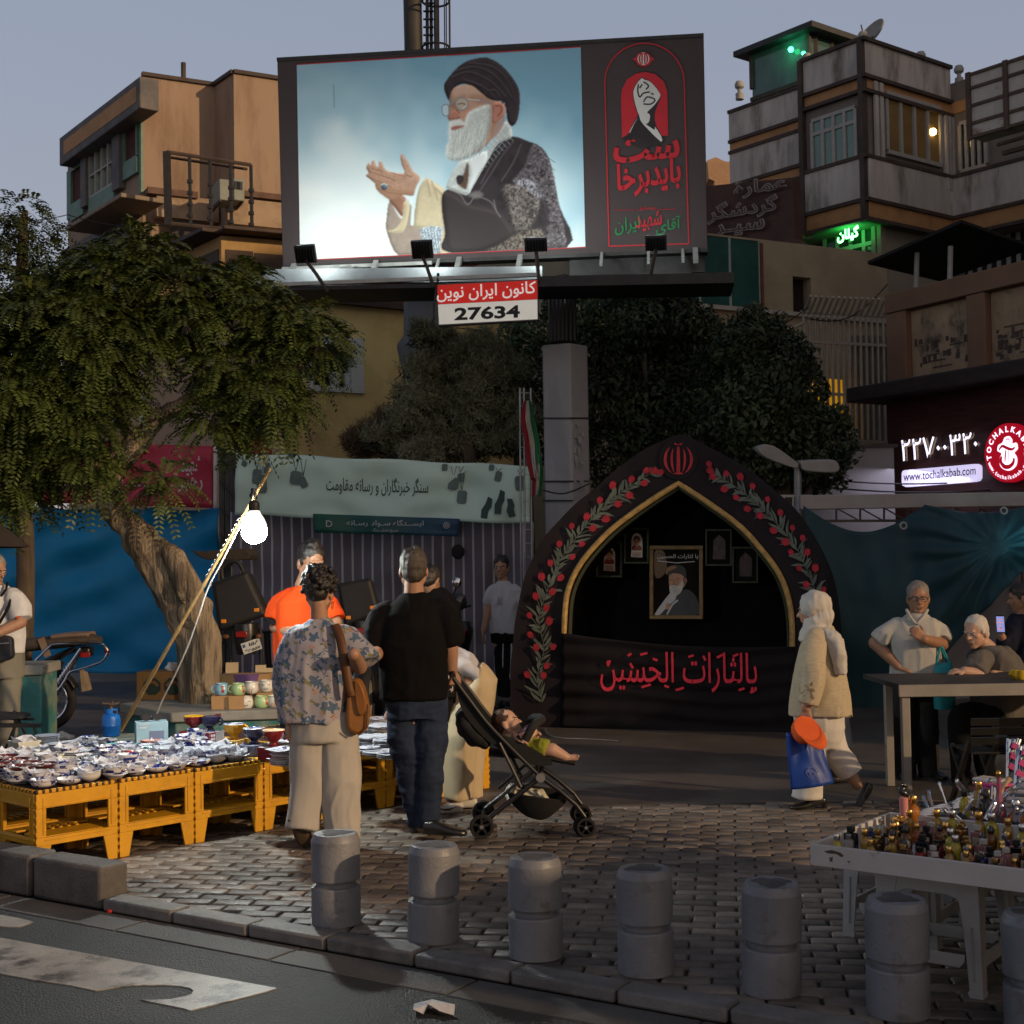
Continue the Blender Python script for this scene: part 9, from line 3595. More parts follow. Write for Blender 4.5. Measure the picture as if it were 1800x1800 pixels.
for kind,cm,key,col,h,r,lab in(('round',goldc,'amber_glass',(.62,.22,.02),.085,.019,'small round amber perfume bottle with a gold cap'),('box',blkc,'black_glass',(.012,.011,.013),.085,.020,'square black perfume bottle with a black cap'),('box',goldc,'smoke_glass',(.09,.05,.03),.080,.018,'square smoky brown perfume bottle with a gold cap'),('ball',clrc,'peach_glass',(.72,.36,.22),.075,.021,'round bellied peach perfume bottle with a clear stopper'),('ball',goldc,'orange_glass',(.72,.16,.02),.075,.020,'round bellied orange perfume bottle with a gold stopper'),('box',silc,'blue_glass',(.03,.05,.26),.080,.017,'square deep blue perfume bottle with a silver cap'),('round',blkc,'red_glass',(.50,.02,.02),.070,.022,'round red perfume bottle with a black cap'),('box',silc,'clear_glass',(.62,.60,.56),.090,.017,'square clear perfume bottle with a silver cap'),('round',goldc,'gold_glass',(.55,.33,.06),.10,.017,'slim golden perfume bottle with a gold cap'),('taper',blkc,'dark_amber_glass',(.26,.10,.012),.095,.020,'tapering dark amber perfume bottle with a black cap'),('box',blkc,'wine_glass',(.10,.01,.03),.075,.017,'square wine red perfume bottle with a black cap'),('round',silc,'yellow_glass',(.62,.50,.05),.105,.019,'round yellow perfume bottle with a silver cap'),('box',clrc,'pink_glass',(.62,.30,.30),.080,.018,'square pink perfume bottle with a clear cap')):
 bp.append(bottle(kind,gb(key,col,.0 if 'black' in key or 'wine' in key else.5),cm,lab+' in the tray',h,r))
used=[False]*len(bp)
rg_=random.Random(19)
v=.055
while v<.62:
 u=.075+.03*v+rg_.uniform(0,.03)
 while u<1.15:
  k=rg_.choice((0,1,1,2,2,3,4,5,6,7,8,9,10,1,2,8,11,12))
  p=TT(u+rg_.uniform(-.006,.006),v+rg_.uniform(-.012,.012),.0145)
  if rg_.random()<.90 and not(u<.17 and v>.3 and rg_.random()<.6):
   if not used[k]:
    bp[k].location,bp[k].rotation_euler=p,(0,0,rzt+rg_.uniform(-.5,.5))
    used[k]=True
   else:
    o_=dup(bp[k],p,rzt+rg_.uniform(-.5,.5))
    sc_=rg_.uniform(.88,1.14)*(1+.45*v)
    o_.scale=(sc_,sc_,sc_)
  u+=rg_.uniform(.054,.070)
 v+=.078
for x,y,kind,h,r,key,col,cm,lab in((1606,1462,'round',.155,.030,'amber_glass',0,goldc,'large amber perfume bottle with a twisted black and gold stopper'),(1696,1445,'round',.145,.022,'yellow_glass',0,blkc,'tall lime yellow bottle with a black cap behind the small bottles'),(1735,1445,'round',.145,.032,'black_glass',0,blkc,'wide black round bottle with a gold band behind the small bottles'),(1758,1452,'tall',.24,.028,'pink_clear',(.60,.18,.25),goldc,'tallest long necked bottle with a pink base and ball stopper'),(1787,1455,'ball',.125,.036,'orange_glass',0,silc,'large orange round bottle at the right edge'),(1722,1432,'round',.15,.024,'gold_glass',0,goldc,'tall golden bottle between the yellow and the black one')):
 mt=MATS.get(key)or gb(key,col)
 t_=bottle(kind,mt,cm,lab,h,r)
 t_.location=G(x,y,TZ+.0145)
 t_.rotation_euler=(0,0,rzt)
p=G(1590,1465,TZ+.0145)
t_=thing('pink_tube','upright pink tube with a dark twisted top beside the large amber bottle','tube',p)
m=MB()
m.lathe([(.014,0),(.016,.005),(.018,.10),(.019,.15),(.012,.155)],p,16)
m.build('body',M('pink_plastic',(.55,.22,.20),qr=.4,qb=0),t_)
m=MB()
m.tube([p+V3((.012*sn_(a*2.2),.006*cs_(a*2),.155+.012*a))for a in[k*.4 for k in range(12)]],[.016,.015,.016,.013,.015,.013,.014,.012,.012,.010,.008,.004],10)
m.build('top',blkc,t_)
t_=thing('display_board','low white board behind the tray, crowded with hair clips and packets','board',TT(.8,1.4,.0))
m=MB()
m.obox(TT(.03,TD+.03,.0),du*1.9,dv*1.15,V3((0,0,.02)))
m.build('panel',wboard,t_,qv=.004)
m=MB()
for u in(.15,1.75):
 for v in(TD+.15,TD+1.05):
  q=TT(u,v)
  m.bar(V3((q.x,q.y,0)),V3((q.x,q.y,q.z)),.04)
m.build('leg',wpl,t_)
cardm=[M('card_white',(.52,.50,.50),qr=.5,var=.1,qb=0),M('card_lilac',(.34,.22,.42),qr=.5,var=.15,qb=0),M('card_pink',(.48,.06,.20),qr=.5,var=.15,qb=0),M('card_grey',(.32,.33,.36),qr=.4,var=.15,qb=0)]
PK='packets on the hair clip display'
packs=[]
for k,(mt,lab)in enumerate(zip(cardm,('white flat packet stacked on the hair clip display','lilac flat packet stacked on the hair clip display','magenta flat packet stacked on the hair clip display','grey flat packet stacked on the hair clip display'))):
 t_=thing('packet',lab,'packet',(0,0,0),PK)
 m=MB()
 m.box((0,0,.006),(.15,.10,.012))
 m.build('card',mt,t_,qv=.002)
 m=MB()
 m.box((0,.01,.0135),(.13,.045,.004))
 m.build('blister',clrc,t_,qv=.001)
 packs.append(t_)
used=[False]*4
for v in(TD+.30,TD+.50,TD+.70,TD+.88,TD+1.03):
 u=.12+rg_.uniform(0,.05)
 while u<1.35:
  n_=rg_.randint(1,3)+(3 if v>TD+.8 else 0)
  for q in range(n_):
   k=rg_.choice((0,0,1,3,2,0,3))
   p=TT(u+rg_.uniform(-.02,.02),v+rg_.uniform(-.02,.02),.0205+q*.0165)
   a=rzt+rg_.uniform(-.25,.25)
   if not used[k]:
    packs[k].location,packs[k].rotation_euler=p,(0,0,a)
    used[k]=True
   else:
    dup(packs[k],p,a)
  u+=rg_.uniform(.17,.21)
chrome=M('chrome',(.62,.63,.66),qr=.12,qt=1,qb=0)
CL='chromed clips on the hair clip display'
cp_=thing('metal_clip','long chromed hair clip standing among the packets behind the tray','hair clip',(0,0,0),CL)
m=MB()
m.tube(SPL([(0,0,0),(.004,.0,.05),(.010,0,.10),(.006,0,.125),(-.004,0,.13)],4),[.007]*8+[.009]*9,8)
m.build('upper_jaw',chrome,cp_)
m=MB()
m.tube(SPL([(-.012,0,0),(-.010,0,.05),(-.008,0,.10),(-.004,0,.13)],4),.006,8)
m.build('lower_jaw',chrome,cp_)
m=MB()
m.lathe([(.001,0),(.03,0),(.03,.006),(.001,.006)],(0,0,-.004),10)
m.build('foot',blkc,cp_)
u_first=True
for v in(TD+.12,TD+.22,TD+.42,TD+.62,TD+.80):
 u=.10+rg_.uniform(0,.06)
 while u<1.35:
  p=TT(u,v+rg_.uniform(-.02,.02),.026+rg_.uniform(0,.03))
  if u_first:
   o_=cp_
   u_first=False
  else:
   o_=dup(cp_)
  o_.location=p
  o_.rotation_euler=(rg_.uniform(-.5,.15),rg_.uniform(.0,.9),rg_.uniform(0,6))
  s_=rg_.uniform(.75,1.15)
  o_.scale=(s_,s_,s_)
  u+=rg_.uniform(.085,.14)
for k,(u,v)in enumerate(((.11,TD+.20),(.15,TD+.34),(.10,TD+.10),(.13,TD+.46))):
 t_=thing('clip_bundle','bundle of long silver clips lying fanned at the left end of the display','hair clips',TT(u,v,.021),'bundles of silver clips')
 for q in range(5):
  m=MB()
  a=TT(u-.05+.004*q,v-.05+.012*q,.028+.005*q)
  b_=TT(u+.07,v+.05+.012*q,.06+.006*q)
  m.tube(SPL([a,a.lerp(b_,.5)+V3((0,0,.014)),b_],4),[.005,.007,.008,.008,.007,.006,.005,.004,.003],6)
  m.build('clip',chrome,t_)
for k,(x,y0,y1,lab)in enumerate(((1786,1372,1312,'tall upright bundle of silver clips with pink cards at the right edge'),(1775,1360,1300,'second upright bundle of silver clips behind the first at the right edge'))):
 a,b_=at(x,y0,6.9+.2*k),at(x+18-9*k,y1,6.95+.2*k)
 t_=thing('clip_stand',lab,'hair clips',a)
 for q in range(6):
  m=MB()
  o_=V3((.012*(q%3)-.012,.014*(q//3),0))
  m.tube(SPL([a+o_-V3((0,0,.12)),a.lerp(b_,.6)+o_*1.6,b_+o_*2.2],4),[.008]*9,6)
  m.build('clip',chrome,t_)
 m=MB()
 for q in range(3):
  m.box(a.lerp(b_,.2+.3*q)+V3((.005,-.02,0)),(.05,.01,.03),X3 .Rotation(.5,3,'Y'))
 m.build('card',cardm[2],t_,qv=.002)
 m=MB()
 q=a-V3((0,0,.1))
 m.box(V3((q.x,q.y,(TZ+.022+q.z)/2)),(.05,.04,max(.02,q.z-TZ-.022)))
 m.build('block',blkc,t_)
p=G(1745,1418,TZ+.05)
m=MB()
m.tube([p,p+V3((.085,.05,.10)),p+V3((.10,.06,.115))],[.008,.009,.016],10)
tag(m.build('wooden_stick',M('wood_stick',(.40,.26,.14),qr=.6)),'pale wooden handle sticking up among the clips at right','stick')
def plastic_table(lab,px_,py_,leg,w=.42,h=.452):
 """white moulded stool; leg 0 = front left foot stands at the given point, 1 = front right"""
 t_=thing('plastic_stool',lab,'stool',(0,0,0),'white plastic stools under the trays')
 m=MB()
 m.box((w/2,w/2,h-.012),(w-.03,w-.03,.024))
 m.build('seat',wpl,t_,qv=.012,seg=3)
 for ax in range(4):
  R_=X3 .Rotation(ax*math.pi/2,3,'Z')
  cc=V3((w/2,w/2,0))
  pts=[(-w/2+.025,h-.025),(-w/2+.012,h-.11)]
  arch_=[(-w/2+.085,h-.11),(-w/2+.10,h-.095),(-w/2+.13,h-.085),(w/2-.13,h-.085),(w/2-.10,h-.095),(w/2-.085,h-.11)]
  pts=pts+arch_+[(w/2-.012,h-.11),(w/2-.025,h-.025)]
  m=MB()
  m.prism([cc+R_@V3((x,-w/2+.014,z))for x,z in pts],R_@V3((0,.014,0)))
  m.build('apron',wpl,t_,qv=.004)
  m=MB()
  m.prism([cc+R_@V3((x,-w/2+.012,z))for x,z in((-w/2+.07,.15),(w/2-.07,.15),(w/2-.07,.125),(w/2-.09,.10),(-w/2+.09,.10),(-w/2+.07,.125))],R_@V3((0,.010,0)))
  m.build('stretcher',wpl,t_,qv=.003)
 for sx_,sy_ in((0,0),(1,0),(1,1),(0,1)):
  m=MB()
  cx_,cy_=sx_*w,sy_*w
  ix,iy=(1 if sx_==0 else-1),(1 if sy_==0 else-1)
  def lp(a,b,z,k):
   o_=.012+(h-z)*-.03
   return V3((cx_+ix*(o_+a*k),cy_+iy*(o_+b*k),z))
  rows=[]
  for z,k in((0,.052),(.02,.058),(.022,.050),(.12,.055),(.24,.062),(h-.11,.075),(h-.02,.085)):
   rows.append([lp(0,0,z,k),lp(1,0,z,k),lp(1,.22,z,k),lp(.22,.22,z,k),lp(.22,1,z,k),lp(0,1,z,k)])
  vs=[q for r in rows for q in r]
  fs=[(i*6+j,i*6+(j+1)%6,(i+1)*6+(j+1)%6,(i+1)*6+j)for i in range(len(rows)-1)for j in range(6)]
  fs+=[(0,3,2,1),(0,5,4,3)]
  m.add(vs,fs)
  lg=m.build('leg',wpl,t_,smooth=30,fix=True,qv=.003)
  m=MB()
  m.tube([lp(.5,-.02,.06,.06),lp(.5,-.02,.26,.06)],.006,6)
  m.build('groove',M('plastic_shade',(.36,.355,.34),qr=.5),lg)
 foot=G(px_,py_)
 R_=X3 .Rotation(rzt,3,'Z')
 t_.rotation_euler=(0,0,rzt)
 t_.location=foot-R_@V3((0 if leg==0 else w,0,0))
 return t_
plastic_table('white plastic stool with arched sides right behind the bollard under the perfume tray',1728,1758,1)
plastic_table('white plastic stool standing farther back and left under the perfume tray',1482,1645,0)
plastic_table('white plastic stool under the right end of the tray, partly cut by the frame',1800,1700,0)
tm_=M('table_frame_grey',(.26,.24,.215),qr=.5,var=.12,qt=.2)
q0=G(1580,1203,.80)
t_=thing('trestle_table','grey framed table with a black top in front of the seated old man','table',(q0 .x+.8,q0 .y+.4,0))
m=MB()
m.obox((q0 .x,q0 .y,.765),(1.9,-.02,0),(-.02,.86,0),(0,0,.035))
m.build('top',M('black_table_top',(.03,.028,.028),qr=.55,var=.2),t_,qv=.004)
m=MB()
m.obox((q0 .x-.004,q0 .y-.012,.715),(1.9,-.02,0),(0,.02,0),(0,0,.082))
m.build('front_rail',tm_,t_,qv=.004)
for dx,dy in((.02,.01),(.11,.75),(1.8,.0),(1.8,.75)):
 m=MB()
 m.obox((q0 .x+dx,q0 .y+dy,0),(.055,0,0),(0,.055,0),(0,0,.764))
 m.build('leg',tm_,t_,qv=.004)
t_=thing('yellow_ribbon','yellow cloth bow hanging at the right edge by the black topped table','ribbon',at(1795,1215,9.3))
m=MB()
for dx,dy,l_ in((0,0,.07),(.03,-.02,.09),(-.02,.02,.06)):
 c_=at(1790,1178,9.4)+V3((dx,dy,0))
 m.loft([(c_,V3((.03,0,0)),V3((0,.012,0))),(c_-V3((0,0,l_*.5)),V3((.045,0,0)),V3((0,.02,0))),(c_-V3((-.01,0,l_)),V3((.02,0,0)),V3((0,.008,0)))],10)
m.build('cloth',M('yellow_cloth',(.55,.36,.02),qr=.8,qb=.3),t_)
for x,lab in((1742,'dark folding slat chair in front of the seated old man, left one'),(1790,'dark folding slat chair at the right edge behind the clip display')):
 o_=V3((at(x,1300,8.75).x,8.75,0))
 t_=thing('folding_chair',lab,'chair',o_,'dark folding chairs')
 m=MB()
 for k in range(5):
  m.box(o_+V3((0,-.16+.08*k,.42)),(.38,.06,.015))
 m.build('seat',leather,t_,qv=.004)
 for sg in(-.18,.18):
  m=MB()
  m.bar(o_+V3((sg,-.22,0)),o_+V3((sg,.22,.42)),.025,.035)
  m.build('leg',leather,t_)
  m=MB()
  m.bar(o_+V3((sg*1.12,.24,0)),o_+V3((sg*1.12,-.20,.50)),.025,.035)
  m.build('leg',leather,t_)
 m=MB()
 for k in range(3):
  m.box(o_+V3((0,-.21-.01*k,.50+.06*k)),(.40,.012,.045),X3 .Rotation(rad(12),3,'X'))
 m.build('backrest',leather,t_)
YN,YF=8.28,8.72
t_=thing('pushchair','black folding pushchair with big spoked wheels, pushed by the man in black','pushchair',V3((at(930,1460,8.5).x,8.5,0)))
Zs=lambda x,y:(450+x/2.769,930+y/2.769)
n_at=lambda x,y,far=0:at(*Zs(x,y),YN)+V3((0,(YF-YN)*far,0))
pushf=M('pushchair_frame',(.012,.012,.013),qr=.35,var=.2,qb=.05,spec=.5)
pushc=M('pushchair_fabric',(.011,.011,.012),qr=.85,var=.2,qb=.3,bsc=300)
for far in(0,1):
 m=MB()
 m.tube(SPL([n_at(960,725,far),n_at(1030,820,far),n_at(1130,950,far),n_at(1260,1085,far),n_at(1385,1207,far)],5),.014,10)
 m.tube([n_at(1385,1207,far),n_at(1480,1275,far),n_at(1560,1345,far),n_at(1600,1400,far)],.015,10)
 m.tube([n_at(1385,1207,far),n_at(1110,1425,far)],.016,10)
 m.tube([n_at(1185,1040,far),n_at(1240,1150,far),n_at(1290,1255,far)],.012,8)
 m.tube([n_at(1360,1160,far),n_at(1175,1320,far)],.010,8)
 m.build('side_frame',pushf,t_)
 m=MB()
 c_=n_at(1385,1207,far)+V3((0,-.022 if not far else.022,0))
 m.lathe([(.001,-.01),(.028,-.01),(.028,.01),(.001,.01)],c_,20,X3 .Rotation(rad(90),3,'X'))
 m.build('hub_cap',M('hub_grey',(.17,.17,.175),qr=.4),t_)
m=MB()
m.tube(SPL([n_at(950,740,1),n_at(935,705,.95),n_at(940,690,.5),n_at(960,715,0)],5),.016,10)
m.build('handle',M('foam_black',(.016,.016,.017),qr=.9),t_)
m=MB()
for x,y in((1290,1255),(1385,1207),(1100,1430),(1560,1350)):
 m.tube([n_at(x,y,0),n_at(x,y,1)],.010,8)
m.build('cross_bar',pushf,t_)
rub=M('tyre_rubber',(.016,.015,.015),qr=.8,qb=.2)
def wheel(c,r,w,parent,name='wheel',spokes=5,spm=None,rimm=None):
 Rw=X3 .Rotation(rad(90),3,'X')
 m=MB()
 m.lathe([(r*.80,-w/2),(r*.93,-w/2),(r,-w*.25),(r,w*.25),(r*.93,w/2),(r*.80,w/2),(r*.80,-w/2)],c,36,Rw)
 ty=m.build(name,rub,parent,smooth=40)
 m=MB()
 m.lathe([(r*.70,-w*.4),(r*.81,-w*.4),(r*.81,w*.4),(r*.70,w*.4),(r*.70,-w*.4)],c,32,Rw)
 for k in range(spokes):
  a=k*tu_/spokes+.3
  m.bar(c+V3((r*.2*cs_(a),0,r*.2*sn_(a))),c+V3((r*.74*cs_(a),0,r*.74*sn_(a))),w*.5,r*.14,up=V3((0,1,0)))
 m.lathe([(.001,-w*.55),(r*.26,-w*.55),(r*.26,w*.55),(.001,w*.55)],c,20,Rw)
 m.build('rim',rimm or pushf,ty)
 m=MB()
 m.lathe([(.001,-w*.62),(r*.16,-w*.62),(r*.16,w*.62),(.001,w*.62)],c,16,Rw)
 m.build('hub',spm or M('hub_grey'),ty)
 return ty
rw,fw_=.073,.058
for x,far in((847,0),(847,1)):
 c_=at(x,1449,YN)
 wheel(V3((c_.x,YN-.02 if not far else YF+.02,rw)),rw,.032,t_)
for far in(0,1):
 c_=at(1030,1452,YN)
 for o_ in(-.02,.03):
  wheel(V3((c_.x-(.02 if o_>0 else 0),(YN if not far else YF)+o_,fw_)),fw_,.022,t_)
 m=MB()
 m.tube([n_at(1600,1400,far),V3((c_.x,(YN if not far else YF)+.005,fw_))],.013,8)
 m.build('fork',pushf,t_)
prof=[(975,745),(1010,830),(1080,935),(1170,1040),(1280,1095),(1380,1110),(1440,1118),(1470,1125),(1555,1140)]
nu=10
vs=[]
q_=SPL([(x,y,0)for x,y in prof],5)
for p in q_:
 for i in range(nu+1):
  f_=i/nu
  vs.append(at(*Zs(p.x,p.y+26*sn_(math.pi*f_)),YN+.02)+V3((0,(YF-YN-.04)*f_,0)))
m=MB()
m.add(vs,[(i*(nu+1)+j,i*(nu+1)+j+1,(i+1)*(nu+1)+j+1,(i+1)*(nu+1)+j)for i in range(len(q_)-1)for j in range(nu)])
m.build('seat',pushc,t_,smooth=80,solid=.012)
for far in(0,1):
 m=MB()
 pts=[(985,760),(1085,890),(1170,985),(1290,1040),(1420,1115),(1440,1150),(1350,1150),(1250,1100),(1150,1050),(1040,940),(990,850)]
 m.prism([n_at(x,y,far)+V3((0,.012 if not far else-.012,0))for x,y in sp2(pts,3)],(0,.008 if not far else-.008,0))
 m.build('side_panel',pushc,t_,smooth=40)
m=MB()
m.loft([(at(*Zs(1000,880),8.5),V3((.03,0,.03)),V3((0,.2,0))),(at(*Zs(1040,940),8.5),V3((.07,0,.05)),V3((0,.21,0))),(at(*Zs(1090,1000),8.5),V3((.06,0,.05)),V3((0,.21,0))),(at(*Zs(1135,1035),8.5),V3((.02,0,.03)),V3((0,.19,0)))],20)
remesh(m,'folded_hood',pushc,t_,.011,2,cloth_disp(.012,9,seed=3))
m=MB()
m.tube(SPL([n_at(1310,1030,0),n_at(1350,960,.05),n_at(1395,945,.5),n_at(1350,960,.95),n_at(1310,1030,1)],6),.026,10)
m.build('bumper_bar',M('foam_black'),t_)
m=MB()
m.bar(n_at(1130,1110,.5),n_at(1560,1142,.5),.3,.014,up=V3((0,0,1)))
m.build('footrest',pushc,t_,qv=.004)
m=MB()
pr=[(1225,1285),(1250,1340),(1310,1395),(1385,1418),(1440,1395),(1500,1340),(1510,1325)]
q_=SPL([(x,y,0)for x,y in pr],4)
vs=[]
for p in q_:
 for far in(0,1):
  vs.append(n_at(p.x,p.y,.04+.92*far))
m.add(vs,[(2*i,2*i+1,2*i+3,2*i+2)for i in range(len(q_)-1)])
for far in(.04,.96):
 m.add([n_at(p.x,p.y,far)for p in q_],[tuple(range(len(q_)))])
m.build('basket',pushc,t_,smooth=50,solid=.004)
m=MB()
for x,y,r,z in((1270,1330,.05,0),(1320,1340,.07,0),(1370,1345,.065,0),(1400,1365,.05,0),(1245,1292,.03,0)):
 m.ball(n_at(x,y-4,.35),(r,.10,r*.85),14)
bgw=remesh(m,'plastic_bag',M('pale_bag',(.44,.42,.35),qr=.5,var=.1,qb=.2),None,.009,1,cloth_disp(.014,16,seed=8))
tag(bgw,'crumpled pale carrier bag lying in the basket under the pushchair','bag')
f=Fig('baby with brown hair in a yellow green suit lying in the pushchair',8.46,915,skin_p)
J=f.j
Zb=lambda x,y,dy=0:at(*Zs(x,y),8.46+dy)
hc,k=Zb(1222,950),.80
T=head_T(78,-22,-8)
HED(f.body,hc,k,T,Zb(1225,1010),jaw=.86,nr=.035)
f.body.ball(hc+T@V3((.035,.05,-.035))*k,.030,12)
f.body.ball(hc+T@V3((-.035,.05,-.035))*k,.030,12)
f.body.cone(Zb(1235,1015),Zb(1340,1070),.06,.07)
f.limb([Zb(1265,1010,-.07),Zb(1290,1050,-.1),Zb(1330,1010,-.09)],[.034,.030,.024])
f.limb([Zb(1265,1010,.09),Zb(1300,1040,.1),Zb(1345,1015,.05)],[.034,.030,.024])
f.limb([Zb(1345,1075,-.06),Zb(1440,1075,-.09),Zb(1505,1108,-.09)],[.052,.044,.030])
f.limb([Zb(1345,1075,.06),Zb(1430,1085,.09),Zb(1490,1120,.09)],[.052,.044,.030])
for dy in(-.09,.09):
 a,b_=Zb(1505,1108,dy),Zb(1556,1112,dy)
 if dy>0:
  a,b_=Zb(1490,1120,dy),Zb(1540,1125,dy)
 f.body.cone(a-V3((0,0,.008)),b_,.024,.020,10)
 for q in range(5):
  o_=V3((.004,(q-2)*.0085,.012-abs(q-1)*.002))
  f.body.ball(b_+o_+V3((.012,0,0)),.008 if q else.010,8)
HND(f.body,Zb(1330,1010,-.09),(.7,.2,.5),(0,1,0),.52,55)
HND(f.body,Zb(1345,1015,.05),(.7,-.2,.5),(0,-1,0),.52,55)
f.done(.006)
add_face(f.root,hc,k,T,M('brown_hair',(.055,.028,.015),qr=.5,var=.3,sc=60,qb=.5,bsc=200,qx=(1,1,.3)))
add_hair(f.root,hc,k,T,M('brown_hair'),'baby',41)
m=MB()
m.loft([(Zb(1240,1020),V3((.02,0,.055)),V3((0,.075,0))),(Zb(1290,1050),V3((.035,0,.065)),V3((0,.09,0))),(Zb(1345,1072),V3((.035,0,.065)),V3((0,.10,0))),(Zb(1372,1078),V3((.02,0,.06)),V3((0,.09,0)))],20)
SLV(m,[Zb(1355,1072,-.055),Zb(1400,1068,-.08),Zb(1415,1072,-.085)],[.062,.062,.056])
SLV(m,[Zb(1355,1075,.055),Zb(1400,1075,.08)],[.062,.058])
f.wear(m,'suit',fabric('lime_suit',(.26,.27,.03),qb=.2),.008,2,cloth_disp(.006,14,seed=7))
m=MB()
m.loft([(Zb(1262,1000,-.02),V3((.045,0,.03)),V3((0,.06,0))),(Zb(1300,985,-.02),V3((.03,0,.04)),V3((0,.065,0))),(Zb(1325,1010,-.02),V3((.02,0,.05)),V3((0,.06,0)))],16)
f.wear(m,'bib',fabric('mauve_bib',(.25,.15,.17),qb=.3),.008,2,cloth_disp(.007,16,seed=9))
m=MB()
m.tube([Zb(1272,1005,-.1),Zb(1310,1050,-.12),Zb(1335,1085,-.11)],.010,6)
m.build('harness',pushc,t_)
Rw=X3 .Rotation(rad(90),3,'X')
def moto_side():
 Y=14.2
 J=lambda x,y,dy=0:at(x/3.913,920+y/3.913,Y+dy)
 wc=J(318,1190)
 wc.z=.305
 t_=thing('motorbike','old chrome railed motorbike seen from the side, parked left of the gas bottle','motorbike',V3((wc.x-.5,Y,0)))
 r=.305
 m=MB()
 m.tube([wc+V3((r*.88*cs_(a),0,r*.88*sn_(a)))for a in[k*tu_/40 for k in range(40)]],.045,12,qc=True)
 ty=m.build('rear_wheel',rub,t_)
 m=MB()
 m.tube([wc+V3((r*.72*cs_(a),0,r*.72*sn_(a)))for a in[k*tu_/36 for k in range(36)]],.016,8,qc=True)
 for k in range(28):
  a=k*tu_/28
  m.tube([wc+V3((.07*cs_(a+.5),.02*(-1)**k,.07*sn_(a+.5))),wc+V3((r*.72*cs_(a),0,r*.72*sn_(a)))],.0022,4)
 m.build('rim',chrome,ty)
 m=MB()
 m.lathe([(.001,-.06),(.105,-.06),(.11,-.04),(.11,.05),(.001,.05)],wc,24,Rw)
 m.build('drum',M('drum_grey',(.26,.24,.21),qr=.5,var=.25),ty)
 bk_=M('moto_black',(.013,.012,.012),qr=.35,var=.3,qb=.1)
 m=MB()
 pts=[wc+V3((r*1.12*cs_(a),0,r*1.12*sn_(a)))for a in[rad(20+8*k)for k in range(17)]]
 vs=[]
 for p in pts:
  vs+=[p+V3((0,-.07,-.02)),p+V3((0,-.04,.01)),p+V3((0,.04,.01)),p+V3((0,.07,-.02))]
 m.add(vs,[(4*i+j,4*i+j+1,4*i+j+5,4*i+j+4)for i in range(len(pts)-1)for j in range(3)])
 m.build('mudguard',bk_,t_,smooth=60,solid=.006)
 m=MB()
 s0,s1=J(140,830),J(640,790)
 m.loft([(J(-40,850),V3((0,.12,0)),V3((0,0,.06))),(J(140,840),V3((0,.14,0)),V3((0,0,.07))),(J(400,815),V3((0,.14,0)),V3((0,0,.07))),(J(620,795),V3((0,.13,0)),V3((0,0,.06))),(J(690,800),V3((0,.09,0)),V3((0,0,.03)))],18,.8)
 m.build('seat',M('seat_cover',(.06,.045,.038),qr=.8,var=.4,sc=6,qb=.3),t_,qv=.0)
 m=MB()
 m.loft([(J(380,780),V3((0,.15,0)),V3((0,0,.03))),(J(500,768),V3((0,.155,0)),V3((0,0,.035))),(J(630,762),V3((0,.15,0)),V3((0,0,.03)))],14,.8)
 m.bar(J(280,790,-.15),J(330,915,-.16),.07,.006,up=V3((0,1,0)))
 m.build('cloth_wrap',M('brown_rag',(.19,.135,.105),qr=.9,var=.2,qb=.3),t_)
 m=MB()
 for dy in(-.17,.17):
  m.tube(SPL([J(245,945,dy),J(330,860,dy),J(380,832,dy),J(560,826,dy),J(690,828,dy),J(738,870,dy*.9),J(730,910,dy*.9),J(690,955,dy),J(560,1000,dy),J(480,1025,dy),J(445,1080,dy),J(395,1150,dy),J(340,1165,dy*.6)],5),.013,8)
 m.tube(SPL([J(738,870,-.153),J(748,880,0),J(738,870,.153)],6),.013,8)
 m.build('grab_rail',chrome,t_)
 m=MB()
 m.tube([J(410,940,-.1),J(520,850,-.1)],.012,6)
 m.tube([J(430,950,.05),wc],.022,8)
 m.tube([J(520,860,0),J(300,960,0),J(-150,1050,0)],.03,8)
 m.tube([J(-150,1050,0),wc],.025,8)
 m.build('frame',bk_,t_)
 m=MB()
 for dy in(-.13,.13):
  m.tube([J(560,860,dy),wc+V3((.05,dy,.03))],.024,10)
  for k in range(8):
   q=J(560,860,dy).lerp(wc+V3((.05,dy,.03)),.3+.06*k)
   m.tube([q,q+V3((-.006,0,-.012))],.034,10)
 m.build('shock_absorber',chrome,t_)
 m=MB()
 m.box(J(590,880),(.13,.16,.10))
 m.build('side_cover',bk_,t_,qv=.02)
 m=MB()
 m.box(J(585,905,-.09),(.10,.02,.05))
 m.build('red_reflector',M('red_reflector',(.25,.012,.01),qr=.25,qb=0),t_,qv=.006)
 m=MB()
 m.box(J(735,885),(.03,.10,.07))
 m.build('tail_light',M('red_reflector'),t_,qv=.008)
 m=MB()
 m.prism([J(545,1010),J(580,1030),J(610,1150),J(560,1160)],(0,.12,0))
 m.build('mud_flap',M('mud_flap',(.22,.17,.12),qr=.8,var=.3),t_,qv=.004)
 fc=wc+V3((-1.22,0,0))
 m=MB()
 m.tube([fc+V3((r*.88*cs_(a),0,r*.88*sn_(a)))for a in[k*tu_/32 for k in range(32)]],.042,10,qc=True)
 m.build('front_wheel',rub,t_)
 m=MB()
 m.loft([(J(-40,840),V3((0,.13,0)),V3((0,0,.08))),(J(-160,810),V3((0,.16,0)),V3((0,0,.11))),(J(-260,810),V3((0,.13,0)),V3((0,0,.10)))],18)
 m.build('tank',M('tank_red',(.16,.014,.012),qr=.25,qb=0),t_)
 m=MB()
 m.box(J(-120,1080),(.34,.24,.28))
 m.build('engine',M('drum_grey'),t_,qv=.03)
 m=MB()
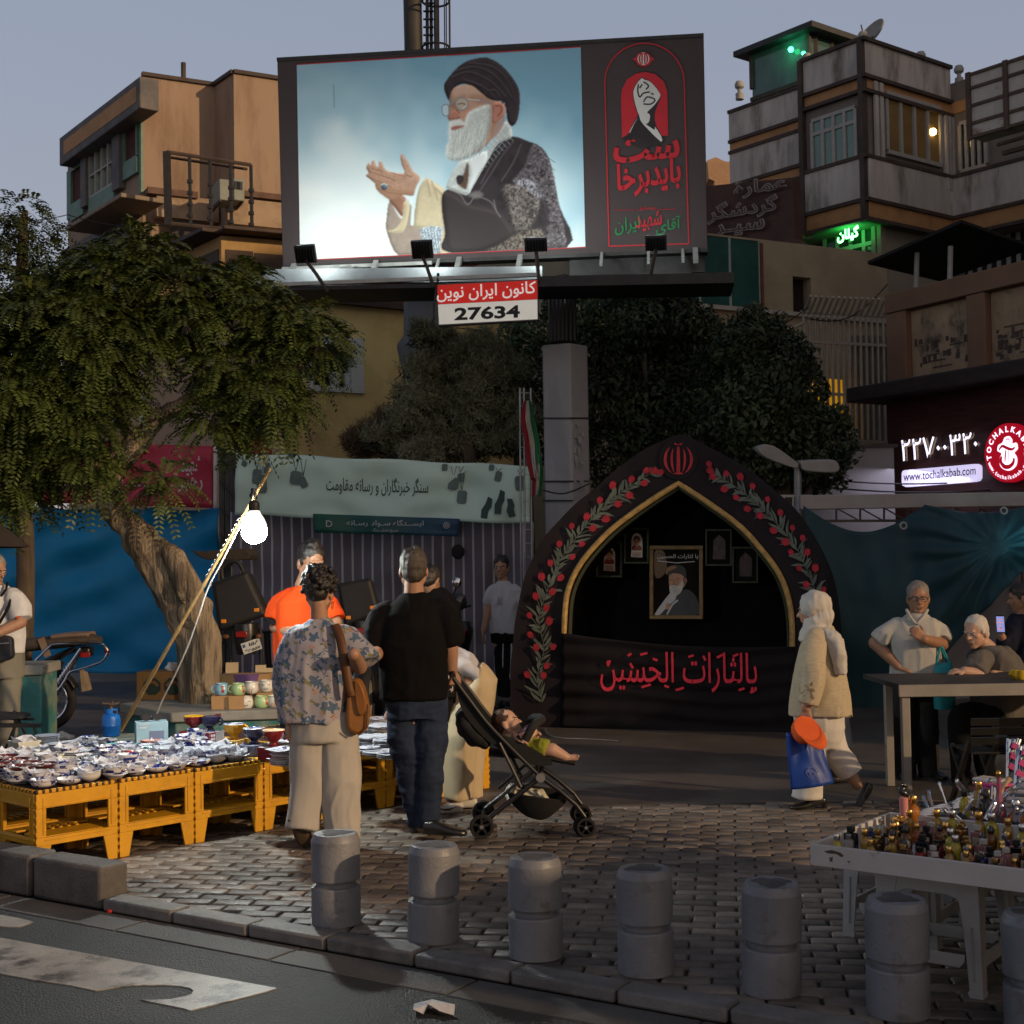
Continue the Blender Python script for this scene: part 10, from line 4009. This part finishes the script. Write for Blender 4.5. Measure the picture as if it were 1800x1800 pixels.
 m.tube([fc,fc+V3((.22,0,.62))],.04,8)
 m.tube([fc+V3((.22,-.35,.68)),fc+V3((.2,0,.64)),fc+V3((.22,.35,.68))],.016,8)
 m.build('fork',chrome,t_)
 return t_
moto_side()
platem=M('plate_white',(.50,.50,.48),qr=.4,qb=0)
def moto_rear(lab,Y,quad,plate=None,canopy=False):
 """motorbike seen from behind: quad = corners of the big rear case in the picture (tl, tr, br, bl)"""
 tl,tr,br,bl=[at(x,y,Y)for x,y in quad]
 ctr=(tl+tr+br+bl)/4
 t_=thing('motorbike',lab,'motorbike',V3((ctr.x,Y+.4,0)),'motorbikes with rear cases')
 dk=M('case_black',(.014,.013,.014),qr=.6,var=.25,sc=5,qb=.25,bsc=90)
 m=MB()
 ux=(tr-tl).normalized()
 uy=((tl-bl)+(tr-br)).normalized()
 back_=V3((0,.34,0))
 ins=[q+(ctr-q)*.10 for q in(bl,br,tr,tl)]
 m.add([q for q in(bl,br,tr,tl)]+[q+back_ for q in ins]+[q+V3((0,-.035,0))for q in[q_+(ctr-q_)*.12 for q_ in(bl,br,tr,tl)]],[(0,1,5,4),(1,2,6,5),(2,3,7,6),(3,0,4,7),(4,5,6,7),(1,0,8,9),(2,1,9,10),(3,2,10,11),(0,3,11,8),(8,11,10,9)])
 cs=m.build('rear_case',dk,t_,qv=.02,seg=3,fix=True)
 w_=(br-bl).length
 m=MB()
 for a,b_ in((.08,.42),(.62,.94)):
  m.bar(bl.lerp(br,a)+uy*.09+V3((0,-.018,0)),bl.lerp(br,b_)+uy*.09+V3((0,-.018,0)),.016,.02,up=uy)
 m.build('red_reflector',M('case_red',(.40,.035,.01),qr=.3,qb=0),cs)
 m=MB()
 for a in(.16,.84):
  m.box(bl.lerp(br,a)+uy*.085+V3((0,-.03,0)),(.05,.02,.035))
 m.build('amber_reflector',M('case_amber',(.70,.24,.02),qr=.3,qb=0),cs,qv=.004)
 m=MB()
 m.bar(bl.lerp(tl,.30)+V3((0,-.02,0)),br.lerp(tr,.30)+V3((0,-.02,0)),.012,.012,up=uy)
 m.build('lid_seam',leather,cs)
 mid=(tl+tr)/2
 if canopy:
  m=MB()
  m.tube(SPL([mid-ux*.11-uy*.04+V3((0,.2,0)),mid-ux*.09+uy*.11+V3((0,.2,0)),mid+uy*.15+V3((0,.2,0)),mid+ux*.09+uy*.11+V3((0,.2,0)),mid+ux*.11-uy*.04+V3((0,.2,0))],5),.022,8)
  m.build('backrest_hoop',dk,t_)
 base=(bl+br)/2
 m=MB()
 m.loft([(base+V3((0,.1,-.0)),V3((.13,0,0)),V3((0,.15,0))),(base+V3((.01,.05,-.12)),V3((.12,0,0)),V3((0,.12,0))),(base+V3((.02,.04,-.30)),V3((.09,0,0)),V3((0,.08,0)))],16,.8)
 m.build('tail',M('moto_black'),t_)
 m=MB()
 m.box(base+V3((.0,-.09,-.10)),(.11,.03,.06))
 m.build('tail_light',M('tail_red',(.20,.012,.012),qr=.25,qb=0),t_,qv=.008)
 m=MB()
 for sg in(-1,1):
  m.ball(base+V3((sg*.16,-.06,-.12)),(.035,.03,.025),10)
 m.build('indicator',M('indicator_dim',(.12,.05,.02),qr=.3,qb=0),t_)
 if plate:
  pq=[at(x,y,Y-.06)for x,y in plate]
  pl_=Plane(at(plate[0][0],plate[0][1],Y-.06),(1,0))
  m=MB()
  m.prism(pq,(0,.006,0))
  pm_=m.build('number_plate',platem,t_,smooth=0)
  (x0,y0),(x1,y1),(x2,y2),(x3,y3)=plate
  m=MB()
  lx=lambda u,v:(x0+(x1-x0)*u+(x3-x0)*v,y0+(y1-y0)*u+(y3-y0)*v)
  TPX(m,pl_,'۱۵۸',lx(.36,.46),lx(.92,.46),(y3-y0)*.36,.004,.03)
  TPX(m,pl_,'۳۸۵۵۷',lx(.08,.92),lx(.94,.92),(y3-y0)*.36,.004,.03)
  m.build('numerals',ink,pm_,smooth=0)
  m=MB()
  m.prism([pl_.px(*lx(u,v),.003)for u,v in((.06,.14),(.2,.14),(.2,.42),(.06,.42))],(0,.002,0))
  m.build('blue_mark',M('plate_blue',(.03,.10,.30),qr=.4,qb=0),pm_,smooth=0)
 wc=V3((base.x+.02,Y+.1,.30))
 m=MB()
 Rs=X3 .Rotation(rad(90),3,'Z')@Rw
 m.lathe([(.20,-.05),(.27,-.06),(.30,-.03),(.305,0),(.30,.03),(.27,.06),(.20,.05),(.20,-.05)],wc,32,Rs)
 m.build('rear_wheel',rub,t_)
 m=MB()
 m.lathe([(.001,-.04),(.2,-.04),(.2,.04),(.001,.04)],wc,20,Rs)
 m.build('hub',M('drum_grey'),t_)
 m=MB()
 m.tube([wc+V3((.22,-.25,.04)),wc+V3((.2,.5,.02))],.055,14,caps=False)
 m.build('exhaust',chrome,t_,solid=.006)
 m=MB()
 for dx in(-.16,.15):
  m.tube([base+V3((dx,.1,-.05)),wc+V3((dx*.9,0,0))],.02,8)
 m.tube([wc+V3((-.12,.0,0)),wc+V3((-.10,.7,.08))],.03,8)
 m.build('frame',M('moto_black'),t_)
 m=MB()
 m.lathe([(.20,-.05),(.27,-.06),(.30,-.03),(.305,0),(.30,.03),(.27,.06),(.20,.05),(.20,-.05)],wc+V3((0,1.25,0)),28,Rs)
 m.build('front_wheel',rub,t_)
 m=MB()
 m.tube([wc+V3((0,1.25,0)),wc+V3((0,1.05,.65))],.035,8)
 m.tube([wc+V3((-.36,1.0,.70)),wc+V3((0,1.05,.66)),wc+V3((.36,1.0,.70))],.016,8)
 m.build('fork',M('moto_black'),t_)
 return t_
moto_rear('motorbike with a big tilted black rear case and number plate, right of the tree trunk',13.4,[(372,1024),(434,1003),(470,1082),(385,1111)],[(423,1132),(455,1121),(461,1140),(429,1151)],True)
moto_rear('motorbike with a black rear case between the floral woman and the man in black',13.9,[(592,1026),(652,1016),(668,1078),(606,1104)])
t_=thing('dark_parasol','thin dark folded shade propped above the motorbike with the number plate','shade',V3((at(390,1200,14.6).x,14.6,0)))
q_=dist_pl(14.6)
m=MB()
m.prism([q_.px(x,y)for x,y in[(336,968),(348,970),(395,966),(432,964),(440,975),(436,984),(400,985),(365,984),(350,979)]],(0,.5,0))
m.build('canopy',M('parasol_cloth'),t_,qv=.01)
m=MB()
m.tube([q_.px(400,984,-.2),q_.px(402,1300,-.2)*1],.014,8)
m.build('pole',dsteel,t_)
def scooter_front():
 Y=15.2
 J=lambda x,y,dy=0:at(x,y,Y+dy)
 t_=thing('motor_scooter','dark scooter with round chrome mirrors and red trim, seen past the man in black','scooter',V3((J(800,1200).x,Y,0)))
 m=MB()
 m.ball(J(803,1024),(.055,.02,.06),16)
 m.build('mirror',chrome,t_)
 m=MB()
 m.ball(J(806,1058),(.10,.06,.10),16)
 m.build('headlight',M('headlight_dark',(.03,.03,.035),qr=.15,qb=0,spec=.7),t_)
 m=MB()
 m.tube(SPL([J(803,1030),J(797,1045),J(795,1062)],4),.010,6)
 m.tube([J(770,1062),J(800,1072),J(828,1064)],.016,8)
 m.build('handlebar',M('moto_black'),t_)
 m=MB()
 m.loft([(J(804,1092),V3((.15,0,0)),V3((0,.10,0))),(J(806,1108),V3((.17,0,0)),V3((0,.16,0))),(J(806,1135),V3((.13,0,0)),V3((0,.14,0))),(J(806,1160),V3((.10,0,0)),V3((0,.1,0)))],18,.8)
 m.build('body',M('moto_black'),t_)
 m=MB()
 m.box(J(806,1112,-.16),(.16,.03,.06))
 m.build('red_trim',M('tail_red'),t_,qv=.01)
 wc=V3((J(806,1200).x,Y,.27))
 Rs=X3 .Rotation(rad(90),3,'Z')@Rw
 for o_ in(0,1.15):
  m=MB()
  m.lathe([(.16,-.05),(.24,-.055),(.27,0),(.24,.055),(.16,.05),(.16,-.05)],wc+V3((0,o_,0)),28,Rs)
  m.build('wheel',rub,t_)
 m=MB()
 m.tube([wc,J(806,1070)],.03,8)
 m.build('fork',M('moto_black'),t_)
 m=MB()
 m.loft([(J(808,1110,.5),V3((.13,0,0)),V3((0,0,.05))),(J(810,1106,1.2),V3((.14,0,0)),V3((0,0,.07)))],16,.8)
 m.build('seat',leather,t_)
scooter_front()
m=MB()
c_=dist_pl(18.0).px(805,970)
m.ball(c_,(.09,.04,.10),12)
tag(m.build('dark_knot',pushc),'dark tied knot hanging on the striped tarpaulin','knot')
